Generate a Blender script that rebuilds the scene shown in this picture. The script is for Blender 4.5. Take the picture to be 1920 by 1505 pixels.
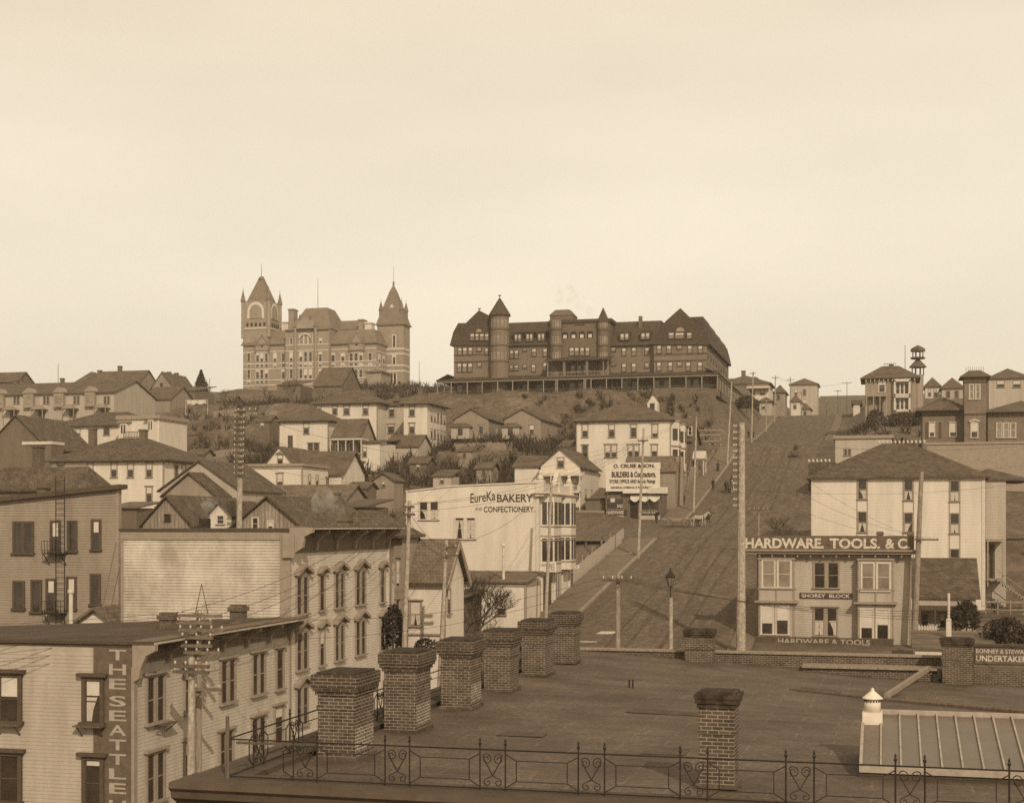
import bpy, math, random
from mathutils import Vector
from math import sin, cos, pi, radians, sqrt, atan
SC = bpy.context.scene
for o in list(bpy.data.objects): bpy.data.objects.remove(o)
rnd = random.Random(7)
# ------------------------------------------------------------------ camera
# street grid: +Y runs uphill along the street, +X to the right, z = 0 is the camera's height.
# the view camera was levelled and its front raised (shift), so verticals stay parallel.
F, V, H = 2700.0, 1660.0, 985.0
A = atan((V - 960) / F); CA, SA = cos(A), sin(A)
cam = bpy.data.cameras.new('camera'); co = bpy.data.objects.new('camera', cam)
SC.collection.objects.link(co); SC.camera = co
co.rotation_euler = (radians(90), 0, A)
cam.sensor_fit = 'HORIZONTAL'; cam.sensor_width = 36; cam.lens = 36 * F / 1920
cam.shift_y = (H - 752.5) / 1920; cam.clip_start = 0.5; cam.clip_end = 5000
# ------------------------------------------------------------------ light
SUN_EL, SUN_AZ = radians(33), radians(30)      # azimuth from -Y (behind the camera) towards +X
sd = Vector((sin(SUN_AZ) * cos(SUN_EL), -cos(SUN_AZ) * cos(SUN_EL), sin(SUN_EL)))
sl = bpy.data.lights.new('sun', 'SUN'); sl.energy = 2.7; sl.angle = radians(0.6); sl.color = (1, .89, .74)
so = bpy.data.objects.new('sun', sl); SC.collection.objects.link(so)
so.rotation_euler = (-sd).to_track_quat('-Z', 'Y').to_euler()
W = bpy.data.worlds.new('World'); SC.world = W; W.use_nodes = True
nt = W.node_tree; N = nt.nodes; L = nt.links; N.clear()
def nd(t, **k):
    n = N.new(t)
    for a_, v_ in k.items(): setattr(n, a_, v_)
    return n
wo = nd('ShaderNodeOutputWorld'); bg = nd('ShaderNodeBackground'); L.new(bg.outputs[0], wo.inputs[0])
sky = nd('ShaderNodeTexSky', sky_type='NISHITA', sun_disc=False, sun_elevation=SUN_EL, sun_rotation=pi - SUN_AZ)
sky.air_density = 1.5; sky.dust_density = 5
bw = nd('ShaderNodeRGBToBW'); L.new(sky.outputs[0], bw.inputs[0])
tc = nd('ShaderNodeTexCoord'); sx = nd('ShaderNodeSeparateXYZ'); L.new(tc.outputs['Generated'], sx.inputs[0])
rp = nd('ShaderNodeValToRGB'); sm = nd('ShaderNodeMath', operation='MULTIPLY_ADD'); sm.inputs[1].default_value = -.07; L.new(sx.outputs[0], sm.inputs[0]); L.new(sx.outputs[2], sm.inputs[2]); L.new(sm.outputs[0], rp.inputs[0])      # thin high cloud: creamy at the horizon, duller overhead
cr = rp.color_ramp; cr.elements[0].position = 0; cr.elements[0].color = (.99, .875, .675, 1)
cr.elements[1].position = 1; cr.elements[1].color = (.56, .47, .35, 1)
for p_, c_ in ((.1, (1.08, .965, .765, 1)), (.22, (1.11, .99, .79, 1)), (.31, (1.08, .95, .75, 1)), (.39, (.96, .83, .63, 1)), (.5, (.76, .64, .46, 1))):
    e = cr.elements.new(p_); e.color = c_
mp = nd('ShaderNodeMapping'); mp.inputs['Scale'].default_value = (1.2, 1.2, 4.5); L.new(tc.outputs['Generated'], mp.inputs[0])
ns = nd('ShaderNodeTexNoise'); ns.inputs['Scale'].default_value = 1.6; ns.inputs['Detail'].default_value = 4; L.new(mp.outputs[0], ns.inputs['Vector'])
mr = nd('ShaderNodeMapRange'); mr.inputs['From Min'].default_value = .3; mr.inputs['From Max'].default_value = .7
mr.inputs['To Min'].default_value = .88; mr.inputs['To Max'].default_value = 1.06; L.new(ns.outputs[0], mr.inputs[0])
mx = nd('ShaderNodeMix', data_type='RGBA', blend_type='MULTIPLY'); mx.inputs[0].default_value = 1
L.new(rp.outputs[0], mx.inputs[6]); L.new(mr.outputs[0], mx.inputs[7])
sc_ = nd('ShaderNodeVectorMath', operation='SCALE'); sc_.inputs[0].default_value = (1, .88, .66); L.new(bw.outputs[0], sc_.inputs[3])
s2 = nd('ShaderNodeVectorMath', operation='SCALE'); s2.inputs[3].default_value = .10; L.new(sc_.outputs[0], s2.inputs[0])
mm = nd('ShaderNodeMix', data_type='RGBA'); mm.inputs[0].default_value = .15
L.new(mx.outputs[2], mm.inputs[6]); L.new(s2.outputs[0], mm.inputs[7]); L.new(mm.outputs[2], bg.inputs[0])
bg.inputs[1].default_value = 1.0
vs = SC.view_settings; vs.view_transform = 'Standard'; vs.look = 'None'; vs.exposure = 0; vs.gamma = 1; vs.use_curve_mapping = False
SC.cycles.use_denoising = False; SC.cycles.max_bounces = 4; SC.cycles.diffuse_bounces = 2; SC.cycles.glossy_bounces = 2
SC.cycles.volume_bounces = 0; SC.cycles.transparent_max_bounces = 6; SC.cycles.caustics_reflective = False
# ------------------------------------------------------------------ from a point of the photograph to a point of the place
def at(px, py, Y):                 # on the plane Y = const
    xc = (px - 960) / F; d = Y / (CA + xc * SA)
    return (d * (-SA + xc * CA), Y, d * (H - py) / F)
def atx(px, py, X):                # on the plane X = const
    xc = (px - 960) / F; d = X / (-SA + xc * CA)
    return (X, d * (CA + xc * SA), d * (H - py) / F)
def fx(px, Y): return at(px, H, Y)[0]
def fz(px, py, Y): return at(px, py, Y)[2]
def interp(t, x):
    if x <= t[0][0]: return t[0][1]
    for (a, b), (c, d) in zip(t, t[1:]):
        if x <= c: return b + (d - b) * (x - a) / (c - a)
    return t[-1][1]
def smooth(x): x = max(0, min(1, x)); return x * x * (3 - 2 * x)
STREET = [(-80, -20), (20, -19), (60, -15.2), (100, -10.3), (120, -7.5), (150, -3.3), (163, -1.5), (186, .5), (197, 2.2), (216, 5.6), (240, 10), (258, 14), (283, 16.2), (317, 20.7), (350, 26.2), (368, 27.4), (450, 33.8), (560, 42), (660, 58), (900, 62), (3000, 60)]
HILL = [(-80, -20), (60, -15.5), (120, -8.5), (162, -2.5), (200, 4), (240, 13), (262, 16.5), (273, 18.5), (286, 27.4), (345, 31), (395, 40.3), (420, 41.5), (900, 42), (3000, 40)]
def ground(X, Y):
    z = interp(STREET, Y); zl = interp(HILL, Y); t = smooth((-30.5 - X) / 9) if Y < 262 else smooth((-29.2 - X) / (4 + 5 * max(0, (286 - Y) / 24 if Y < 286 else 0)))
    if X < -92: zl -= 1.5 * smooth((-92 - X) / 20) * (1 if Y < 340 else 0)
    z = z + (zl - z) * t
    z += 3.2 * smooth((X + 9) / 8) * smooth((Y - 190) / 30) * (1 - smooth((Y - 420) / 60))
    if X > -9: z += (min(z, -8.6) - z) * smooth((X + 9) / 3) * (1 - smooth((Y - 149.5) / 12))
    if -62 < X < -29.5 and 133 < Y < 160: z -= 3 * smooth((-29.5 - X) / 2) * smooth((Y - 133) / 2) * smooth((160 - Y) / 2)
    if X < -32 or X > -6: z += .5 * sin(X * .37 + 1) * sin(Y * .21) * min(1, max(-32 - X, X + 6, 0) / 15)
    return z
# ------------------------------------------------------------------ materials (procedural)
def S(v, g=None):                   # a faded brown-toned surface of red albedo v
    t = min(1, v / .5) ** .7
    v *= 1.22 - .12 * t; return (v, v * (.635 + .225 * t), v * (.36 + .33 * t), 1)
M = {}
def mat(name, v, rough=.85, var=.25, scale=2.0, stretch=(1, 1, 1), bump=0.0, bscale=20, kind=None, spec=.25, lines=0.0, step=.13, fine=.0, joint=.3, col2=None):
    m = bpy.data.materials.new(name); m.use_nodes = True; t = m.node_tree; n = t.nodes; l = t.links
    b = n['Principled BSDF']; b.inputs['Roughness'].default_value = rough; b.inputs['Specular IOR Level'].default_value = spec
    c = n.new('ShaderNodeTexCoord'); mpn = n.new('ShaderNodeMapping'); mpn.inputs['Scale'].default_value = stretch
    oi = n.new('ShaderNodeObjectInfo'); rs = n.new('ShaderNodeMath'); rs.operation = 'MULTIPLY'; rs.inputs[1].default_value = 61.0; l.new(oi.outputs['Random'], rs.inputs[0])
    vadd = n.new('ShaderNodeVectorMath'); l.new(c.outputs['Object'], vadd.inputs[0]); l.new(rs.outputs[0], vadd.inputs[1]); l.new(vadd.outputs[0], mpn.inputs[0])   # every object weathers in its own pattern
    no = n.new('ShaderNodeTexNoise'); no.inputs['Scale'].default_value = scale; no.inputs['Detail'].default_value = 6; no.inputs['Roughness'].default_value = .65
    l.new(mpn.outputs[0], no.inputs['Vector'])
    r = n.new('ShaderNodeValToRGB'); r.color_ramp.elements[0].position = .33; r.color_ramp.elements[1].position = .68
    r.color_ramp.elements[0].color = S(v * (1 - var)) if col2 is None else S(col2); r.color_ramp.elements[1].color = S(v * (1 + var * .6))
    l.new(no.outputs[0], r.inputs[0]); out = r.outputs[0]; hb = None
    def mul(o, fac_socket, amt, dark):
        q = n.new('ShaderNodeMix'); q.data_type = 'RGBA'; q.blend_type = 'MIX'
        s = n.new('ShaderNodeMath'); s.operation = 'MULTIPLY'; s.inputs[1].default_value = amt; l.new(fac_socket, s.inputs[0])
        l.new(s.outputs[0], q.inputs[0]); l.new(o, q.inputs[6]); q.inputs[7].default_value = S(v * dark); return q.outputs[2]
    if fine:
        f2 = n.new('ShaderNodeTexNoise'); f2.inputs['Scale'].default_value = bscale; f2.inputs['Detail'].default_value = 3; l.new(vadd.outputs[0], f2.inputs['Vector'])
        g2 = n.new('ShaderNodeMapRange'); g2.inputs['From Min'].default_value = .35; g2.inputs['From Max'].default_value = .6; l.new(f2.outputs[0], g2.inputs[0])
        out = mul(out, g2.outputs[0], fine, .45)
    sep = n.new('ShaderNodeSeparateXYZ'); l.new(c.outputs['Object'], sep.inputs[0])
    if lines:                        # joints between boards, running level, their thin shadow painted in as dark lines
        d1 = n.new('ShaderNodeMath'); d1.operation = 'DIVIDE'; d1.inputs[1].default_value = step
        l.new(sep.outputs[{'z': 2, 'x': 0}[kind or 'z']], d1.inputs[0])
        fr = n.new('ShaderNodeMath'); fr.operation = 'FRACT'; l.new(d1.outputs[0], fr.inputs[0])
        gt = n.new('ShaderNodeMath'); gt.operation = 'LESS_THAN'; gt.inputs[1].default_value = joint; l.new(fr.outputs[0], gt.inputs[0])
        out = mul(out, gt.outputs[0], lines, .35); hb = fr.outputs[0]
    if kind == 'brick':
        ad = n.new('ShaderNodeMath'); l.new(sep.outputs[0], ad.inputs[0]); l.new(sep.outputs[1], ad.inputs[1])
        cb = n.new('ShaderNodeCombineXYZ'); l.new(ad.outputs[0], cb.inputs[0]); l.new(sep.outputs[2], cb.inputs[1])
        br = n.new('ShaderNodeTexBrick'); l.new(cb.outputs[0], br.inputs['Vector']); br.inputs['Scale'].default_value = 1
        br.inputs['Brick Width'].default_value = step * 2.9; br.inputs['Row Height'].default_value = step; br.inputs['Mortar Size'].default_value = step * .13
        br.inputs['Color1'].default_value = S(v * .75); br.inputs['Color2'].default_value = S(v * 1.25); br.inputs['Mortar'].default_value = S(min(.5, v * 3.2)); br.inputs['Bias'].default_value = -.1
        q = n.new('ShaderNodeMix'); q.data_type = 'RGBA'; q.blend_type = 'MULTIPLY'; q.inputs[0].default_value = .8
        g3 = n.new('ShaderNodeMapRange'); g3.inputs['From Min'].default_value = .3; g3.inputs['From Max'].default_value = .7; g3.inputs['To Min'].default_value = .55; g3.inputs['To Max'].default_value = 1.25
        l.new(no.outputs[0], g3.inputs[0]); l.new(br.outputs[0], q.inputs[6]); l.new(g3.outputs[0], q.inputs[7]); out = q.outputs[2]
        iv = n.new('ShaderNodeMath'); iv.operation = 'SUBTRACT'; iv.inputs[0].default_value = 1; l.new(br.outputs['Fac'], iv.inputs[1]); hb = iv.outputs[0]
        bump = bump or .3
    if kind == 'shingle':
        cb = n.new('ShaderNodeCombineXYZ'); ad = n.new('ShaderNodeMath'); l.new(sep.outputs[0], ad.inputs[0]); l.new(sep.outputs[1], ad.inputs[1])
        l.new(ad.outputs[0], cb.inputs[0]); l.new(sep.outputs[2], cb.inputs[1])
        br = n.new('ShaderNodeTexBrick'); l.new(cb.outputs[0], br.inputs['Vector']); br.inputs['Scale'].default_value = 1
        br.inputs['Brick Width'].default_value = step * 1.1; br.inputs['Row Height'].default_value = step; br.inputs['Mortar Size'].default_value = step * .07
        br.inputs['Color1'].default_value = (.8, .8, .8, 1); br.inputs['Color2'].default_value = (1.2, 1.2, 1.2, 1); br.inputs['Mortar'].default_value = (.55, .55, .55, 1)
        q = n.new('ShaderNodeMix'); q.data_type = 'RGBA'; q.blend_type = 'MULTIPLY'; q.inputs[0].default_value = 1; l.new(out, q.inputs[6]); l.new(br.outputs[0], q.inputs[7]); out = q.outputs[2]
    if kind == 'sheet':              # roofing sheets laid in courses
        br = n.new('ShaderNodeTexBrick'); l.new(c.outputs['Object'], br.inputs['Vector']); br.inputs['Scale'].default_value = 1
        br.inputs['Brick Width'].default_value = 1.5; br.inputs['Row Height'].default_value = .72; br.inputs['Mortar Size'].default_value = .02
        br.inputs['Color1'].default_value = (.94, .94, .94, 1); br.inputs['Color2'].default_value = (1.06, 1.06, 1.06, 1); br.inputs['Mortar'].default_value = (1.45, 1.45, 1.45, 1)
        q = n.new('ShaderNodeMix'); q.data_type = 'RGBA'; q.blend_type = 'MULTIPLY'; q.inputs[0].default_value = .75; l.new(out, q.inputs[6]); l.new(br.outputs[0], q.inputs[7]); out = q.outputs[2]
    l.new(out, b.inputs['Base Color'])
    if bump:
        bp = n.new('ShaderNodeBump'); bp.inputs['Strength'].default_value = bump; bp.inputs['Distance'].default_value = .03
        if hb is None:
            f3 = n.new('ShaderNodeTexNoise'); f3.inputs['Scale'].default_value = bscale; f3.inputs['Detail'].default_value = 4; l.new(c.outputs['Object'], f3.inputs['Vector']); hb = f3.outputs[0]
        l.new(hb, bp.inputs['Height']); l.new(bp.outputs[0], b.inputs['Normal'])
    M[name] = m; return m
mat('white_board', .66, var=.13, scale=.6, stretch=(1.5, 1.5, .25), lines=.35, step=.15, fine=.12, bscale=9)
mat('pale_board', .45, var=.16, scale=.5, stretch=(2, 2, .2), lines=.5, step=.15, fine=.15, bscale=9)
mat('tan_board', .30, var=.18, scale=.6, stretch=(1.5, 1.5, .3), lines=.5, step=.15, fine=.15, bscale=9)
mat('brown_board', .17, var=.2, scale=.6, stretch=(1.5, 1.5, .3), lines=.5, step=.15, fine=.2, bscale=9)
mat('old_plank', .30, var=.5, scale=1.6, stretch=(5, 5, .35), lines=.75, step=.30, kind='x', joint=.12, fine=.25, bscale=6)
mat('clap_pale', .50, var=.34, scale=.55, stretch=(1.5, 1.5, .9), fine=.12, bscale=7)
mat('clap_mid', .40, var=.14, scale=.8, stretch=(2.0, 2.0, .3), fine=.12, bscale=7)
mat('clap_tan', .46, var=.16, scale=.8, stretch=(1.6, 1.6, .5), fine=.12, bscale=7)
mat('clap_tan2', .54, var=.14, scale=.8, stretch=(1.6, 1.6, .5), fine=.12, bscale=7)
mat('clap_grey', .27, var=.16, scale=.8, stretch=(1.6, 1.6, .5), fine=.12, bscale=7)
mat('trim_white', .55, var=.12, scale=3)
mat('trim_tan', .28, var=.15, scale=3)
mat('trim_brown', .085, var=.2, scale=3)
mat('sign_brown', .12, var=.25, scale=3)
mat('sign_white', .62, var=.08, scale=3)
mat('paint_dark', .06, var=.4, scale=5)
mat('paint_faded', .36, var=.2, scale=5)
mat('paint_white', .6, var=.3, scale=5, fine=.25, bscale=9)
mat('shingle', .12, var=.4, scale=1.2, kind='shingle', step=.2, fine=.35, bscale=5)
mat('shingle_far', .12, var=.3, scale=.6, fine=.3, bscale=2.2)
mat('shingle_pale', .17, var=.25, scale=1.2, kind='shingle', step=.2, fine=.3, bscale=5)
mat('slate', .19, var=.15, scale=.6, fine=.2, bscale=2)
mat('tin_roof', .13, rough=.75, var=.5, scale=.5, kind='sheet', fine=.6, bscale=11, bump=.3)
mat('roof_patch', .11, var=.5, scale=2, fine=.5, bscale=8)
mat('tar_roof', .085, rough=.8, var=.3, scale=.5, fine=.35, bscale=9, bump=.2)
mat('brick', .085, kind='brick', step=.058, scale=4, bump=.6)
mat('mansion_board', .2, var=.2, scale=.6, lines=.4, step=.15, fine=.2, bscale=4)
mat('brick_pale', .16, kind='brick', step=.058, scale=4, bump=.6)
mat('rut_mud', .11, rough=.9, var=.5, scale=1.5, stretch=(1, .3, 1), fine=.4, bscale=3)
mat('lit_edge_fence_tan', .42, var=.2, scale=3)
mat('kerb_arm', .17, var=.3, scale=4)
mat('brick_soot', .065, kind='brick', step=.058, scale=4, bump=.6)
mat('trim_cornice', .16, var=.2, scale=3)
mat('brick_far', .15, var=.25, scale=2, fine=.3, bscale=5)
mat('school_brick', .29, var=.14, scale=.35, fine=.2, bscale=2)
mat('school_stone', .56, var=.1, scale=1)
mat('hotel_brick', .15, var=.16, scale=.4, fine=.3, bscale=2.5)
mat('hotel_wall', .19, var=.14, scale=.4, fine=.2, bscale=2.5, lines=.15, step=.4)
mat('hotel_shingle', .075, var=.2, scale=.5, fine=.35, bscale=2)
mat('mortar_cap', .06, var=.7, scale=5, bump=.4, bscale=12)
mat('soot', .035, var=.4, scale=6)
mat('glass', .04, rough=.12, var=.5, scale=.9, spec=.6)
mat('glass_pale', .23, rough=.2, var=.4, scale=.7, spec=.5)
mat('dark_void', .03, var=.2)
mat('blind', .55, var=.12, scale=2)
mat('curtain', .48, var=.3, scale=7, stretch=(5, 5, .4))
mat('dirt_road', .15, rough=.95, var=.3, scale=1.0, stretch=(1.5, .07, 1), fine=.6, bscale=1.7, bump=.5)
mat('hill_ground', .15, rough=.95, var=.45, scale=.14, fine=.55, bscale=.9, bump=.6)
mat('plank_walk', .18, rough=.9, var=.22, scale=.9, lines=0, fine=.3, bscale=5)
mat('kerb', .28, var=.25, scale=2)
mat('wood_grey', .27, var=.3, scale=4, stretch=(3, 3, .4), fine=.2, bscale=8)
mat('wood_dark', .12, var=.35, scale=4, stretch=(3, 3, .4))
mat('pole_white', .42, var=.35, scale=3.0, stretch=(2, 2, .8), fine=.5, bscale=5)
mat('pole_grey', .28, var=.35, scale=3, stretch=(2, 2, .6), fine=.3, bscale=6)
mat('iron', .02, rough=.6, var=.3, scale=6, spec=.4)
mat('wire', .06, rough=.6, var=.1)
mat('insulator', .5, rough=.3, var=.1)
mat('vent_white', .66, rough=.6, var=.12, scale=5)
mat('twig', .085, var=.35, scale=3)
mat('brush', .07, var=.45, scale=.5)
mat('needle', .05, var=.4, scale=2)
mat('bush', .05, var=.5, scale=1.5)
mat('cloth', .035, var=.3, scale=8)
mat('skin', .35, var=.05)
mat('horse_white', .36, var=.15, scale=3)
mat('horse_brown', .09, var=.3, scale=3)
mat('skylight_frame', .36, rough=.6, var=.2, scale=5)
mat('skylight_glass', .14, rough=.35, var=.16, scale=2, spec=.5, fine=.2, bscale=8)
# ------------------------------------------------------------------ mesh builder
class MB:
    def __init__(s): s.v = []; s.f = []; s.m = []; s.k = 0
    def add(s, vs_, fs_):
        b = len(s.v); s.v += [tuple(p) for p in vs_]; s.f += [tuple(i + b for i in f) for f in fs_]; s.m += [s.k] * len(fs_); return s
    def mt(s, k): s.k = k; return s
    def box(s, x0, x1, y0, y1, z0, z1):
        if x0 > x1: x0, x1 = x1, x0
        if y0 > y1: y0, y1 = y1, y0
        if z0 > z1: z0, z1 = z1, z0
        return s.add([(x0, y0, z0), (x1, y0, z0), (x1, y1, z0), (x0, y1, z0), (x0, y0, z1), (x1, y0, z1), (x1, y1, z1), (x0, y1, z1)],
                     [(0, 3, 2, 1), (4, 5, 6, 7), (0, 1, 5, 4), (1, 2, 6, 5), (2, 3, 7, 6), (3, 0, 4, 7)])
    def poly(s, pts): return s.add(pts, [tuple(range(len(pts)))])
    def prism(s, pts, ax, a, b):     # closed outline of 2D points swept along an axis
        n = len(pts); g = {'x': lambda p, t: (t, p[0], p[1]), 'y': lambda p, t: (p[0], t, p[1]), 'z': lambda p, t: (p[0], p[1], t)}[ax]
        vs_ = [g(p, a) for p in pts] + [g(p, b) for p in pts]
        return s.add(vs_, [tuple(range(n)), tuple(range(2 * n - 1, n - 1, -1))] + [(i, i + n, (i + 1) % n + n, (i + 1) % n) for i in range(n)])
    def tube(s, a, b, r0, r1=None, n=6):
        r1 = r0 if r1 is None else r1; a = Vector(a); b = Vector(b); d = b - a
        if d.length < 1e-6: return s
        d.normalize(); u = d.orthogonal().normalized(); w = d.cross(u)
        vs_ = [a + (u * cos(2 * pi * i / n) + w * sin(2 * pi * i / n)) * r0 for i in range(n)] + [b + (u * cos(2 * pi * i / n) + w * sin(2 * pi * i / n)) * r1 for i in range(n)]
        return s.add(vs_, [(i, (i + 1) % n, (i + 1) % n + n, i + n) for i in range(n)] + [tuple(range(n - 1, -1, -1)), tuple(range(n, 2 * n))])
    def path(s, pts, r, n=5):
        for p, q in zip(pts, pts[1:]): s.tube(p, q, r, r, n)
        return s
    def lathe(s, cx, cy, prof_, n=12, ph=0):
        vs_ = []; fs_ = []
        for r, z in prof_: vs_ += [(cx + r * cos(ph + 2 * pi * i / n), cy + r * sin(ph + 2 * pi * i / n), z) for i in range(n)]
        for j in range(len(prof_) - 1): fs_ += [(j * n + i, j * n + (i + 1) % n, (j + 1) * n + (i + 1) % n, (j + 1) * n + i) for i in range(n)]
        fs_ += [tuple(range(n - 1, -1, -1)), tuple(range((len(prof_) - 1) * n, len(prof_) * n))]
        return s.add(vs_, fs_)
    def hip(s, x0, x1, y0, y1, z0, z1, o=.4, t=.15, ins=None, flat=None):
        x0 -= o; x1 += o; y0 -= o; y1 += o; w, d = x1 - x0, y1 - y0
        if flat:                    # truncated hip: flat = (inset x, inset y)
            a = [(x0 + flat[0], y0 + flat[1], z1), (x1 - flat[0], y0 + flat[1], z1), (x1 - flat[0], y1 - flat[1], z1), (x0 + flat[0], y1 - flat[1], z1)]
        else:
            i = ins if ins is not None else min(w, d) / 2
            if w >= d: i = min(i, w / 2 - .01); m = (y0 + y1) / 2; a = [(x0 + i, m, z1), (x1 - i, m, z1)]
            else: i = min(i, d / 2 - .01); m = (x0 + x1) / 2; a = [(m, y0 + i, z1), (m, y1 - i, z1)]
        lo = [(x0, y0, z0 - t), (x1, y0, z0 - t), (x1, y1, z0 - t), (x0, y1, z0 - t)]; up = [(p[0], p[1], z0) for p in lo]
        vs_ = lo + up + a; fs_ = [(0, 3, 2, 1)] + [(i, (i + 1) % 4, (i + 1) % 4 + 4, i + 4) for i in range(4)]
        if flat: fs_ += [(4, 5, 9, 8), (5, 6, 10, 9), (6, 7, 11, 10), (7, 4, 8, 11), (8, 9, 10, 11)]
        elif w >= d: fs_ += [(4, 5, 9, 8), (5, 6, 9), (6, 7, 8, 9), (7, 4, 8)]
        else: fs_ += [(4, 5, 8), (5, 6, 9, 8), (6, 7, 9), (7, 4, 8, 9)]
        return s.add(vs_, fs_)
    def gable(s, ax, c0, c1, a0, a1, ze, zr, o=.4, og=.35, t=.16):   # ridge along ax; c = across, a = along
        m = (c0 + c1) / 2; k = (zr - ze) / (m - c0); zo = ze - o * k
        return s.prism([(c0 - o, zo), (m, zr), (c1 + o, zo), (c1 + o, zo + t), (m, zr + t), (c0 - o, zo + t)], ax, a0 - og, a1 + og)
    def build(s, name, mats, parent=None, smooth_=False):
        me = bpy.data.meshes.new(name); off = Vector((0, 0, 0))
        if parent is not None:
            p = parent
            while p is not None: off += p.location; p = p.parent
        me.from_pydata([(x - off.x, y - off.y, z - off.z) for x, y, z in s.v], [], s.f)
        for k in (mats if isinstance(mats, (list, tuple)) else [mats]): me.materials.append(M[k])
        if len(me.polygons): me.polygons.foreach_set('material_index', s.m)
        if smooth_: me.polygons.foreach_set('use_smooth', [True] * len(me.polygons))
        me.update(); o = bpy.data.objects.new(name, me); SC.collection.objects.link(o)
        if parent is not None: o.parent = parent
        return o
def tag(o, label, cat, group=None, kind=None):
    if label: o['label'] = label
    if cat: o['category'] = cat
    if group: o['group'] = group
    if kind: o['kind'] = kind
    return o
def empty(name, loc, label, cat, group=None):
    o = bpy.data.objects.new(name, None); o.location = loc; o.empty_display_size = .5; SC.collection.objects.link(o); return tag(o, label, cat, group)
def copy_tree(o, parent=None):
    c = o.copy(); SC.collection.objects.link(c); c.parent = parent
    for ch in list(o.children): copy_tree(ch, c)
    return c
def structure(o): o['kind'] = 'structure'; return o
# wall planes: (u, n, z) -> world; n is the distance out of the wall
def plane(side, c):
    if side == 'f': return lambda u, n, z: (u, c - n, z)
    if side == 'r': return lambda u, n, z: (c + n, u, z)
    return lambda u, n, z: (c - n, u, z)
def pbox(mb, pl, u0, u1, n0, n1, z0, z1):
    a = pl(u0, n0, z0); b = pl(u1, n1, z1); return mb.box(a[0], b[0], a[1], b[1], a[2], b[2])
def letters(mb, s, pl, u0, u1, z0, z1, n, off=.0, slope=0, uslope=0):
    cu = bpy.data.curves.new('t', 'FONT'); cu.body = s; cu.offset = off; cu.resolution_u = 3
    ob = bpy.data.objects.new('t', cu); SC.collection.objects.link(ob); dg = bpy.context.evaluated_depsgraph_get(); dg.update()
    ev = ob.evaluated_get(dg); me = ev.to_mesh(); vs_ = [v.co.copy() for v in me.vertices]; fs_ = [tuple(p.vertices) for p in me.polygons]; ev.to_mesh_clear()
    bpy.data.objects.remove(ob); bpy.data.curves.remove(cu)
    xs = [v.x for v in vs_]; ys = [v.y for v in vs_]; xa, xb, ya, yb = min(xs), max(xs), min(ys), max(ys)
    out = []
    for v in vs_:
        t = (v.x - xa) / (xb - xa); q = (v.y - ya) / (yb - ya)
        out.append(pl(u0 + (u1 - u0) * t, n, z0 + (z1 - z0) * (q + slope * t)))
    return mb.add(out, fs_)
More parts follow.
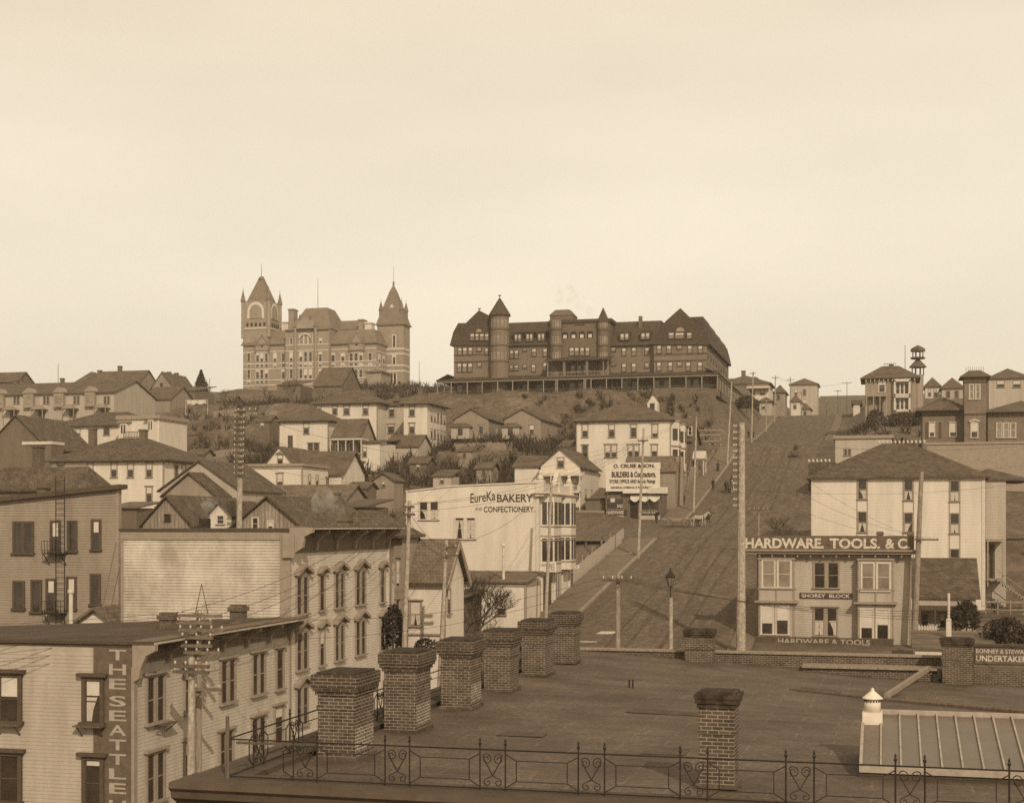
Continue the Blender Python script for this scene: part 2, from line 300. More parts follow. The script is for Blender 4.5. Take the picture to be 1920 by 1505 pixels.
def window(parent, pl, u0, u1, z0, z1, st='sash', fr='trim_tan', hood=None, blind=0, pane='glass', c=.1, n=.09, sub=True, sill=True, curtain=0):
    if u0 > u1: u0, u1 = u1, u0
    m = MB(); w = u1 - u0; h = z1 - z0
    if not blind and not curtain and st == 'sash' and pane == 'glass' and rnd.random() < .55: blind = rnd.choice((.25, .4, .5, .65))
    pbox(m, pl, u0 - c, u0, 0, n, z0, z1); pbox(m, pl, u1, u1 + c, 0, n, z0, z1); pbox(m, pl, u0 - c, u1 + c, 0, n, z1, z1 + c)
    if sill: pbox(m, pl, u0 - c * 1.5, u1 + c * 1.5, 0, n * 2, z0 - c * .9, z0)
    else: pbox(m, pl, u0 - c, u1 + c, 0, n, z0 - c * .6, z0)
    bays = [(u0, u1)]
    if st == 'double':
        mid = (u0 + u1) / 2; g = min(.12, w * .09); pbox(m, pl, mid - g, mid + g, 0, n, z0, z1); bays = [(u0, mid - g), (mid + g, u1)]
    if st == 'triple':
        g = w * .04; bays = []
        for i in range(3):
            a = u0 + w * i / 3 + (g if i else 0); b = u0 + w * (i + 1) / 3 - (g if i < 2 else 0); bays.append((a, b))
            if i: pbox(m, pl, u0 + w * i / 3 - g, u0 + w * i / 3 + g, 0, n, z0, z1)
    if hood == 'flat': pbox(m, pl, u0 - c * 2, u1 + c * 2, 0, n * 2.2, z1 + c, z1 + c * 1.8)
    if hood == 'ped':
        mid = (u0 + u1) / 2; e = c * 3.0; zz = z1 + c * 1.7
        k = .40 * (w + 2 * e) / 2 / 1.0
        for s_ in (-1, 1):
            a = [(mid, zz + k + .14), (mid, zz + k - .05), (mid + s_ * (w / 2 + e), zz - .04), (mid + s_ * (w / 2 + e), zz + .14)]
            q = [pl(p[0], 0, p[1]) for p in a] + [pl(p[0], n * 3.2, p[1]) for p in a]
            m.add(q, [(0, 1, 2, 3), (7, 6, 5, 4), (0, 4, 5, 1), (1, 5, 6, 2), (2, 6, 7, 3), (3, 7, 4, 0)])
        q = [pl(mid - w / 2 - c, n * .8, zz - c * .5), pl(mid + w / 2 + c, n * .8, zz - c * .5), pl(mid, n * .8, zz + k)]
        m.add(q, [(0, 1, 2)])
        pbox(m, pl, u0 - c * 1.6, u1 + c * 1.6, 0, n * 1.3, z1 + c, z1 + c * 1.6)
    o = m.build('window', fr, parent)
    p = MB()
    for a, b in bays:
        pbox(p, pl, a, b, 0, n * .40, z0, z1)
        t = .045 if h > 1.2 else .03; p.mt(1)
        if st != 'open':
            pbox(p, pl, a, b, n * .41, n * .62, z0 + h * .5 - t / 2, z0 + h * .5 + t / 2)
            pbox(p, pl, a, a + t, n * .41, n * .6, z0, z1); pbox(p, pl, b - t, b, n * .41, n * .6, z0, z1)
        p.mt(0)
    p.build('pane', [pane, fr], o)
    if blind or curtain:
        q = MB()
        for i, (a, b) in enumerate(bays):
            g = .05
            if blind: bl = blind if not isinstance(blind, tuple) else blind[i % len(blind)]; pbox(q, pl, a + g, b - g, n * .41, n * .45, z1 - h * bl, z1 - .03)
            if curtain:
                q.mt(1); k = b - a - 2 * g; zt = z0 + h * curtain; tie = rnd.uniform(.18, .42); one = rnd.random()
                for s_ in ((0, 1) if one < .55 else (0,) if one < .8 else (1,)):
                    e0 = a + g if s_ == 0 else b - g; sg = 1 if s_ == 0 else -1
                    pts = [(e0, z0 + .04), (e0 + sg * k * tie, z0 + .04), (e0 + sg * k * (tie + .12), z0 + (zt - z0) * .5), (e0 + sg * k * (.49 if one < .55 else .85), zt), (e0, zt)]
                    q.add([pl(x, n * .48, z) for x, z in pts], [(0, 1, 2, 3, 4)])
                q.mt(0)
        q.build('blind' if blind else 'curtain', ['blind', 'curtain'], o)
    return o
def clap(mb, pl, u0, u1, z0, z1, step=.13, lip=.028):
    z = z0
    while z < z1 - .02:
        e = min(z + step, z1)
        mb.add([pl(u0, lip, z), pl(u1, lip, z), pl(u1, 0, e), pl(u0, 0, e), pl(u0, 0, z), pl(u1, 0, z)], [(0, 1, 2, 3), (4, 5, 1, 0)])
        z += step
    return mb
class House:
    def __init__(s, name, label, cat, X0, X1, Y0, Y1, ze, zb=None, wall='white_board', group=None, roof=None, zr=None, rmat='shingle_far', o=.4, trim=None, ins=None, flat=None, body=True):
        s.X0, s.X1, s.Y0, s.Y1, s.ze = min(X0, X1), max(X0, X1), Y0, Y1, ze
        if zb is None: zb = min(ground(x, y) for x in (s.X0, s.X1) for y in (Y0, Y1)) - 1
        s.zb = zb; s.zr = zr; s.e = empty(name, ((s.X0 + s.X1) / 2, Y0, zb), label, cat, group)
        X0, X1 = s.X0, s.X1; s.rmat = rmat
        m = MB()
        if body: m.box(X0, X1, Y0, Y1, zb, ze)
        if roof == 'gx': m.prism([(Y0, ze), (Y1, ze), ((Y0 + Y1) / 2, zr)], 'x', X0, X1)
        if roof == 'gy': m.prism([(X0, ze), (X1, ze), ((X0 + X1) / 2, zr)], 'y', Y0, Y1)
        s.wall = m.build('wall', wall, s.e) if m.v else None
        r = MB(); s.roof = None
        if roof == 'hip': r.hip(X0, X1, Y0, Y1, ze, zr, o, .18, ins, flat)
        if roof == 'gx': r.gable('x', Y0, Y1, X0, X1, ze, zr, o)
        if roof == 'gy': r.gable('y', X0, X1, Y0, Y1, ze, zr, o)
        if roof == 'flat': r.box(X0 - o, X1 + o, Y0 - o, Y1 + o, ze, ze + (.25 if zr is None else zr - ze))
        if roof == 'shed': r.prism([(Y0 - o, ze - .05), (Y1 + o, zr), (Y1 + o, zr + .15), (Y0 - o, ze + .1)], 'x', X0 - o, X1 + o)
        if r.v: s.roof = r.build('roof', rmat, s.e)
        if trim:
            t = MB(); k = .16
            for x in (X0, X1): t.box(x - k / 2, x + k / 2, Y0 - .05, Y0 + k, zb, ze)
            t.box(X1 - .1, X1 + .05, Y1 - k, Y1, zb, ze); t.box(X0 - .05, X1 + .05, Y0 - .055, Y0 - .002, ze - .35, ze - .02); t.box(X1 + .002, X1 + .055, Y0, Y1, ze - .35, ze - .02)
            t.build('trim', trim, s.e)
        s.F = plane('f', Y0); s.R = plane('r', X1); s.Lf = plane('l', X0)
    def wf(s, x0, y0, x1, y1, **k):
        c = (x0 + x1) / 2; return window(s.e, s.F, fx(x0, s.Y0), fx(x1, s.Y0), fz(c, y1, s.Y0), fz(c, y0, s.Y0), **k)
    def wr(s, x0, y0, x1, y1, **k):
        c = (x0 + x1) / 2; return window(s.e, s.R, atx(x0, y0, s.X1)[1], atx(x1, y0, s.X1)[1], atx(c, y1, s.X1)[2], atx(c, y0, s.X1)[2], **k)
    def chim(s, px, py0, py1, w=.7, Y=None, m='brick_far', wpx=None):    # chimney rising from the roof between two heights
        Y = Y or (s.Y0 + s.Y1) / 2; x, _, zt = at(px, py0, Y); zb = fz(px, py1, Y) - .6
        b = MB().box(x - w / 2, x + w / 2, Y - w / 2, Y + w / 2, zb, zt - .22).box(x - w / 2 - .09, x + w / 2 + .09, Y - w / 2 - .09, Y + w / 2 + .09, zt - .22, zt - .06)
        b.box(x - w / 2 - .02, x + w / 2 + .02, Y - w / 2 - .02, Y + w / 2 + .02, zt - .06, zt).mt(1).box(x - w * .3, x + w * .3, Y - w * .3, Y + w * .3, zt, zt + .01)
        return b.build('chimney', [m, 'soot'], s.roof or s.e)
    def part(s, name, mb, m): return mb.build(name, m, s.e)
def HP(name, label, cat, px0, px1, Y0, dep, pe, pr=None, pxr=None, **k):   # house from its front edge seen in the photograph
    Y1 = Y0 + dep; zr = None
    if pr is not None: zr = fz(pxr or (px0 + px1) / 2, pr, (Y0 + Y1) / 2 if k.get('roof') != 'shed' else Y1)
    return House(name, label, cat, fx(px0, Y0), fx(px1, Y0), Y0, Y1, fz((px0 + px1) / 2, pe, Y0), zr=zr, **k)
# ================================================================== THE SETTING
def grid(name, xs, ys, m, zf, dz=0, skirt=0):
    b = MB(); nx = len(xs)
    b.v = [(x, y, zf(x, y) + dz) for y in ys for x in xs]
    b.f = [(j * nx + i, j * nx + i + 1, (j + 1) * nx + i + 1, (j + 1) * nx + i) for j in range(len(ys) - 1) for i in range(nx - 1)]
    b.m = [0] * len(b.f)
    if skirt:
        for (i, s_) in ((0, 1), (nx - 1, -1)):
            for j in range(len(ys) - 1):
                p = b.v[j * nx + i]; q = b.v[(j + 1) * nx + i]
                b.add([p, q, (q[0], q[1], q[2] - skirt), (p[0], p[1], p[2] - skirt)], [(0, 1, 2, 3) if s_ < 0 else (3, 2, 1, 0)])
        for j in (0, len(ys) - 1):
            for i in range(nx - 1):
                p = b.v[j * nx + i]; q = b.v[j * nx + i + 1]; b.add([p, q, (q[0], q[1], q[2] - skirt), (p[0], p[1], p[2] - skirt)], [(0, 1, 2, 3)])
    return structure(b.build(name, m))
YS = sorted(set([-80, -40, 0] + list(range(20, 440, 3)) + [162, 163, 186, 187, 257, 258, 283, 284] + list(range(440, 700, 20)) + [800, 1000]))
XS = sorted(set([-750, -550, -400, -300, -250] + list(range(-220, -30, 3)) + [-28.4, -25, -11.3, -9.4] + list(range(-8, 60, 4)) + [80, 120, 200, 300, 450]))
grid('ground', XS, YS, 'hill_ground', ground)
for a, b_ in ((20, 1000),): grid('road', [-25, -18, -11.3], [y for y in YS if a <= y <= b_], 'dirt_road', ground, .03)
grid('crossing_road', [-120, -100, -80, -60, -50, -45, -40, -36, -33, -31, -30, -28.4, -25, -18, -11.3, -9.4, -8, -4, 0, 8, 16, 40], [y for y in YS if 163 <= y <= 186], 'dirt_road', ground, .045)
walk_i = 0
for a, b_ in ((50, 162), (187, 257), (284, 370)):
    grid('sidewalk', [-28.4, -25.3], [y for y in YS if a <= y <= b_], 'plank_walk', ground, .22, .3)
    grid('kerb', [-25.3, -25.02], [y for y in YS if a <= y <= b_], 'kerb', ground, .26, .4)
    grid('gutter', [-24.98, -24.45], [y for y in YS if a <= y <= b_], 'wood_dark', ground, .05, .1)
    if a != 187: grid('sidewalk', [-11.3, -9.6], [y for y in YS if a <= y <= b_], 'plank_walk', ground, .2, .3)
# plank sidewalk along the cross street, seen edge on above the hollow lot
b = MB(); zz = ground(-31, 163)
b.box(-62, -28.4, 160.2, 163, zz - .25, zz + .1)
for i in range(9): b.box(-61 + i * 4, -60.8 + i * 4, 160.4, 160.6, zz - 5, zz - .2)
tag(b.build('sidewalk', 'plank_walk'), None, None, None, 'structure')

# ================================================================== THE NEAR ROOF
RZ = -3.97
def rz(x, y): return RZ - .6 * max(0, (x + 9.5) / 10) * max(0, (y - 20) / 25)
XL, XR, YN, YB = -9.95, 12.0, 19.9, 45.4
e = empty('brick_block', (XL, YN, -19), 'brick block in the foreground with a flat sheeted roof and moulded cornice', 'building')
MB().box(XL + .25, XR - .25, YN + .55, YB, -20, RZ - 1.4).build('wall', 'brick', e)
b = MB(); nx_, ny_ = 16, 18; b.v = [(XL + .1 + (XR - XL - .1) * i / nx_, YN + .6 + (YB - YN - .6) * j / ny_, rz(XL + (XR - XL) * i / nx_, YN + .6 + (YB - YN - .6) * j / ny_) + rnd.uniform(-.006, .006)) for j in range(ny_ + 1) for i in range(nx_ + 1)]
b.f = [(j * (nx_ + 1) + i, j * (nx_ + 1) + i + 1, (j + 1) * (nx_ + 1) + i + 1, (j + 1) * (nx_ + 1) + i) for j in range(ny_) for i in range(nx_)]; b.m = [0] * len(b.f); b.build('roof', 'tin_roof', e)
for (xx, yy, w_, d_) in ((-5.5, 31, 1.6, .9), (-2.2, 38, 1.1, 1.0), (-7.2, 26.5, .9, .7), (1.5, 31.5, 1.8, .8), (-4.2, 25.2, .8, .9)):
    zq = rz(xx, yy) + .012; b = MB(); b.add([(xx, yy, zq), (xx + w_, yy + .1, rz(xx + w_, yy) + .012), (xx + w_ * .96, yy + d_, rz(xx + w_, yy + d_) + .012), (xx + .05, yy + d_ * 1.05, rz(xx, yy + d_) + .012)], [(0, 1, 2, 3)]); b.build('patch', 'roof_patch', e)
b = MB(); prof2 = [(0.9, RZ + .09), (0, RZ + .09), (-.02, RZ - .0), (.05, RZ - .06), (.07, RZ - .16), (.22, RZ - .24), (.26, RZ - .36), (.5, RZ - .42), (.52, RZ - .62), (.9, RZ - .62)]
b.prism([(YN - .1 + p, z) for p, z in prof2], 'x', XL - .55, XR)
b.prism([(XL - .5 + p, z - .004) for p, z in prof2], 'y', YN + .82, YB); b.build('cornice', 'trim_brown', e)
xq = fx(1800, YB); MB().box(xq, XR, YB - .3, YB, RZ - 1.5, RZ - .33).build('parapet', 'brick', e)
b = MB().box(XL - .2, xq, YB - .3, YB, RZ - 1.5, RZ + .0).mt(1).box(XL - .25, xq, YB - .36, YB + .06, RZ + .0, RZ + .06)
b.build('parapet', ['brick', 'wood_grey'], e)
xa = fx(1508, 44.6)                      # raised party wall on the right
b = MB().box(xa, xq, 44.2, 45.0, RZ - 1.4, RZ - .30).mt(1).box(xa - .05, xq, 44.1, 45.06, RZ - .30, RZ - .24)
b.build('parapet', ['brick', 'wood_grey'], e)
b = MB()                                 # lower roof plane falling away on the right, with its ridge board
p0 = at(1650, 1297, 37); 
Z3 = lambda x, y, h_=.04: (x, y, rz(x, y) + h_); b.tube(Z3(fx(1650, 37), 37), Z3(XR, 33.5), .06, .06, 6).tube(Z3(fx(1480, 38), 38), Z3(fx(1650, 37), 37), .025, .025, 6)
b.build('ridge_roll', 'wood_dark', e)
t = MB(); t.prism([(0, 0), (.14, 0), (.14, .1), (0, .1)], 'x', 0, 1)
b = MB(); q0 = Vector(at(1662, 1291, 37.5)); q1 = Vector(at(1742, 1253, 43.6)); q0.z = rz(q0.x, q0.y) + .08; q1.z = RZ - .17
b.tube(q0, q1, .085, .085, 4); tag(b.build('timber', 'wood_grey'), 'long squared timber lying aslant on the roof beside the right-hand chimney', 'timber')
b = MB().tube((fx(1180, 36), 36, RZ - .4), (fx(1180, 36), 36, RZ + .08), .022, .022, 6).tube((fx(1183, 36) + .05, 36, RZ - .4), (fx(1183, 36) + .05, 36, RZ + .08), .022, .022, 6)
tag(b.build('roof_stake', 'iron'), 'short forked iron stake standing alone in the middle of the flat roof', 'stake')
b = MB(); q = fx(1757, 43.9); b.box(q, q + .1, 43.9, 44, RZ - .5, RZ - .22).box(q - .12, q + .02, 43.8, 43.9, RZ - .7, RZ - .4)
tag(b.build('downpipe', 'iron'), 'short dark drain pipe at the foot of the right-hand chimney', 'pipe')

def brick_stack(x, y, w, d, zt, label, zb=RZ, cap=.08, rows=4, group='brick chimneys on the near roof'):
    e = empty('brick_chimney', (x, y, zb), label, 'chimney', group); h = zt - zb; e.rotation_euler.z = radians(rnd.uniform(-1.6, 1.6)); w *= rnd.uniform(.97, 1.03)
    b = MB().box(x - w / 2, x + w / 2, y - d / 2, y + d / 2, zb - .02, zt - rows * .07 - .02); b.build('stack', 'brick', e)
    b = MB(); z = zt - rows * .07 - .02
    for i in range(rows):
        g = cap * min(1, (i + 1) / 2.6); b.box(x - w / 2 - g, x + w / 2 + g, y - d / 2 - g, y + d / 2 + g, z, z + .066); z += .07
    b.build('cap', 'mortar_cap' if rows < 4 else 'brick_soot', e); MB().box(x - w / 2 - .02, x + w / 2 + .02, y - d / 2 - .02, y + d / 2 + .02, zt - .62, zt - .55).build('belt', 'brick', e)
    b = MB().box(x - w / 2 - .02, x + w / 2 + .02, y - d / 2 - .02, y + d / 2 + .02, z - .01, z + .035); b.mt(1)
    n = 2
    for i in range(n):
        a = x - w / 2 + w * (i + .12) / n; c = x - w / 2 + w * (i + .88) / n; b.box(a, c, y - d * .38, y + d * .38, z + .035, z + .04)
    b.build('flue_top', ['mortar_cap', 'soot'], e)
    if rows == 5 and y < 33: MB().box(x + w / 2 - .1, x + w / 2 + .006, y - d / 2 + .03, y + d / 2 - .03, zb + .12, zb + .52).build('sunlit_mortar_foot', 'brick_pale', e)  # pale mortar, with the grazing sun below the cap's shade painted in
    b = MB().box(x - w / 2 - .05, x + w / 2 + .05, y - d / 2 - .05, y + d / 2 + .05, zb - .01, zb + .05); b.build('flashing', 'tin_roof', e)
    return e
side = ['nearest brick chimney of the row along the left roof edge, pale mortar at its foot',
        'second brick chimney of the left roof row, counting from the nearest', 'third brick chimney of the left roof row, in front of the bare tree',
        'fourth brick chimney of the left roof row, below the house with the pipe', 'fifth brick chimney of the left roof row, below the bakery corner',
        'farthest brick chimney of the left roof row, beside the street']
for (pl_, pt), lb in zip(((596, 1262), (719, 1222), (826, 1200), (906, 1182), (978, 1163), (1034, 1149)), side):
    X_, Y_, z_ = atx(pl_, pt, -9.35); brick_stack(X_ + .33, Y_ + .47, .66, .92, fz(pl_, pt, Y_ - .06) , lb, cap=.095, rows=5)
Y_ = 21.9; brick_stack(fx(1344, Y_), Y_ + .28, .54, .54, fz(1344, 1299, Y_), 'tall free-standing brick chimney with a dark cap behind the iron railing', cap=.07, rows=3)
Y_ = 44.4; brick_stack(fx(1310, Y_), Y_ + .3, .86, .6, fz(1310, 1180, Y_), 'squat brick chimney on the far parapet below the street lamp', cap=.06, rows=3, zb=RZ - .5)
Y_ = 43.9; brick_stack(fx(1795, Y_), Y_ + .3, .86, .6, fz(1795, 1197, Y_), 'squat brick chimney on the parapet beside the undertaker lettering', cap=.07, rows=3, zb=RZ - .75)

# iron cresting along the front and the left edge
def spear(b, x, y, z0, z1):
    b.tube((x, y, z0), (x, y, z1 - .1), .013, .013, 6); b.lathe(x, y, [(.008, z1 - .13), (.024, z1 - .10), (.024, z1 - .085), (.008, z1 - .06)], 6); b.lathe(x, y, [(.013, z1 - .06), (.018, z1 - .04), (.001, z1)], 6)
def spiral(b, f, cx, cz, r0, a0, turns, sg, fine=14):
    pts = []
    for i in range(int(fine * turns) + 1):
        t = i / (fine * turns); a = a0 + sg * 2 * pi * turns * t; r = r0 * (1 - .78 * t); pts.append(f(cx + r * cos(a), cz + r * sin(a)))
    b.path(pts, .009, 4); return pts[0]
FB = RZ + .09; FT = FB + .60; FP = FB + .78; M1 = FB + .15; M2 = FB + .45
def cresting(label, f, starts, a, bb, gap=.385):
    e = empty('iron_cresting', f(a, FB), label, 'railing', 'wrought iron railings round the roof'); P = lambda u, z: f(u, z)
    b = MB(); b.tube(P(a, FT), P(bb, FT), .013, .013, 6); b.build('top_rail', 'iron', e)
    b = MB(); b.tube(P(a, FB + .03), P(bb, FB + .03), .012, .012, 6); b.build('bottom_rail', 'iron', e)
    ks = sorted(starts)
    for i, s in enumerate(ks):
        for u in (s, s + gap):
            b = MB(); x, y, z = P(u, FB); spear(b, x, y, FB, FP); b.build('post', 'iron', e)
        b = MB(); c = s + gap / 2; r = gap * .2
        for sg in (-1, 1):
            k = c + sg * gap * .235; kz = FT - .14; spiral(b, P, k, kz, r, pi / 2, 1.35, sg)
            pts = []                     # the heart's flank sweeping down to the small scroll
            for j in range(9):
                t = j / 8; pts.append(P(k + sg * (r * cos(pi / 2 * (1 - t))) if j < 5 else c + sg * (k * sg - c * sg + r) * (1 - ((j - 4) / 4) ** .9), kz + r * cos(t * pi / 2 * 1.2) if j < 5 else kz + r * cos(.5 * pi / 2 * 1.2) - (kz - FB - .22 + r * .6) * ((j - 4) / 4)))
            b.path(pts, .010, 4)
            kb = c + sg * gap * .2; spiral(b, P, kb, FB + .12, r * .8, pi / 2, 1.2, -sg); b.path([P(c, FB + .22), P(kb, FB + .12 + r * .8)], .009, 4)
        b.build('scroll', 'iron', e)
        b = MB(); w = .165
        for sg, u in ((-1, s), (1, s + gap)):
            b.path([P(u, FT - .06), P(u + sg * w, M2), P(u + sg * w, M1), P(u, FB + .05)], .010, 4)
        b.build('bracket', 'iron', e)
        if i + 1 < len(ks):
            b = MB(); u0 = s + gap + w; u1 = ks[i + 1] - w
            if u1 > u0: b.tube(P(u0, M2), P(u1, M2), .009, .009, 4).tube(P(u0, M1), P(u1, M1), .009, .009, 4); b.build('middle_rail', 'iron', e)
    return e
YF = 20.35; x0 = fx(722, YF); pit = fx(900, YF) - x0
cresting('iron railing with heart scrolls along the front edge of the flat roof', lambda u, z: (u, YF, z), [x0 + pit * i for i in range(-1, 9)], -9.75, x0 + pit * 9)
cresting('iron railing running back along the left roof edge behind the chimneys', lambda u, z: (-9.8, u, z), [21.3 + 1.45 * i for i in range(0, 14)], YF + .02, 44)
b = MB().tube((-9.8, YF, RZ), (-9.8, YF, FB + .95), .035, .03, 6); b.tube((-9.78, YF + .3, FB + .5), (-9.3, YF + 3.2, FB + .05), .03, .03, 4)
tag(b.build('corner_standard', 'wood_dark'), 'dark wooden post and stay at the corner of the iron railing', 'post')
# skylight and ventilator
sx0 = fx(1611, 23.9); zf, zbk = RZ + .12, RZ + .62
e = empty('skylight', (sx0, 23.9, RZ), 'sloping glazed skylight with pale frame on the flat roof', 'skylight')
b = MB(); b.prism([(23.9, RZ - .4), (26.7, RZ - .4), (26.7, zbk - .05), (23.9, zf - .05)], 'x', sx0, XR - .8); b.build('curb', 'tar_roof', e)
pr = lambda y: zf + (zbk - zf) * (y - 23.9) / 2.8
b = MB(); b.add([(sx0 + .03, 23.95, pr(23.95) - .02), (XR - .9, 23.95, pr(23.95) - .02), (XR - .9, 26.65, pr(26.65) - .02), (sx0 + .03, 26.65, pr(26.65) - .02)], [(0, 1, 2, 3)]); b.build('glazing', 'skylight_glass', e)
st = (fx(1650, 24.5) - sx0); x = sx0; k = 0
while x < XR - .9:
    b = MB(); b.prism([(23.9, pr(23.9) - .03), (26.7, pr(26.7) - .03), (26.7, pr(26.7) + .02), (23.9, pr(23.9) + .02)], 'x', x, x + (.05 if k == 0 else .028)); b.build('glazing_bar', 'skylight_frame', e); x += st if k == 0 else st * .98; k += 1
b = MB().box(sx0, XR - .8, 26.66, 26.76, pr(26.7) - .05, pr(26.7) + .05).box(sx0, XR - .8, 23.86, 23.92, RZ, zf); b.build('frame', 'skylight_frame', e)
vx, vy = fx(1636, 26.2), 26.2; vz = pr(26.2)
e = empty('roof_ventilator', (vx, vy, vz), 'white sheet-metal ventilator with conical cap on the skylight corner', 'ventilator')
MB().box(vx - .17, vx + .17, vy - .17, vy + .17, vz - .15, vz + .16).build('base', 'vent_white', e)
MB().lathe(vx, vy, [(.14, vz + .16), (.14, vz + .38)], 20).build('drum', 'vent_white', e, True)
b = MB()
for i in range(18): a = 2 * pi * i / 18; b.box(vx + .145 * cos(a) - .012, vx + .145 * cos(a) + .012, vy + .145 * sin(a) - .012, vy + .145 * sin(a) + .012, vz + .34, vz + .385)
b.build('louvre', 'trim_brown', e)
MB().lathe(vx, vy, [(.175, vz + .385), (.18, vz + .40), (.03, vz + .53), (.03, vz + .56), (.005, vz + .58)], 20).build('cap', 'vent_white', e)

# undertaker's wall beyond the parapet on the right
Yu = 60; x0 = fx(1762, Yu); e = empty('undertaker_shop', (x0, Yu, -16), 'low brown building behind the right chimney with white undertaker lettering', 'shop')
xu = fx(1826, Yu); b = MB().box(xu, x0 + 14, Yu, Yu + .3, -18, fz(1850, 1212, Yu)).box(xu + .2, x0 + 13.8, Yu + .3, Yu + 9, -18, fz(1850, 1240, Yu)); b.build('wall', 'brown_board', e)
P = plane('f', Yu); b = MB(); pbox(b, P, fx(1828, Yu), fx(1828, Yu) + 9, .002, .05, fz(1850, 1244, Yu), fz(1850, 1213, Yu)); sg = b.build('signboard', 'sign_brown', e)
b = MB(); letters(b, 'UNDERTAKERS', P, fx(1830, Yu), fx(1932, Yu), fz(1850, 1239, Yu), fz(1850, 1228, Yu), .06, .02); letters(b, 'BONNEY & STEWART', P, fx(1830, Yu), fx(1932, Yu), fz(1850, 1224, Yu), fz(1850, 1216, Yu), .06, .01)
b.build('lettering', 'paint_white', sg)
b = MB().box(xu - .1, x0 + 14.2, Yu - .1, Yu + .4, fz(1850, 1212, Yu), fz(1850, 1212, Yu) + .1); b.build('roof', 'tar_roof', e)

# ================================================================== LEFT: THE HOTEL WITH PAINTED CORNER
XW = -28.5
def long_house(name, label, Y0, Y1, X0, zt, zb, wf_m, wr_m, cornice=True):
    e = empty(name, ((X0 + XW) / 2, Y0, zb), label, 'building'); return e
Ya = atx(250, 1200, XW)[1]; Yb = atx(545, 1160, XW)[1]; Yc = atx(728, 1000, XW)[1]
zt = atx(250, 1207, XW)[2]; zt2 = zt - .15
e = empty('corner_hotel', (-34, Ya, -16), 'boarded corner hotel in the lower left with tall painted lettering down its edge', 'hotel')
Xl = -48; Ff = plane('f', Ya); Rr = plane('r', XW)
b = MB().box(Xl, XW - .25, Ya + .25, Yb - .02, -18, zt - 1.2).box(Xl, XW - .25, Ya, Ya + .249, -18, zt - .02).box(XW - .249, XW, Ya, Yb - .02, -18, zt - .02); clap(b, Ff, Xl, XW - 1.75, -14, zt - .35, .15, .016); b.build('wall', 'clap_mid', e)
b = MB(); clap(b, Rr, Ya + .12, Yb - .02, -14, zt - .75, .15, .013); b.build('side_siding', 'clap_tan', e)
b = MB(); b.box(Xl, XW + .0, Ya - .07, Ya - .04, zt - .12, zt); 
R4 = [(Xl, Ya - .15, zt + .02), (XW - .4, Ya - .15, zt + .10), (XW + .95, Ya - .15, zt + .12), (XW + .95, Yb - .03, zt + .12), (XW - .4, Yb - .03, zt + .10), (Xl, Yb - .03, zt - 1.05)]
b.add(R4 + [(x_, y_, z_ - .12) for x_, y_, z_ in R4], [(0, 1, 4, 5), (1, 2, 3, 4), (6, 11, 10, 7), (7, 10, 9, 8), (0, 6, 7, 1), (1, 7, 8, 2), (2, 8, 9, 3)]); b.build('roof', 'tar_roof', e)
# painted strip
xs0 = XW - 1.72; b = MB(); pbox(b, Ff, xs0, XW, .0, .045, -14, zt - .13); ps = b.build('painted_panel', 'sign_brown', e); M['sign_brown']
b = MB(); pxl = fx(206, Ya); pxr = fx(238, Ya); y_ = 1217
for ch in 'THE SEATTLE HOTEL':
    if ch != ' ': letters(b, ch, Ff, pxl, pxr, fz(222, y_ + 20, Ya), fz(222, y_, Ya), .06, .018)
    y_ += 27.2 if ch != ' ' else 5
b.build('lettering', 'paint_faded', ps)
# cornice over the side street with brackets
def side_cornice(e, Y0, Y1, zt, dep, drop, nb, col='trim_cornice', bh=.95):
    b = MB(); b.prism([(XW, zt - .02), (XW + dep, zt - .02), (XW + dep + .06, zt + .14), (XW, zt + .14)], 'y', Y0 - .1, Y1); b.prism([(XW + .001, zt - drop), (XW + .09, zt - drop), (XW + .09, zt - drop + .1), (XW + .001, zt - drop + .1)], 'y', Y0, Y1)
    b.box(XW + .001, XW + .035, Y0, Y1, zt - drop + .1, zt - .03)
    c = b.build('cornice', col, e); MB().box(XW + dep + .02, XW + dep + .09, Y0 - .1, Y1, zt + .0, zt + .08).build('fascia', 'lit_edge_fence_tan', c)  # fascia coloured paler than the cornice to paint in its sunlit edge
    for i in range(nb):
        y = Y0 + .15 + (Y1 - Y0 - .5) * i / (nb - 1)
        pts = [(XW + .04, zt - .03), (XW + dep - .1, zt - .03), (XW + dep - .1, zt - .2), (XW + dep * .55, zt - .35), (XW + .22, zt - .62 * bh), (XW + .18, zt - bh), (XW + .04, zt - bh)]
        MB().prism(pts, 'y', y, y + .2).build('bracket', 'trim_tan', c)
    return c
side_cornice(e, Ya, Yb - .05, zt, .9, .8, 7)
# big curved corner bracket
b = MB().prism([(XW + .02, zt), (XW + 1.0, zt), (XW + 1.0, zt - .25), (XW + .6, zt - .45), (XW + .35, zt - 1.0), (XW + .3, zt - 1.35), (XW + .02, zt - 1.5)], 'y', Ya - .12, Ya + .12); b.build('corner_bracket', 'trim_tan', e)
MB().box(XW - .05, XW + .07, Ya - .07, Ya + .2, -14, zt - .9).build('corner_board', 'trim_tan', e); MB().box(XW + .001, XW + .06, Yb - .22, Yb - .03, -14, zt - .8).build('corner_board', 'trim_tan', e)
def wfr(e, P_, Yp, x0, y0, x1, y1, **k):
    c = (x0 + x1) / 2; return window(e, P_, fx(x0, Yp), fx(x1, Yp), fz(c, y1, Yp), fz(c, y0, Yp), **k)
def wrr(e, P_, Xp, x0, y0, x1, y1, **k):
    c = (x0 + x1) / 2; return window(e, P_, atx(x0, y0, Xp)[1], atx(x1, y0, Xp)[1], atx(c, y1, Xp)[2], atx(c, y0, Xp)[2], **k)
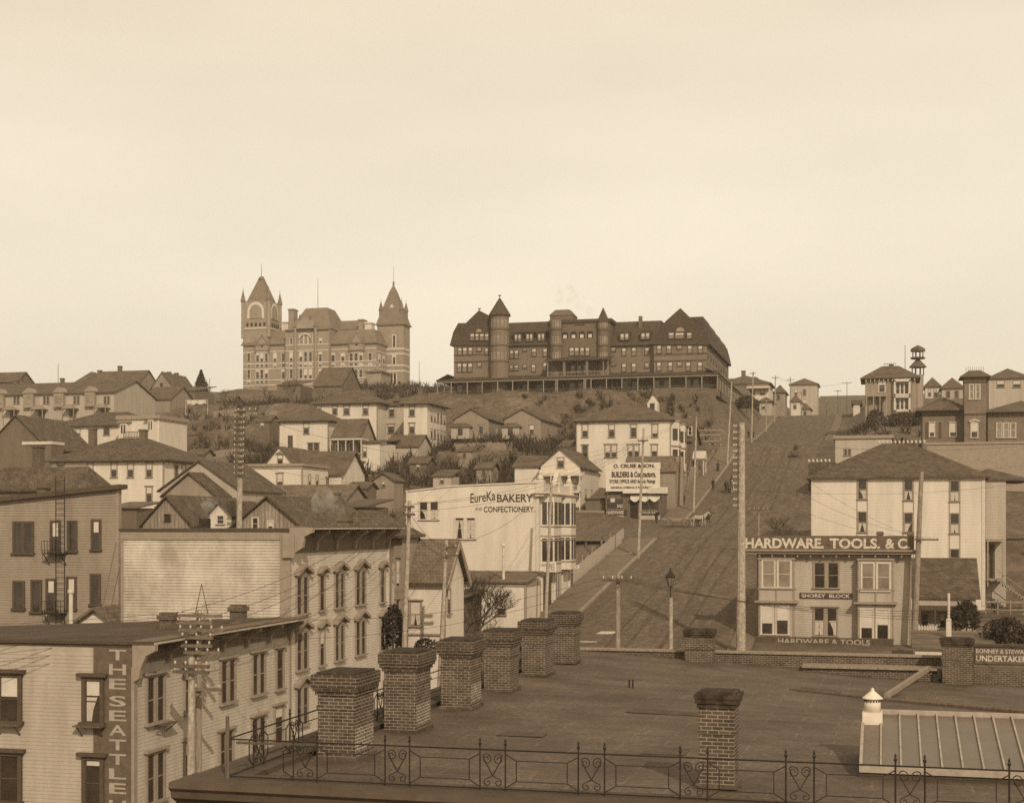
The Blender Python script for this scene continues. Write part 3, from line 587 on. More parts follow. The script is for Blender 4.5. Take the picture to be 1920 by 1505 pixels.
wfr(e, Ff, Ya, 162, 1275, 190, 1353, fr='trim_brown', hood='flat', blind=.36, curtain=.6, c=.16, n=.12)
wfr(e, Ff, Ya, 162, 1424, 190, 1510, fr='trim_brown', hood='flat', blind=.12, c=.16, n=.12)
wfr(e, Ff, Ya, 2, 1268, 36, 1350, fr='trim_brown', hood='flat', blind=.45, c=.16, n=.12)
wfr(e, Ff, Ya, 2, 1416, 36, 1500, fr='trim_brown', hood='flat', c=.16, n=.12)
for px, py in ((174, 1358), (20, 1355)):  # shelves below the sills
    x, _, z = at(px, py, Ya); b = MB().box(x - .62, x + .62, Ya - .5, Ya - .02, z - .05, z)
    for s_ in (-1, 1): b.tube((x + s_ * .45, Ya - .45, z - .05), (x + s_ * .45, Ya - .03, z - .45), .03, .03, 4)
    b.build('sill_shelf', 'wood_dark', e)
kw = dict(fr='trim_tan', hood='flat', c=.12, n=.1)
for (x0, y0, x1, y1, st) in ((274, 1268, 305, 1352, 'double'), (345, 1252, 355, 1335, 'sash'), (413, 1238, 438, 1315, 'double'), (472, 1226, 494, 1300, 'double'), (517, 1218, 529, 1290, 'sash'),
                             (274, 1412, 305, 1500, 'double'), (345, 1392, 355, 1480, 'sash'), (411, 1372, 434, 1440, 'double'), (472, 1345, 494, 1425, 'double'), (514, 1325, 528, 1400, 'sash')):
    wrr(e, Rr, XW, x0, y0, x1, y1, st=st, **kw)
x, y, z = atx(292, 1356, XW); b = MB().box(x + .02, x + .5, y - .1, y + 1.0, z - .05, z)
for s_ in (0, .85): b.tube((x + .45, y + s_, z - .05), (x + .03, y + s_, z - .4), .03, .03, 4)
b.build('sill_shelf', 'wood_dark', e)
for i, (px, py0, py1) in enumerate(((316, 1148, 1200), (447, 1133, 1172))):
    Y_ = 58 + 3.6 * i; x, _, z = at(px, py0, Y_); MB().box(x - .3, x + .3, Y_ - .3, Y_ + .3, zt - 1.1, z).box(x - .38, x + .38, Y_ - .38, Y_ + .38, z - .3, z - .1).build('chimney', 'brick', e)

# ---- its tall annex: bright boarded west wall, gabled window hoods
zA = atx(545, 996, XW)[2]; XA = fx(228, Yb)
e = empty('boarding_house', ((XA + XW) / 2, Yb, -16), 'tall boarded rooming house with a blank sunlit end wall and pedimented windows', 'building')
Fa = plane('f', Yb)
b = MB().box(XA, XW, Yb, Yc, -18, zA); clap(b, Fa, XA + .12, XW - .55, -10, zA - .42, .148, .034); b.build('wall', 'clap_pale', e)
b = MB(); clap(b, Rr, Yb + .1, Yc - .12, -16, zA - 1.1, .148, .014); b.build('side_siding', 'clap_tan2', e)
b = MB().box(XA - .1, XW + .1, Yb - .14, Yc, zA, zA + .14).mt(1).box(XA - .02, XW - .55, Yb - .08, Yb - .001, zA - .42, zA).box(XA - .02, XA + .12, Yb - .06, Yb - .001, -10, zA - .42).box(XW - .55, XW - .0, Yb - .06, Yb - .001, -16, zA); b.build('roof', ['tar_roof', 'trim_tan'], e)
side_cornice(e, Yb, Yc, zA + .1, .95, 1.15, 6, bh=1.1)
b = MB().prism([(XW + .02, zA + .2), (XW + 1.25, zA + .2), (XW + 1.25, zA - .05), (XW + .8, zA - .25), (XW + .72, zA - .8), (XW + .3, zA - 1.05), (XW + .02, zA - 1.05)], 'y', Yb - .2, Yb + .05).box(XW - .35, XW + .295, Yb - .24, Yb - .085, zA - 1.3, zA - .1); b.build('corner_bracket', 'trim_tan', e)
for r_ in range(3):
    for (x0, x1, yt0, yb0, yt1, yb1, st) in ((555, 575, 1082, 1150, 1186, 1254, 'double'), (598, 606, 1079, 1143, 1180, 1246, 'sash'), (627, 643, 1075, 1138, 1173, 1236, 'double'), (666, 683, 1071, 1132, 1165, 1226, 'double'), (712, 719, 1068, 1128, 1158, 1218, 'sash')):
        yt = yt0 + (yt1 - yt0) * r_; yb_ = yb0 + (yb1 - yb0) * r_
        if r_ == 2 and x0 > 640: continue
        wrr(e, Rr, XW, x0, yt, x1, yb_, st=st, fr='trim_tan', hood='ped', c=.1, n=.1)
b = MB().box(XW + .001, XW + .07, Yc - .22, Yc, -16, zA - 1.0); b.build('corner_board', 'trim_white', e)
x, _, z = at(594, 962, 74); 
for px, py in ((566, 985), (647, 968)):
    Y_ = Yb + 6; x, _, z = at(px, py, Y_); MB().box(x - .35, x + .35, Y_ - .3, Y_ + .3, zA, z).box(x - .42, x + .42, Y_ - .38, Y_ + .38, z - .25, z - .08).build('chimney', 'brick_far', e)
# narrow set-back wing beyond
zB = atx(742, 1008, XW - .6)[2]; Yd = atx(757, 1000, XW)[1]
e = empty('narrow_wing', (XW - 4, Yc + .1, -14), 'narrow boarded wing with bracketed eaves between the rooming house and the pole', 'building')
b = MB().box(XA, XW - .6, Yc + .02, Yd, -16, zB); R2 = plane('r', XW - .6); clap(b, R2, Yc + .02, Yd, -12, zB - .6, .15, .014); b.build('wall', 'clap_tan', e)
b = MB().box(XA, XW + .3, Yc + .02, Yd + .2, zB, zB + .15).box(XW - .59, XW - .1, Yc + .05, Yd, zB - .45, zB - .01); b.build('roof', 'trim_brown', e)
wrr(e, R2, XW - .6, 741, 1048, 748, 1098, fr='trim_tan', hood='flat', blind=.9); wrr(e, R2, XW - .6, 741, 1125, 747, 1175, fr='trim_tan', hood='flat')

# ---- brown boarded building at the far left, with fire escape
Yn = 74; zL = fz(222, 917, Yn); zL0 = fz(22, 938, Yn); X1 = fx(222, Yn); X0 = -58
e = empty('tenement', ((X0 + X1) / 2, Yn, -14), 'brown boarded building at the left edge with a sloping roof line and fire ladder', 'building')
k = (zL - zL0) / (X1 - fx(22, Yn)); zl = zL0 + k * (X0 - fx(22, Yn)); Fn = plane('f', Yn)
b = MB().prism([(X0, -16), (X1, -16), (X1, zL), (X0, zl)], 'y', Yn, Yn + .35).box(X0, X1 - .3, Yn + .36, Yn + 16, -16, -.6); clap(b, Fn, X0, X1 - .1, -12, zL0 - 1.2, .15, .018)
z = zL0 - 1.2
while z < zL - .2:
    ua = max(X0, fx(22, Yn) + (z + .3 - zL0) / k); b.add([Fn(ua, .028, z), Fn(X1 - .1, .028, z), Fn(X1 - .1, 0, z + .15), Fn(ua, 0, z + .15)], [(0, 1, 2, 3)]); z += .15
b.build('wall', 'clap_grey', e)
b = MB().prism([(X0, zl), (X1 + .25, zL + .02), (X1 + .25, zL + .28), (X0, zl + .26)], 'y', Yn - .35, Yn + .6); b.build('roof', 'trim_brown', e)
MB().box(X1 - .12, X1 + .03, Yn - .05, Yn + .15, -14, zL).build('corner_board', 'trim_tan', e)
for (x0, y0, x1, y1, st) in ((28, 981, 61, 1036, 'double'), (98, 979, 111, 1033, 'sash'), (130, 979, 142, 1032, 'sash'), (175, 977, 187, 1029, 'sash'), (28, 1092, 44, 1140, 'sash'), (62, 1090, 76, 1146, 'sash'), (90, 1088, 103, 1144, 'sash'), (128, 1084, 141, 1140, 'sash'), (173, 1079, 186, 1132, 'sash'), (-30, 983, -8, 1038, 'double')):
    wfr(e, Fn, Yn, x0, y0, x1, y1, st=st, fr='trim_brown', c=.12)
b = MB(); xe = fx(119, Yn); hw = .28
for s_ in (-1, 1): b.tube((xe + s_ * hw, Yn - .35, -8), (xe + s_ * hw, Yn - .35, fz(119, 893, Yn)), .025, .025, 4)
z = -8
while z < fz(119, 896, Yn): b.tube((xe - hw, Yn - .35, z), (xe + hw, Yn - .35, z), .016, .016, 4); z += .33
for py in (1036, 1148):
    zz = fz(105, py, Yn); b.box(fx(92, Yn), fx(127, Yn), Yn - .75, Yn - .05, zz - .05, zz)
    for i in range(8): xx = fx(92, Yn) + i * (fx(127, Yn) - fx(92, Yn)) / 7; b.tube((xx, Yn - .75, zz), (xx, Yn - .75, zz + .7), .014, .014, 4)
    b.tube((fx(92, Yn), Yn - .75, zz + .7), (fx(127, Yn), Yn - .75, zz + .7), .018, .018, 4)
    for s_ in (94, 125): b.tube((fx(s_, Yn), Yn - .7, zz - .05), (fx(s_, Yn), Yn - .05, zz - .7), .025, .025, 4)
b.build('fire_escape', 'iron', e)
Y_ = Yn + 7; x, _, z = at(82, 905, Y_); MB().box(x - .3, x + .3, Y_ - .3, Y_ + .3, zL0 - .5, z).box(x - .4, x + .4, Y_ - .4, Y_ + .4, z - .35, z - .1).build('chimney', 'brick', e)
# leaning ladder between, small white gable, white stovepipe
b = MB(); q0 = Vector(at(193, 1170, 69)); q1 = Vector(at(226, 1015, 68.2)); w = .25
for s_ in (-1, 1): b.tube(q0 + Vector((s_ * w, 0, 0)), q1 + Vector((s_ * w, 0, 0)), .03, .03, 4)
n = 22
for i in range(1, n): p = q0.lerp(q1, i / n); b.tube(p - Vector((w, 0, 0)), p + Vector((w, 0, 0)), .018, .018, 4)
tag(b.build('ladder', 'wood_grey'), 'long wooden ladder leaning between the brown building and the pale end wall', 'ladder')
h = HP('lean_shed', 'little white-gabled shed at the foot of the leaning ladder', 'shed', 140, 222, 67.6, 4, 1172, 1138, 181, wall='white_board', roof='gy', rmat='shingle_pale', o=.3, zb=-14)
b = MB(); x, _, z = at(133, 1112, 66); b.tube((x, 66, -9), (x, 66, z), .11, .11, 10).tube((x, 66, z + .02), (x, 66, z + .2), .17, .17, 10); tag(b.build('stovepipe', 'trim_white'), 'white stovepipe rising in front of the brown building', 'chimney pipe')
b = MB().prism([(-58, fz(30, 1196, 62)), (-43, fz(30, 1198, 62)), (-43, -14), (-58, -14)], 'y', 62, 64); 
tag(b.build('back_porch', 'brown_board'), 'dark boarded back porch under the fire ladder at the left edge', 'porch')

# ---- small steep-roofed house by the poles
X1 = fx(834, 91); h = House('steep_cottage', 'small white cottage with a steep scalloped roof between two poles', 'house', fx(745, 91), X1, 91, 95.4, fz(800, 1084, 91), -14, wall='white_board', roof='gx', zr=fz(812, 1014, 93.2), rmat='shingle_pale', o=.35)
h.wf(770, 1128, 789, 1172, fr='trim_tan', hood='flat', blind=.5, curtain=.5)
MB().box(h.X0, h.X1 + .03, 90.85, 90.99, fz(800, 1190, 91), fz(800, 1187, 91)).box(h.X1 - .02, h.X1 + .05, 90.93, 91.1, -14, h.ze).build('trim', 'trim_tan', h.e)
b = MB()
for i in range(22): x = fx(757, 90.6) + (h.X1 - fx(757, 90.6)) * i / 21; b.lathe(x, 90.62, [(.08, h.ze - .42), (.08, h.ze - .28)], 8)
b.build('scalloped_trim', 'trim_brown', h.e)
b = MB()
for s_ in (-1, 1): ym = 93.2; b.prism([(ym + s_ * 2.75, h.ze - .35), (ym, h.zr + .05), (ym, h.zr - .4), (ym + s_ * 2.55, h.ze - .75)], 'x', h.X1 + .36, h.X1 + .44)
b.build('bargeboard', 'trim_tan', h.e)
h.wr(838, 1105, 843, 1150, fr='trim_tan')
# ---- bakery
Yk = atx(1010, 905, XW)[1]; zK = fz(1008, 905, Yk); zK0 = fz(764, 922, Yk); XK = fx(763, Yk); Fk = plane('f', Yk); YkE = atx(1071, 950, XW + .2)[1]
e = empty('bakery', ((XK + XW) / 2, Yk, -10), 'white boarded three-storey bakery with painted side wall and bay windows on the street', 'bakery')
b = MB().prism([(XK, -13), (XW, -13), (XW, zK), (fx(850, Yk), fz(850, 912, Yk)), (XK, zK0)], 'y', Yk, YkE); b.build('wall', 'white_board', e)
b = MB().box(XK - .06, XK + .12, Yk - .06, Yk - .001, -13, zK0).build('corner_board', 'trim_white', e); MB().box(XW - .22, XW + .03, Yk - .06, Yk - .001, -13, zK - .3).build('corner_board', 'trim_white', e)
b = MB().prism([(XK - .1, zK0), (fx(850, Yk), fz(850, 912, Yk)), (XW, zK), (XW, zK + .12), (fx(850, Yk), fz(850, 912, Yk) + .12), (XK - .1, zK0 + .12)], 'y', Yk - .1, Yk + .3); b.build('coping', 'trim_white', e)
kw = dict(st='double', fr='trim_white', c=.1)
wfr(e, Fk, Yk, 787, 941, 822, 973, curtain=.55, **kw); wfr(e, Fk, Yk, 854, 971, 891, 1009, curtain=.9, **kw)
b = MB(); letters(b, 'EureKa', Fk, fx(882, Yk), fx(929, Yk), fz(905, 943, Yk), fz(905, 925, Yk), .012, .012, .28); letters(b, 'BAKERY', Fk, fx(932, Yk), fx(999, Yk), fz(965, 941, Yk), fz(965, 926, Yk), .012, .02)
letters(b, 'CONFECTIONERY.', Fk, fx(907, Yk), fx(1003, Yk), fz(955, 960, Yk), fz(955, 949, Yk), .012, .022); letters(b, 'AND', Fk, fx(891, Yk), fx(904, Yk), fz(898, 957, Yk), fz(898, 951, Yk), .012, .0)
b.build('lettering', 'paint_dark', e)
# street front: parapet, cornice, two bay stacks over the shop
Rk = plane('r', XW); b = MB(); b.box(XW - .3, XW + .25, Yk, YkE, fz(1010, 924, Yk) , fz(1010, 905, Yk)); b.box(XW - .25, XW + .5, Yk - .35, YkE + .2, fz(1010, 930, Yk), fz(1010, 925, Yk))
b.box(XW - .45, XW + .75, Yk - .5, YkE + .3, fz(1010, 925, Yk), fz(1010, 923, Yk)); b.build('cornice', 'trim_white', e)
for y in (Yk + .3, Yk + 6.6, YkE - .4):
    b = MB(); zt_ = fz(1010, 905, Yk); b.box(XW - .3, XW + .45, y - .35, y + .35, zt_ - 1.2, zt_ + .25); b.lathe(XW + .07, y, [(.22, zt_ + .25), (.3, zt_ + .4), (.1, zt_ + .75), (.16, zt_ + .85), (.02, zt_ + 1.15)], 8); b.build('finial', 'trim_white', e)
b = MB(); b.prism([(Yk + 5.2, fz(1010, 905, Yk)), (Yk + 8.2, fz(1010, 905, Yk)), (Yk + 6.7, fz(1010, 905, Yk) + 1.2)], 'x', XW - .1, XW + .3)
b.build('pediment', 'trim_white', e)
z3b, z3t = fz(1035, 983, Yk + 5), fz(1035, 942, Yk + 5); z2b, z2t = fz(1035, 1050, Yk + 5), fz(1035, 1008, Yk + 5)
for (ya, yb_) in ((Yk + .7, Yk + 5.6), (Yk + 7.6, YkE - .5)):
    d = .95; ch = 1.0; b = MB(); out = [(XW, ya), (XW + d, ya + ch), (XW + d, yb_ - ch), (XW, yb_)]
    b.prism(out, 'z', z2b - .9, fz(1010, 930, Yk) - .02); o_ = b.build('bay_window', 'trim_white', e)
    b = MB()
    for (zb_, zt_) in ((z3b, z3t), (z2b, z2t)):
        nn = 2; w_ = (yb_ - ya - 2 * ch) / nn
        for i in range(nn): b.box(XW + d, XW + d + .02, ya + ch + i * w_ + .25, ya + ch + (i + 1) * w_ - .12, zb_, zt_)
        for s_, y0_ in ((1, ya), (-1, yb_)):     # canted sides
            p0 = Vector((XW, y0_)); p1 = Vector((XW + d, y0_ + s_ * ch)); nrm = Vector((s_ * -(p1.y - p0.y), s_ * (p1.x - p0.x))).normalized() * .02
            for a_, c_ in ((.12, .46), (.56, .9)):
                u = p0.lerp(p1, a_) - nrm * -1 * 1; v = p0.lerp(p1, c_) - nrm * -1; nx_, ny_ = (.02 if True else 0), (-.02 if s_ > 0 else .02)
                u = p0.lerp(p1, a_); v = p0.lerp(p1, c_); b.add([(u.x + .015, u.y + ny_, zb_), (v.x + .015, v.y + ny_, zb_), (v.x + .015, v.y + ny_, zt_), (u.x + .015, u.y + ny_, zt_)], [(0, 1, 2, 3)])
    b.build('pane', 'glass', o_)
    b = MB()
    for zz in (z3b - .12, z2b - .12, z3b - .8 - .5, z2t + .25): b.prism([(XW, ya - .06), (XW + d + .07, ya + ch - .06), (XW + d + .07, yb_ - ch + .06), (XW, yb_ + .06)], 'z', zz - .1, zz)
    b.build('sill_band', 'trim_tan', o_)
b = MB(); zs0, zs1 = -9, fz(1030, 1078, Yk + 4)
b.box(XW, XW + .06, Yk + 1.2, Yk + 4.6, zs0 + 1, zs1); b.box(XW, XW + .06, Yk + 6.2, Yk + 8.6, zs0 + 1.5, zs1); b.build('shop_window', 'glass', e)
b = MB()
for y in (Yk + .9, Yk + 4.9, Yk + 5.9, Yk + 8.9, YkE - .2): b.box(XW, XW + .16, y - .12, y + .12, -10, zs1 + .3)
for y in (Yk + 6.9, Yk + 7.6, Yk + 8.2): b.box(XW + .05, XW + .1, y - .04, y + .04, zs0 + 1.5, zs1)
b.box(XW, XW + .2, Yk, YkE, zs1 + .2, zs1 + .5); b.build('shopfront', 'trim_white', e)
Y_ = Yk + .2; zc = fz(1020, 1062, Yk)
b = MB().box(XW + .05, XW + 1.5, Yk + .1, Yk + .16, zc - .45, zc + .42); sgn = b.build('hanging_sign', 'sign_white', e)
b = MB(); letters(b, 'CAKES', plane('f', Yk + .1), XW + .15, XW + .65, zc + .02, zc + .25, .01); letters(b, 'PIES', plane('f', Yk + .1), XW + .85, XW + 1.35, zc - .3, zc + .25, .01); b.build('lettering', 'paint_dark', sgn)
b = MB(); ym = YkE - 1.6; xm0, xm1 = XW + .5, XW + 2.2; zc = fz(1066, 1062, ym); b.box(fx(1046, ym), fx(1086, ym), ym, ym + .06, zc - .17, zc + .17); sgn = b.build('hanging_sign', 'sign_white', e)
b = MB(); letters(b, 'MILLINERY', plane('f', ym), fx(1048, ym), fx(1084, ym), zc - .1, zc + .1, .012, .01); b.build('lettering', 'paint_dark', sgn)
b = MB(); b.box(XW + .1, XW + 1.1, Yk + 3, Yk + 3.05, -8.3, -7.4); sgn = b.build('hanging_sign', 'sign_white', e); b = MB(); letters(b, 'PIES', plane('f', Yk + 3), XW + .2, XW + 1.0, -8.1, -7.6, .01); b.build('lettering', 'paint_dark', sgn)
for px, w in ((780, .3), (838, .25)): x, _, z = at(px, 911, Yk + 2); MB().box(x - w, x + w, Yk + 1.7, Yk + 2.3, zK0 - 1, z).box(x - w - .08, x + w + .08, Yk + 1.62, Yk + 2.38, z - .2, z - .05).build('chimney', 'brick_far', e)
# shed against the bakery's wall
h = HP('side_shed', 'low white shed with a shallow roof against the painted bakery wall', 'shed', 842, 985, 112.6, 5.2, 1091, 1073, wall='white_board', roof='shed', rmat='shingle_pale', o=.25, trim='trim_tan')
h.wf(932, 1117, 948, 1152, fr='trim_tan', c=.08)
b = MB(); x, _, z = at(944, 1024, 113.5); b.tube((x, 113.5, h.ze), (x, 113.5, z), .12, .12, 10); b.lathe(x, 113.5, [(.2, z), (.2, z + .12), (.04, z + .26)], 10); b.build('stovepipe', 'trim_white', h.e)
h = HP('porch_house', 'low brown house with a porch behind the bare tree', 'house', 842, 868, 104, 5, 1118, 1108, wall='brown_board', roof='shed', rmat='shingle_far', o=.4)
h.wf(850, 1128, 860, 1160, fr='trim_tan')
# ================================================================== MIDDLE GROUND, LEFT OF THE STREET
G = 'frame houses on the hillside'
def dep(X, pxfar, Y0): return atx(pxfar, 900, X)[1] - Y0
Y_ = 100; X1 = fx(571, Y_); zr_ = fz(501, 932, Y_); X0 = fx(435, Y_)
h = House('gabled_barn', 'board-and-batten gabled barn behind the blank end wall', 'barn', X0, X1, Y_, Y_ + 15, fz(571, 990, Y_), wall='old_plank', roof='gy', zr=zr_, rmat='shingle', o=.25, group=G)
h.wf(474, 971, 484, 992, fr='trim_white', c=.08); h.wf(503, 977, 512, 992, fr='trim_white', c=.08)
h.chim(566, 985, 996, .5, 98.5, wpx=1) if False else None
h = HP('shingled_house', 'long low house with a plain shingled roof and a smoking chimney', 'house', 590, 728, 87, 6.5, 1003, 956, 690, wall='tan_board', roof='hip', ins=1.6, rmat='shingle', o=.3, group=G)
h.chim(648, 969, 990, .75, 88.5, 'brick'); JY = 88.5
Y_ = 104; X1 = fx(361, Y_); X0 = fx(268, Y_)
h = House('plank_shed', 'weathered plank shed with one small dark window, left of the smoking stovepipe', 'shed', X0, X1, Y_, Y_ + 12, fz(361, 984, Y_), wall='old_plank', roof='gy', zr=fz(314, 931, Y_), rmat='shingle', o=.2, group=G)
h.wf(309, 964, 320, 976, fr='wood_dark', pane='dark_void', c=.04)
Y_ = 101; h = House('white_shed', 'small whitewashed gabled shed beside the tall many-armed pole', 'shed', fx(393, Y_), fx(434, Y_), Y_, Y_ + 6, fz(430, 964, Y_), wall='white_board', roof='gy', zr=fz(413, 941, Y_), rmat='shingle', o=.25, group=G)
h.wf(408, 967, 420, 981, fr='trim_white', c=.08)
b = MB(); x, _, z = at(384, 972, 98); b.box(x - .33, x + .33, 97.7, 98.3, -3, z); tag(b.build('stovepipe', 'soot'), 'black square stovepipe smoking in front of the small white shed', 'chimney pipe')
Y_ = 134; h = House('cross_gabled_house', 'tan house with two stepped gables facing down the hill', 'house', fx(307, Y_), fx(406, Y_), Y_, Y_ + 3, fz(400, 928, Y_), wall='tan_board', roof='gy', zr=fz(357, 887, Y_), rmat='shingle', o=.3, group=G)
b = MB(); x0, x1, zl_ = fx(301, 137), fx(449, 137), fz(449, 918, 137); b.prism([(x0, -8), (x1, -8), (x1, zl_), ((x0 + x1) / 2, fz(375, 865, 137)), (x0, zl_)], 'y', 137, 148); b.build('rear_wall', 'pale_board', h.e)
b = MB(); b.gable('y', x0, x1, 137, 148, zl_, fz(375, 865, 137), .3, .3); b.build('rear_roof', 'shingle', h.e)
h = HP('low_porch', 'low brown porch roof between the brown building and the plank shed', 'porch', 205, 256, 120, 4, 952, 943, wall='brown_board', roof='shed', rmat='shingle_pale', o=.3)
h = HP('hipped_house', 'house with a dark hipped roof showing above the brown building', 'house', -40, 160, 98, 4, 917, 875, 80, wall='brown_board', roof='hip', rmat='shingle', o=.3, ins=1.2, group=G)
h.chim(72, 834, 872, .7, 100.5, 'brick')
# big white hip-roofed house with roof railing
h = HP('large_white_house', 'large white three-storey house with a railed hipped roof and four windows in a row', 'house', 95, 306, 158, 14, 862, 822, 240, wall='white_board', roof='hip', flat=(7.0, 6.6), rmat='shingle', o=.7, trim='trim_tan', group=G)
kw = dict(fr='trim_tan', hood='flat', c=.11)
for x0, x1 in ((164, 174), (209, 219), (240, 250), (275, 285)): h.wf(x0, 868, x1, 894, blind=.45, **kw)
h.wf(275, 913, 285, 942, blind=.4, **kw); h.wf(208, 913, 224, 942, **kw); h.wf(108, 866, 120, 880, blind=.3, **kw)
h.wr(327, 873, 333, 897, **kw); h.wr(341, 871, 347, 895, **kw)
b = MB(); zq = h.zr; xa_, xb_ = h.X0 + 6.5, h.X1 - 6.5
for z in (zq + .1, zq + .75): b.box(xa_, xb_, h.Y0 + 6.1, h.Y0 + 6.16, z, z + .07)
x = xa_
while x < xb_: b.box(x, x + .05, h.Y0 + 6.1, h.Y0 + 6.15, zq, zq + .8); x += .22
b.build('roof_railing', 'trim_brown', h.e); h.chim(174, 802, 832, .8, h.Y0 + 4); h.chim(269, 805, 829, .8, h.Y0 + 5)
# long white house and bay-windowed house above it
h = HP('long_white_house', 'long low white house with a broad dark roof, high on the left slope', 'house', 94, 262, 200, 12, 797, 773, 190, wall='white_board', roof='hip', rmat='shingle', o=.6, ins=6, group=G)
h.wf(105, 802, 112, 822, fr='trim_tan', hood='flat'); h.wf(143, 802, 150, 822, fr='trim_tan', hood='flat', blind=.5); h.wf(195, 802, 205, 815, fr='trim_tan', hood='flat')
h = HP('bay_window_house', 'white house with two flat-topped bay windows beside the long dark roof', 'house', 222, 298, 196, 9, 786, 783, wall='white_board', roof='flat', rmat='trim_tan', o=.3, group=G)
for a_, c_, t_ in ((226, 246, 793), (277, 296, 786)):
    b = MB(); x0, x1 = fx(a_, 196), fx(c_, 196); b.prism([(x0, 196), (x0 + .4, 195.2), (x1 - .4, 195.2), (x1, 196)], 'z', h.zb + 2, fz(a_, t_, 196)); o_ = b.build('bay_window', 'trim_white', h.e)
    b = MB().box(x0 + .55, (x0 + x1) / 2 - .1, 195.17, 195.2, fz(a_, t_ + 20, 196), fz(a_, t_ + 4, 196)).box((x0 + x1) / 2 + .1, x1 - .55, 195.17, 195.2, fz(a_, t_ + 20, 196), fz(a_, t_ + 4, 196)); b.build('pane', 'glass', o_)
    b = MB().box(x0 - .15, x1 + .15, 195.0, 196, fz(a_, t_, 196), fz(a_, t_, 196) + .2); b.build('cornice', 'trim_tan', o_)
h = HP('brown_gabled_house', 'brown gabled house at the left edge under the terrace row', 'house', -25, 88, 178, 12, 838, 786, 33, wall='brown_board', roof='gy', rmat='shingle', o=.5, group=G)
h.wf(50, 842, 58, 860, fr='trim_tan')
h = HP('flat_porch', 'narrow pale porch roof at the left edge above the dark hipped roof', 'porch', 43, 96, 172, 3, 833, 829, wall='brown_board', roof='flat', rmat='trim_white', o=.1)
# terrace row
h = HP('terrace_row', 'row of pale terraced houses with small gabled bays along the left skyline', 'terrace', -40, 214, 262, 17, 738, 719, 100, wall='pale_board', roof='gx', rmat='shingle_far', o=.5, group=G)
kw = dict(fr='trim_tan', c=.12)
for u in (102, 323, 548, 772): h.wf(u / 3.96, 743, (u + 42) / 3.96, 757, st='double', **kw)
for u in (190, 415, 645, -30):
    x0, x1 = fx(u / 3.96, 262), fx((u + 72) / 3.96, 262); b = MB(); b.box(x0, x1, 261.1, 262, fz(50, 765, 262), fz(50, 738, 262)); b.prism([(x0 - .2, fz(50, 738, 262)), (x1 + .2, fz(50, 738, 262)), ((x0 + x1) / 2, fz(50, 728, 262))], 'y', 260.9, 263.5)
    o_ = b.build('bay_window', 'trim_tan', h.e); b = MB()
    for k in (.18, .52): b.box(x0 + (x1 - x0) * k, x0 + (x1 - x0) * (k + .3), 261.06, 261.1, fz(50, 758, 262), fz(50, 743, 262))
    b.build('pane', 'glass_pale', o_)
for u in (310, 540, 775, 100):
    x0, x1 = fx((u - 50) / 3.96, 262), fx((u + 50) / 3.96, 262); b = MB(); b.prism([(x0, fz(50, 769, 262)), (x1, fz(50, 769, 262)), ((x0 + x1) / 2, fz(50, 761, 262))], 'y', 260, 262)
    for q in (x0 + .15, x1 - .3): b.box(q, q + .15, 260.1, 260.25, fz(50, 785, 262), fz(50, 769, 262))
    o_ = b.build('porch', 'trim_tan', h.e); MB().box(x0 + .8, x1 - .8, 261.9, 261.98, fz(50, 785, 262), fz(50, 770, 262)).build('door', 'wood_dark', o_)
h.chim(117, 709, 722, .7); h.chim(30, 712, 722, .7)
h = HP('gabled_skyline_house', 'big dark-roofed house on the left skyline behind the terrace row', 'house', 163, 252, 325, 14, 727, 697, 210, wall='tan_board', roof='gx', rmat='shingle_far', o=.5, group=G)
h.chim(225, 686, 700, .9); h.chim(187, 694, 702, .9)
h = HP('pale_hipped_house', 'pale hipped house on the left skyline, left of the big dark roof', 'house', 143, 178, 335, 8, 716, 698, 160, wall='tan_board', roof='hip', rmat='shingle_far', o=.4, group=G)
h = HP('dark_skyline_house', 'dark house cut by the left edge of the skyline', 'house', -60, 31, 330, 8, 716, 700, -15, wall='brown_board', roof='gx', rmat='shingle_far', o=.4, group=G); h.chim(40, 711, 719, .7, 331)
h = HP('two_chimney_house', 'gabled house with two chimneys on the skyline, left of the fir', 'house', 285, 324, 322, 12, 726, 703, 303, wall='tan_board', roof='gy', rmat='shingle_far', o=.5, group=G)
h.wf(300, 718, 306, 725, fr='trim_tan', pane='dark_void'); h.chim(317, 697, 707, .8); h.chim(331, 699, 709, .8)
h = HP('plain_shed', 'plain brown gabled shed below the house with two chimneys', 'shed', 266, 318, 284, 12, 749, 727, 290, wall='tan_board', roof='gx', rmat='shingle_far', o=.3, group=G)
h = HP('low_hill_house', 'low brown house half hidden by brush right of the plain shed', 'house', 327, 366, 300, 10, 733, 727, wall='brown_board', roof='shed', rmat='shingle_far', o=.3, group=G)
for (px, pt, pb, Y_) in ((109, 682, 719, 300), (393, 709, 730, 380), (786, 678, 730, 385), (1697, 647, 690, 330)):
    x, y, z = at(px, pt, Y_); b = MB().tube((x, y, min(ground(x, y), fz(px, pb, Y_)) - .5), (x, y, z), .11, .07, 6)
    tag(b.build('flagpole', 'wood_grey'), {109: 'thin mast above the terrace row at the far left', 393: 'short thin mast right of the fir', 786: 'bare mast on the skyline between the school and the hotel', 1697: 'bare mast left of the small open tower'}[px], 'mast')
b = MB(); x0, x1 = fx(351, 268), fx(387, 268); n = 8
for i in range(n):
    u = x0 + (x1 - x0) * i / n; v = x0 + (x1 - x0) * (i + 1) / n; s0, s1 = (sin(i * 2) * .15, sin(i * 2 + 2) * .15); zt_ = fz(370, 750, 268); b.add([(u, 268 + s0, zt_ - .8 + s0), (v, 268 + s1, zt_ - .8 + s1), (v, 268, zt_), (u, 268, zt_)], [(0, 1, 2, 3)])
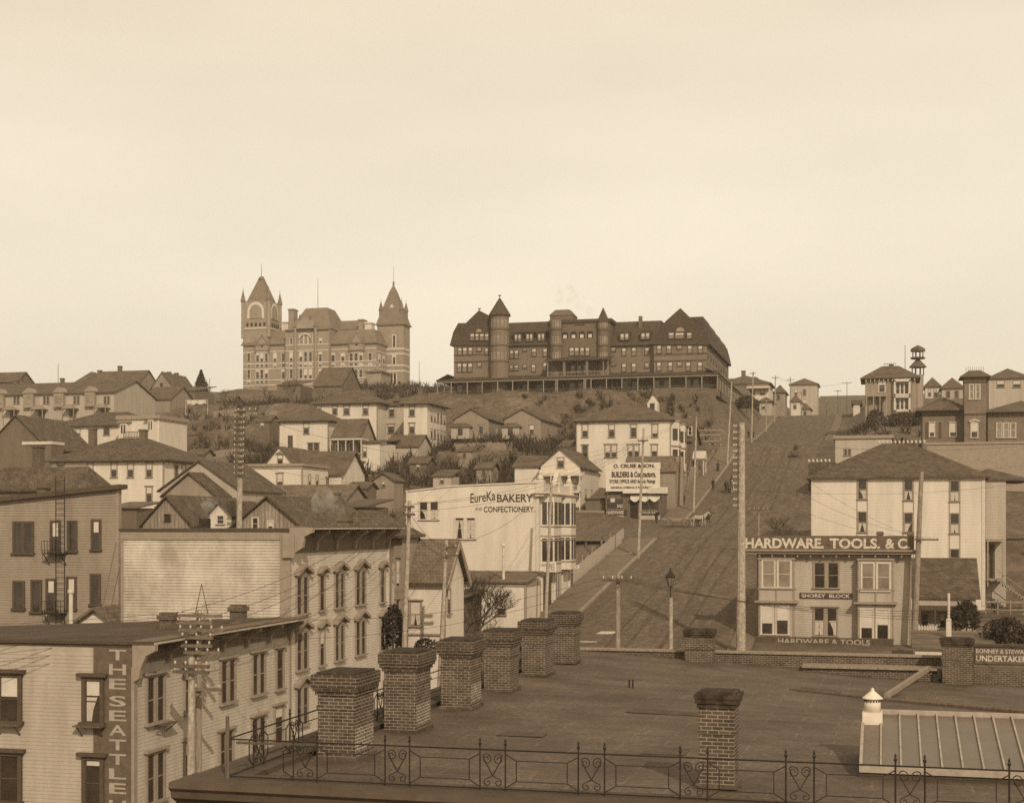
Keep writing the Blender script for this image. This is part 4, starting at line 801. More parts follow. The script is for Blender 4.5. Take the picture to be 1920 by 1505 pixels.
b.tube((x0 - .3, 268, zt_ + .05), (x1 + .3, 268, zt_ + .05), .03)
for x in (x0 - .3, x1 + .3): b.tube((x, 268, zt_ - 3), (x, 268, zt_ + .1), .05)
tag(b.build('washing_line', 'blind'), 'white washing hung on a line on the brushy left slope', 'washing')
# double-winged white lodging house
Y_ = 246; X1 = fx(707, Y_)
h = HP('winged_lodging_house', 'white lodging house with two hipped wings below the school', 'lodging house', 590, 707, 246, 10, 755, 731, 665, wall='white_board', roof='hip', rmat='shingle_far', o=.8, trim='trim_tan', group=G)
kw = dict(fr='trim_tan', hood='flat', c=.13)
for x0, x1 in ((624, 632), (645, 655), (681, 690), (594, 602)): h.wf(x0, 760, x1, 777, blind=.3, **kw)
YB2 = 251; b = MB().box(fx(700, YB2), fx(760, YB2), YB2, YB2 + 10, 5, fz(740, 759, YB2)); b.build('middle_wing', 'pale_board', h.e)
h.F = plane('f', YB2); 
for a_ in ((730, 764, 739, 781), (728, 796, 739, 812)): wfr(h.e, h.F, YB2, *a_, blind=.2, **kw)
YC = 243; X0, X1 = fx(757, YC), fx(801, YC); yc1 = atx(836, 800, X1)[1]; zc_ = fz(780, 756, YC)
MB().box(X0, X1, YC, yc1, 5, zc_).build('right_wing', 'white_board', h.e)
for a_ in ((768, 762, 777, 780), (768, 794, 777, 812)): wfr(h.e, plane('f', YC), YC, *a_, blind=.3, **kw)
for i in range(5):
    y = YC + 2 + (yc1 - YC - 3.5) * i / 4
    for zz in (zc_ - 2.9, zc_ - 6): window(h.e, plane('r', X1), y, y + .8, zz, zz + 1.6, fr='trim_tan', c=.12)
b = MB().hip(X0, X1, YC, yc1, zc_, zc_ + 1.9, .9).hip(fx(696, YB2), fx(770, YB2), YB2, YB2 + 10, fz(740, 759, YB2), fz(740, 745, YB2 + 5), .5, flat=None); b.build('wing_roof', 'shingle_far', h.e)
for px, pt in ((700, 733), (789, 727), (745, 738)): h.chim(px, pt, pt + 8, .8)
h = HP('square_white_house', 'square white house with a pyramid roof, left of the porch house', 'house', 524, 615, 226, 9, 788, 762, 592, wall='white_board', roof='hip', rmat='shingle_far', o=.7, trim='trim_tan', group=G)
h.wf(570, 794, 579, 813, fr='trim_tan', hood='flat', blind=.4); h.wf(578, 831, 598, 844, st='double', fr='trim_tan', hood='flat')
MB().box(fx(540, 226), fx(549, 226), 225.93, 225.99, fz(545, 846, 226), fz(545, 816, 226)).build('door', 'trim_brown', h.e)
h = HP('porch_cottage', 'brown-roofed cottage with a posted porch on the slope', 'house', 622, 672, 222, 8, 823, 787, 650, wall='tan_board', roof='gx', rmat='shingle_far', o=.4, group=G)
b = MB(); x0, x1 = fx(617, 219), fx(678, 219); z0 = fz(650, 824, 219); b.box(x0, x1, 219, 222.2, z0 - .02, z0 + .2)
for i in range(5): x = x0 + .1 + (x1 - x0 - .3) * i / 4; b.box(x, x + .14, 219.1, 219.24, z0 - 3.2, z0)
b.box(x0, x1, 219, 222, z0 - 3.5, z0 - 3.2); b.box(x0, x1, 219.05, 219.12, z0 - 2.3, z0 - 2.2); b.build('porch', 'trim_white', h.e)
for a_ in ((630, 832, 640, 848), (656, 832, 666, 852)): h.wf(*a_, fr='trim_white', c=.1)
h = HP('lean_to', 'white lean-to with a slanting roof at the right end of the porch cottage', 'shed', 679, 712, 221, 9, 830, 826, wall='white_board', roof='shed', rmat='shingle_far', o=.4, group=G); h.wf(681, 839, 687, 856, fr='trim_tan')
h = HP('brown_roofed_shed', 'low shed with a brown roof in front of the lodging house wings', 'shed', 725, 784, 229, 7, 836, 817, 750, wall='pale_board', roof='gx', rmat='shingle_far', o=.35, group=G); h.wf(733, 840, 742, 858, fr='trim_tan')
# gabled house with a flat-roofed front
h = HP('flat_front_house', 'white house with a flat-roofed front and a carved gable rising behind it', 'house', 455, 566, 172, 9, 874, 872, wall='white_board', roof='flat', rmat='trim_tan', o=.2, trim='trim_tan', group=G)
h.wf(467, 888, 476, 914, fr='trim_tan', hood='flat'); h.wf(520, 888, 530, 909, fr='trim_tan', hood='flat', blind=.7); h.wr(578, 890, 582, 910, fr='trim_tan'); h.wr(592, 891, 596, 911, fr='trim_tan')
Yg = 181.2; b = MB(); x0, x1 = fx(496, Yg), fx(553, Yg); zz = fz(525, 874, Yg); b.prism([(x0, zz - 2), (x1, zz - 2), (x1, zz), ((x0 + x1) / 2, fz(525, 838, Yg)), (x0, zz)], 'y', Yg, Yg + 9); b.build('gable_wall', 'white_board', h.e)
b = MB(); b.gable('y', x0, x1, Yg, Yg + 9, zz, fz(525, 838, Yg), .35, .3); b.build('gable_roof', 'shingle_far', h.e); wfr(h.e, plane('f', Yg), Yg, 521, 853, 530, 870, fr='trim_tan', hood='ped', c=.08)
b = MB(); x0, x1 = fx(545, 182), fx(640, 182); zz = fz(600, 888, 182); b.prism([(182, zz), (191, zz), (186.5, fz(600, 848, 186.5))], 'x', x0, x1); b.box(x0, x1, 182, 191, -5, zz); b.build('main_wall', 'white_board', h.e)
b = MB(); b.gable('x', 182, 191, x0, x1, zz, fz(600, 848, 186.5), .4, .5); b.build('main_roof', 'shingle_far', h.e)
x, _, z = at(556, 846, 186); MB().box(x - .3, x + .3, 185.7, 186.3, zz, z).build('chimney', 'brick_far', h.e)
h = HP('long_roofed_house', 'long brown-roofed house behind the board-and-batten barn', 'house', 490, 640, 148, 9, 944, 911, 560, wall='tan_board', roof='gx', rmat='shingle_pale', o=.3, group=G)
h.chim(633, 923, 950, .55, 147); h.chim(492, 898, 912, .6, 152); h.chim(614, 893, 914, .25, 152)
h = HP('back_cottage', 'low brown cottage behind the smoking chimney', 'house', 640, 685, 118, 6, 950, 938, wall='brown_board', roof='shed', rmat='shingle_far', o=.4, group=G)
for (p0, p1, Y_, dp, pe, pr_, kind, wm, lb) in (
    (303, 322, 222, 4, 811, 802, 'gy', 'pale_board', 'tiny gabled shed on the brushy slope right of the bay-windowed white house'),
    (352, 380, 190, 3.5, 852, 843, 'gx', 'tan_board', 'low tan shed behind the top of the tan stepped gables'),
    (655, 686, 176, 4, 915, 905, 'gx', 'brown_board', 'small brown shed right of the flat-fronted house'),
    (700, 738, 184, 4, 900, 888, 'gy', 'tan_board', 'small gabled hut in the brush left of the bakery'),
    (768, 800, 214, 4, 868, 858, 'gx', 'brown_board', 'low brown hut in the brush below the lodging house right wing'),
    (812, 846, 196, 4, 893, 882, 'shed', 'pale_board', 'pale lean-to hut in the brush above the bakery roof'),
    (858, 884, 224, 4, 846, 838, 'shed', 'tan_board', 'small hut under the left matching cottage'),
    (893, 921, 205, 4, 878, 868, 'gx', 'tan_board', 'tan hut in the brush below the right matching cottage'),
    (1047, 1064, 236, 5, 838, 826, 'shed', 'pale_board', 'narrow pale outhouse left of the white hotel annex'),
    (478, 505, 268, 5, 790, 780, 'gx', 'brown_board', 'brown hut on the dark slope left of the square white house'),
    (405, 436, 296, 5, 752, 743, 'gx', 'brown_board', 'low brown hut near the skyline left of the school')):
    h = HP('hillside_hut', lb, 'hut', p0, p1, Y_, dp, pe, pr_, wall=wm, roof=kind, rmat='shingle_far', o=.25, group='small huts scattered on the hillside')
    q_ = (p0 + p1) / 2; h.wf(q_ - 3, pe + 3, q_ + 3, pe + 12, fr='trim_tan', c=.08)
def rough_fence(px0, px1, py, Y_, lb):
    x0, x1 = fx(px0, Y_), fx(px1, Y_); b = MB(); x = x0
    while x < x1: z = ground(x, Y_); b.box(x, x + .17, Y_, Y_ + .03, z - .3, z + 1.3 + rnd.uniform(-.12, .12)); x += .2
    tag(b.build('rough_fence', 'wood_grey'), lb, 'fence')
rough_fence(655, 760, 880, 212, 'rough board fence in the brush right of the gabled house with the carved gable')
rough_fence(850, 960, 850, 240, 'rough board fence running below the two matching cottages')
rough_fence(300, 440, 800, 246, 'rough board fence across the brushy slope at the left')
rough_fence(400, 520, 770, 282, 'rough board fence high on the slope below the school')
# twin gabled cottages
for i, (ax, lx, rx, ex, bx0, bx1, wx) in enumerate(((888, 852, 916, 945, 846, 880, 898), (981, 946, 1014, 1044, 941, 973, 993), (1075, 1046, 1110, 1140, 1050, 1060, 1080))):
    if i == 2: continue
    Y_ = 250; h = House('twin_cottage', ('left' if i == 0 else 'right') + '-hand one of two matching brown gabled cottages under the hotel bank', 'cottage', fx(lx, Y_), fx(rx, Y_), Y_, Y_ + 17, fz(rx, 785, Y_), wall='tan_board', roof='gy', zr=fz(ax, 767, Y_), rmat='shingle_far', o=.35, group='matching gabled cottages under the bank')
    h.wf(wx, 797, wx + 8, 813, fr='trim_tan', hood='flat', blind=(.1, .5)[i])
    b = MB(); x0, x1 = fx(bx0, Y_ - 1.5), fx(bx1, Y_ - 1.5); zz = fz(bx0, 801, Y_); b.box(x0, x1, Y_ - 1.5, Y_ - .01, zz - 2.2, zz); o_ = b.build('bay_window', 'pale_board', h.e)
    MB().hip(x0, x1, Y_ - 1.5, Y_ - .01, zz, zz + .7, .25).build('roof', 'shingle_far', o_); MB().box((x0 + x1) / 2 - .45, (x0 + x1) / 2 + .45, Y_ - 1.54, Y_ - 1.5, zz - 1.6, zz - .35).build('pane', 'glass', o_)
    window(h.e, h.R, Y_ + 5, Y_ + 6, h.ze - 3, h.ze - 1.3, fr='trim_tan'); h.chim(ax + 6, 762, 770, .5, Y_ + 6)
# large white hipped house with street bays
Y_ = 206; X1 = fx(1257, Y_)
h = HP('white_hotel_annex', 'large white hipped-roof house with bay windows at its street corner', 'house', 1081, 1257, Y_, 17, 787, 751, 1190, wall='white_board', roof='hip', rmat='shingle_far', o=.6, trim='trim_tan', group=G, zb=-2)
kw = dict(fr='trim_tan', hood='flat', c=.11)
for x0, x1, bl in ((1092, 1102, .5), (1142, 1152, .4), (1183, 1193, 0), (1223, 1233, .7)): h.wf(x0, 796, x1, 819, blind=bl, **kw)
h.wf(1092, 835, 1102, 857, **kw); h.wf(1135, 834, 1156, 857, st='double', blind=.6, **kw); h.wf(1178, 834, 1198, 857, st='double', blind=.5, **kw); h.wf(1222, 834, 1232, 857, blind=.5, **kw)
h.chim(1214, 748, 762, .8, Y_ + 5); 
b = MB(); x, _, z = at(1223, 752, Y_ + 4); b.prism([(x - .75, z - 1.6), (x + .75, z - 1.6), (x + .75, z - .3), (x, z + .8), (x - .75, z - .3)], 'y', Y_ + 4, Y_ + 6); o_ = b.build('dormer', 'trim_white', h.roof); MB().box(x - .35, x + .35, Y_ + 3.95, Y_ + 3.99, z - 1.4, z - .3).build('pane', 'glass', o_)
for k, (ya, yb_) in enumerate(((Y_ + .8, Y_ + 4.2), (Y_ + 7, Y_ + 10.4))):
    b = MB().prism([(X1, ya), (X1 + 1.0, ya + .9), (X1 + 1.0, yb_ - .9), (X1, yb_)], 'z', h.ze - 7.5, h.ze - .3); o_ = b.build('bay_window', 'trim_white', h.e)
    b = MB()
    for zz in (h.ze - 3, h.ze - 6): b.box(X1 + 1.0, X1 + 1.03, ya + 1.1, yb_ - 1.1, zz, zz + 1.7); b.add([(X1 + .2, ya + .13, zz), (X1 + .85, ya + .71, zz), (X1 + .85, ya + .71, zz + 1.7), (X1 + .2, ya + .13, zz + 1.7)], [(0, 1, 2, 3)])
    b.build('pane', 'glass', o_)
    b = MB()
    for zz in (h.ze - .3, h.ze - 3.9, h.ze - 7.4): b.prism([(X1, ya - .15), (X1 + 1.15, ya + .8), (X1 + 1.15, yb_ - .8), (X1, yb_ + .15)], 'z', zz, zz + .22)
    b.build('sill_band', 'trim_tan', o_)
h = House('stepped_porch_house', 'dark narrow house with a gabled porch and tall chimneys right of the white hotel annex', 'house', -36, -29.5, 226, 236, ground(-30, 228) + 5.5, wall='brown_board', roof='gx', zr=ground(-30, 228) + 8, rmat='shingle_far', o=.4, group=G)
h.chim(1300, 760, 785, .5, 230); h.chim(1320, 765, 785, .5, 234)
zz = ground(-29, 226); b = MB().box(-29.5, -27.6, 227, 230.5, zz + 2.9, zz + 3.1).prism([(226.8, zz + 3.1), (230.7, zz + 3.1), (228.8, zz + 4.4)], 'x', -29.5, -27.5)
for y in (227.1, 230.2): b.box(-27.8, -27.65, y, y + .15, zz - 1, zz + 2.9)
b.build('porch', 'trim_white', h.e); h.wf(1291, 800, 1297, 815, fr='trim_white')
for k, (y, lb) in enumerate(((204, 'steep wooden steps at the foot of the bay-windowed corner'), (214, 'wooden steps between the bay-windowed house and its neighbour'), (223, 'upper wooden steps in front of the gabled porch'))):
    b = MB(); zz = ground(-29, y) + .2
    for i in range(9): b.box(-29.6 - i * .0, -28.5, y + i * .32, y + (i + 1) * .32, zz - .5, zz + .24 * (i + 1))
    for x in (-29.6, -28.45): b.tube((x, y, zz + 1), (x, y + 2.9, zz + 3.1), .05, .05, 4).tube((x, y, zz), (x, y, zz + 1), .05, .05, 4).tube((x, y + 2.9, zz), (x, y + 2.9, zz + 3.1), .05, .05, 4)
    tag(b.build('wooden_steps', 'wood_grey'), lb, 'steps', 'wooden steps up to the houses by the street')
# gabled house with porch at the corner of the cross street
Y_ = 192; h = HP('corner_gabled_house', 'white gabled house with a railed upper porch, left of the big painted board', 'house', 1014, 1088, Y_, 13, 873, 846, 1051, wall='white_board', roof='gy', rmat='shingle_far', o=.5, group=G)
h.wf(1046, 858, 1057, 876, fr='trim_tan', c=.11, blind=.3)
b = MB(); x0, x1 = fx(1014, 190), fx(1088, 190); z0 = fz(1050, 892, 190); b.prism([(190, z0), (192, z0 + .4), (192, z0 + .55), (190, z0 + .15)], 'x', x0 - .2, x1 + .2)
zf_ = fz(1050, 921, 190); b.box(x0, x1, 190, 192, zf_ - .2, zf_)
for i in range(5): x = x0 + (x1 - x0 - .14) * i / 4; b.box(x, x + .14, 190, 190.14, ground(x, 190) - .5, z0)
b.box(x0, x1, 190, 190.06, zf_ + .75, zf_ + .85)
for i in range(26): x = x0 + (x1 - x0) * i / 26; b.box(x, x + .05, 190, 190.05, zf_, zf_ + .8)
b.build('porch', 'trim_white', h.e); 
for a_ in ((1022, 896, 1034, 916), (1062, 896, 1082, 916), (1024, 935, 1036, 960)): h.wf(*a_, fr='trim_tan', c=.08)
for y in (195, 199): window(h.e, h.R, y, y + 1, h.ze - 5, h.ze - 3.2, fr='trim_tan')
h = HP('side_wing_house', 'white side wing with a brown roof, left of the gabled corner house', 'house', 965, 1013, 194, 8, 874, 856, 985, wall='white_board', roof='gx', rmat='shingle_far', o=.35, group=G)
h = HP('small_dark_stall', 'small dark stall with a lettered board between the corner house and the shop', 'stall', 1098, 1133, 189.5, 4, 937, 934, wall='brown_board', roof='flat', rmat='tar_roof', o=.15)
P = plane('f', 189.5); b = MB(); pbox(b, P, fx(1102, 189.5), fx(1131, 189.5), .002, .06, fz(1116, 967, 189.5), fz(1116, 958, 189.5)); o_ = b.build('signboard', 'paint_dark', h.e); b = MB(); letters(b, 'SHOES', P, fx(1112, 189.5), fx(1129, 189.5), fz(1116, 965.5, 189.5), fz(1116, 959.5, 189.5), .07, .0); b.build('lettering', 'paint_faded', o_)
b = MB(); x0, x1 = fx(1060, 188.5), fx(1134, 188.5); zz = ground(-30, 188); b.box(x0, x1, 188.4, 188.5, zz - 1, zz + 1.2); 
tag(b.build('board_fence', 'wood_grey'), 'low board fence at the back of the cross-street sidewalk', 'fence')
# shop with the big painted board
Y_ = 188; P = plane('f', Y_ - .6); Yb_ = Y_ - .6; x0, x1 = fx(1135.5, Y_), fx(1238, Y_)
h = House('corner_shop', 'small shop under the big white painted board, with an awning and a lettered window', 'shop', x0, x1, Y_, Y_ + 6, fz(1190, 926, Y_), wall='brown_board', roof='flat', rmat='tar_roof', o=.1)
b = MB(); e = tag(MB().box(fx(1136, Yb_), fx(1237.3, Yb_), Yb_, Yb_ + .12, fz(1190, 920.5, Yb_), fz(1190, 881, Yb_)).box(fx(1135, Yb_), fx(1238.3, Yb_), Yb_ - .03, Yb_ + .12, fz(1190, 879.5, Yb_), fz(1190, 867, Yb_)).box(fx(1136, Yb_), fx(1237, Yb_), Yb_ + .01, Yb_ + .1, fz(1190, 881, Yb_), fz(1190, 879.5, Yb_)).build('billboard', 'sign_white'), 'big white board with dark builders lettering above the corner shop', 'sign')
b = MB(); L2 = lambda s, a_, c_, t_, u_, o_=.01: letters(b, s, P, fx(a_, Yb_), fx(c_, Yb_), fz((a_ + c_) / 2, u_, Yb_), fz((a_ + c_) / 2, t_, Yb_), .05, o_)
L2('O. CRUSE & SON.', 1150, 1228, 869.5, 877, .05); L2('BUILDERS & Contractors.', 1147, 1230, 883.5, 894.5, .04); L2('STORE OFFICE AND Saloon Fittings', 1143, 1229, 898.5, 907.5, .03); L2('GENERAL JOBBING & REPAIRING', 1145, 1222, 911.5, 916.5, .02)
b.build('lettering', 'paint_dark', e)
b = MB()
for x in (1140, 1170, 1205, 1234): b.tube((fx(x, Y_), Y_ - .4, fz(x, 930, Y_)), (fx(x, Y_), Y_ - .4, fz(x, 870, Y_)), .06, .06, 4)
b.build('frame', 'wood_dark', e)
e2 = tag(MB().box(fx(1168, Yb_), fx(1216, Yb_), Yb_ - .12, Yb_ - .04, fz(1190, 924.5, Yb_), fz(1190, 920, Yb_)).box(fx(1216, Yb_), fx(1252, Yb_), Yb_ - .16, Yb_ - .08, fz(1190, 925, Yb_), fz(1190, 913.5, Yb_)).build('notice_board', 'sign_white'), 'two small pale notice boards nailed across the lower edge of the big painted board', 'sign')
b = MB(); P2 = plane('f', Yb_ - .16); letters(b, 'FINE FURNITURE', P2, fx(1218, Yb_), fx(1250, Yb_), fz(1230, 918.5, Yb_), fz(1230, 915, Yb_), .01); letters(b, 'OFFICE & STORE', P2, fx(1218, Yb_), fx(1250, Yb_), fz(1230, 923.5, Yb_), fz(1230, 920, Yb_), .01); b.build('lettering', 'paint_faded', e2)
P3 = plane('f', Y_)
b = MB()
for i in range(36):    # cloth awning hung in three swags
    a_ = 1183 + i * 1.53; xa_, xb_ = fx(a_, Y_), fx(a_ + 1.53, Y_); f_ = lambda k: .12 + .42 * abs(sin(pi * k / 12)); b.add([(xa_, Y_ - .05, fz(a_, 928, Y_)), (xb_, Y_ - .05, fz(a_, 928, Y_)), (xb_, Y_ - .7, fz(1210, 933, Y_) - f_(i + 1)), (xa_, Y_ - .7, fz(1210, 933, Y_) - f_(i))], [(0, 1, 2, 3)])
b.build('awning', 'blind', h.e)
for (a_, t_, c_, u_) in ((1138, 935, 1168, 952), (1204, 937, 1235, 954)):
    b = MB(); pbox(b, P3, fx(a_, Y_), fx(c_, Y_), 0, .05, fz(1190, u_, Y_), fz(1190, t_, Y_)); b.build('shop_window', 'glass', h.e)
b = MB(); pbox(b, P3, fx(1182, Y_), fx(1196, Y_), 0, .06, fz(1190, 975, Y_), fz(1190, 937, Y_)); b.build('door', 'dark_void', h.e)
b = MB(); pbox(b, P3, fx(1136, Y_), fx(1170, Y_), 0, .12, fz(1150, 984, Y_), fz(1150, 966, Y_)); pbox(b, P3, fx(1200, Y_), fx(1238, Y_), 0, .12, fz(1220, 984, Y_), fz(1220, 966, Y_)); b.build('stall_riser', 'pale_board', h.e)
b = MB(); pbox(b, P3, fx(1136, Y_), fx(1175, Y_), .02, .16, fz(1150, 964.5, Y_), fz(1150, 955.5, Y_)); pbox(b, P3, fx(1202, Y_), fx(1236, Y_), .02, .16, fz(1220, 964, Y_), fz(1220, 957, Y_)); o_ = b.build('signboard', 'paint_dark', h.e)
b = MB(); letters(b, 'HARDWARE', P3, fx(1138, Y_), fx(1170, Y_), fz(1150, 963.5, Y_), fz(1150, 957, Y_), .17, .02); letters(b, 'TAILOR SHOP', P3, fx(1203.5, Y_), fx(1234, Y_), fz(1220, 962.7, Y_), fz(1220, 958, Y_), .17, .01); letters(b, 'SALE', P3, fx(1157, Y_), fx(1168, Y_), fz(1150, 951, Y_), fz(1150, 945, Y_), .07, .03)
pbox(b, P3, fx(1145, Y_), fx(1153, Y_), .055, .07, fz(1150, 941, Y_), fz(1150, 934, Y_)); b.build('lettering', 'paint_white', o_)
h = HP('brown_side_house', 'plain brown-roofed house behind the big painted board', 'house', 1172, 1266, 197, 7, 883, 857, 1220, wall='tan_board', roof='gx', rmat='shingle_pale', o=.3, group=G)
b = MB(); x0, x1 = fx(1267, 199), fx(1280, 199); b.box(x0, x1, 199, 200.2, 0, fz(1273, 856, 199)); tag(b.build('boarded_shaft', 'tan_board'), 'tall narrow boarded shaft right of the brown side house', 'shaft')

# ================================================================== HOTEL ON THE HILL
HY = 292; P = plane('f', HY); hx = lambda p, Y=HY: fx(p, Y); hz = lambda p, Y=HY: fz(1100, p, Y) 
def hzz(px, py, Y=HY): return fz(px, py, Y)
zb = hzz(1100, 737) - 1
e = empty('hill_hotel', (hx(1100), HY, zb), 'huge dark hotel with turrets, gables and a long verandah on the hilltop', 'hotel')
def zc(px, py, Y=HY): return fz(px, py, Y)
# height is level: convert a picture row to a height using the depth at that column
wall = MB(); 
def blk(name, p0, p1, pt, Y0, Y1, m, zt=None):
    c = (p0 + p1) / 2; return MB().box(fx(p0, Y0), fx(p1, Y0), Y0, Y1, zb, zc(c, pt, Y0) if zt is None else zt).build(name, m, e)
YL = HY; zE1 = zc(890, 645)                       # left pavilion
blk('left_pavilion', 851, 925, 645, HY, HY + 22, 'hotel_wall')
def outline(pts, Y0, Y1): return MB().prism([(fx(a_, HY), zc(a_, c_, HY)) for a_, c_ in pts], 'y', Y0, Y1)
def gambrel(p0, p1, pk, pe, ys, yp, Y0, Y1, pkx, flare=.9):
    c = (p0 + p1) / 2; ze = zc(c, pe, Y0); zs = zc(c, ys, Y0); zp = zc(c, yp, Y0); x0, x1, xk = fx(p0, Y0), fx(p1, Y0), fx(pkx, Y0)
    w = x1 - x0; pts = [(x0 - flare, ze - .15), (x0 + w * .13, zs), (xk, zp), (x1 - w * .13, zs), (x1 + flare, ze - .15)]
    return MB().prism(pts, 'y', Y0 - .35, Y1)
outline(((844, 648), (851, 622), (860, 606), (874, 606), (899, 582), (921, 595), (935, 606), (950, 648)), HY - .35, HY + 9).build('left_gable', 'hotel_shingle', e)
b = MB(); b.hip(fx(851, HY), fx(935, HY), HY + .2, HY + 22, zc(890, 646), zc(890, 606), .45, flat=(1.4, 3)); b.build('left_roof', 'hotel_shingle', e)
blk('middle_wing', 925, 1030, 647, HY + 2, HY + 16, 'hotel_wall'); 
b = MB().prism([(HY + 1.4, zc(990, 648, HY + 2)), (HY + 6, zc(990, 604, HY + 6)), (HY + 16, zc(990, 604, HY + 6)), (HY + 17, zc(990, 648, HY + 2))], 'x', fx(925, HY), fx(1030, HY)); b.build('left_wing_roof', 'hotel_shingle', e)
blk('central_block', 1030, 1143, 600, HY + .6, HY + 18, 'hotel_brick')
b = MB().box(fx(1029, HY) - .1, fx(1146, HY), HY + .3, HY + 18.3, zc(1090, 604), zc(1090, 598)); b.build('central_parapet', 'hotel_shingle', e)
blk('right_wing', 1143, 1226, 647, HY + 2, HY + 16, 'hotel_wall')
b = MB().prism([(HY + 1.4, zc(1180, 648, HY + 2)), (HY + 6, zc(1180, 603, HY + 6)), (HY + 16, zc(1180, 603, HY + 6)), (HY + 17, zc(1180, 648, HY + 2))], 'x', fx(1143, HY), fx(1232, HY)); b.build('right_wing_roof', 'hotel_shingle', e)
HXR = fx(1325, HY); HYE = atx(1366, 680, HXR)[1]
b = MB().box(fx(1226, HY), HXR, HY, HYE, zb, zc(1275, 645)); b.build('right_pavilion', 'hotel_wall', e)
outline(((1220, 646), (1228, 632), (1240, 612), (1250, 601), (1276, 578), (1300, 601), (1312, 612), (1322, 632), (1330, 647)), HY - .35, HY + 9).build('right_gable', 'hotel_shingle', e)
zr_ = zc(1320, 600, HY + 5); ze_ = zc(1275, 646)
b = MB(); yy = HY
n_ = 4; L_ = (HYE - HY) / n_
for i in range(n_):          # stepped range of roofs along the street side
    y0 = HY + L_ * i; zt_ = zr_ - i * .25; b.prism([(fx(1262, HY), ze_), (fx(1262, HY), zt_), (HXR - .75, zt_), (HXR + .1, zt_ - 2.2), (HXR + .7, ze_ - .1)], 'y', y0 + .01, y0 + L_)
    b.prism([(y0 + .6, ze_ + .2), (y0 + L_ - .6, ze_ + .2), (y0 + L_ - .6, ze_ + 1.9), (y0 + L_ / 2, ze_ + 3.4), (y0 + .6, ze_ + 1.9)], 'x', HXR - 2, HXR + .25)
b.build('street_side_roof', 'hotel_shingle', e)
# towers
def turret(px, r, pt, pap, Y0, m='hotel_brick', fl=1.14, n=16, name='turret'):
    x = fx(px, Y0); zt_ = zc(px, pt, Y0); d_ = Y0 / CA; R_ = r * d_ / F
    o_ = MB().lathe(x, Y0, [(R_, zb), (R_, zt_)], n).build(name, m, e)
    MB().lathe(x, Y0, [(R_ * fl, zt_ - .1), (R_ * fl, zt_ + .15), (.02, zc(px, pap, Y0))], n).build('spire', 'hotel_shingle', o_)
    for zz in (zc(px, 620, Y0), zc(px, 650, Y0), zc(px, 680, Y0)):
        b = MB(); b.lathe(x, Y0, [(R_ + .08, zz), (R_ + .08, zz + .2)], n); b.build('string_course', 'trim_brown', o_)
        b = MB()
        for k in range(-3, 4):
            a = -pi / 2 + k * .42 + .1; 
            if m == 'hotel_brick' and abs(k) > 2: continue
            a0, a1 = a - .15, a + .15; rr = R_ * 1.01 + .02; b.add([(x + rr * cos(a0), Y0 + rr * sin(a0), zz + .5), (x + rr * cos(a1), Y0 + rr * sin(a1), zz + .5), (x + rr * cos(a1), Y0 + rr * sin(a1), zz + 2.1), (x + rr * cos(a0), Y0 + rr * sin(a0), zz + 2.1)], [(0, 1, 2, 3)])
        b.build('pane', 'glass_pale', o_)
    return o_
turret(937, 17.5, 592, 557, HY - .9, 'hotel_wall', 1.2); turret(1131, 10, 604, 576, HY + .2, 'hotel_brick', 1.15, name='turret')
turret(1043, 11, 604, 600, HY + .2, 'hotel_brick', 1.0)
x0, x1 = fx(1031, HY + 4), fx(1073, HY + 4); b = MB().box(x0, x1, HY + 4, HY + 9, zc(1052, 604), zc(1052, 589, HY + 4)).hip(x0, x1, HY + 4, HY + 9, zc(1052, 590, HY + 4), zc(1052, 579, HY + 4), .1, flat=(1.0, 1.3)); b.build('cupola', 'hotel_brick', e)
x, _, z = at(1201, 593, HY + 5); MB().box(x - .35, x + .35, HY + 4.6, HY + 5.4, z - 4, z).build('chimney', 'hotel_brick', e)
for px, pt in ((899, 578), (937, 553)): x, _, z = at(px, pt, HY); MB().tube((x, HY, z - 3), (x, HY, z), .04).box(x - .3, x + .3, HY - .02, HY + .02, z - .25, z).build('finial', 'iron', e)
# windows
def hw(x0, y0, x1, y1, Y0=HY, bl=.35, st='sash', pane='glass_pale'): return window(e, plane('f', Y0), fx(x0, Y0), fx(x1, Y0), zc((x0 + x1) / 2, y1, Y0), zc((x0 + x1) / 2, y0, Y0), st=st, fr='trim_brown', c=.12, n=.1, blind=bl, pane=pane)
q = lambda u, v, w, z_: (800 + u / 6.4, 540 + v / 6.4, 800 + w / 6.4, 540 + z_ / 6.4)
for a_ in ((378, 720, 420, 800), (436, 718, 482, 800), (502, 716, 548, 800), (610, 720, 655, 756), (370, 905, 415, 1003), (433, 905, 480, 1003), (498, 905, 545, 1003), (610, 900, 655, 945), (700, 725, 735, 800)): hw(*q(*a_))
for a_ in ((525, 550, 570, 625), (585, 550, 625, 625), (640, 550, 685, 625), (700, 550, 742, 625)): hw(*q(*a_), Y0=HY - .4)
for a_ in ((1055, 750, 1100, 840), (1000, 750, 1040, 840), (1265, 730, 1312, 815), (1400, 728, 1445, 815), (1155, 730, 1200, 752), (1000, 930, 1035, 985), (1055, 930, 1100, 985), (1260, 920, 1305, 1000), (1400, 900, 1440, 990), (1155, 925, 1198, 960)): hw(*q(*a_), Y0=HY + 2)
b = MB()
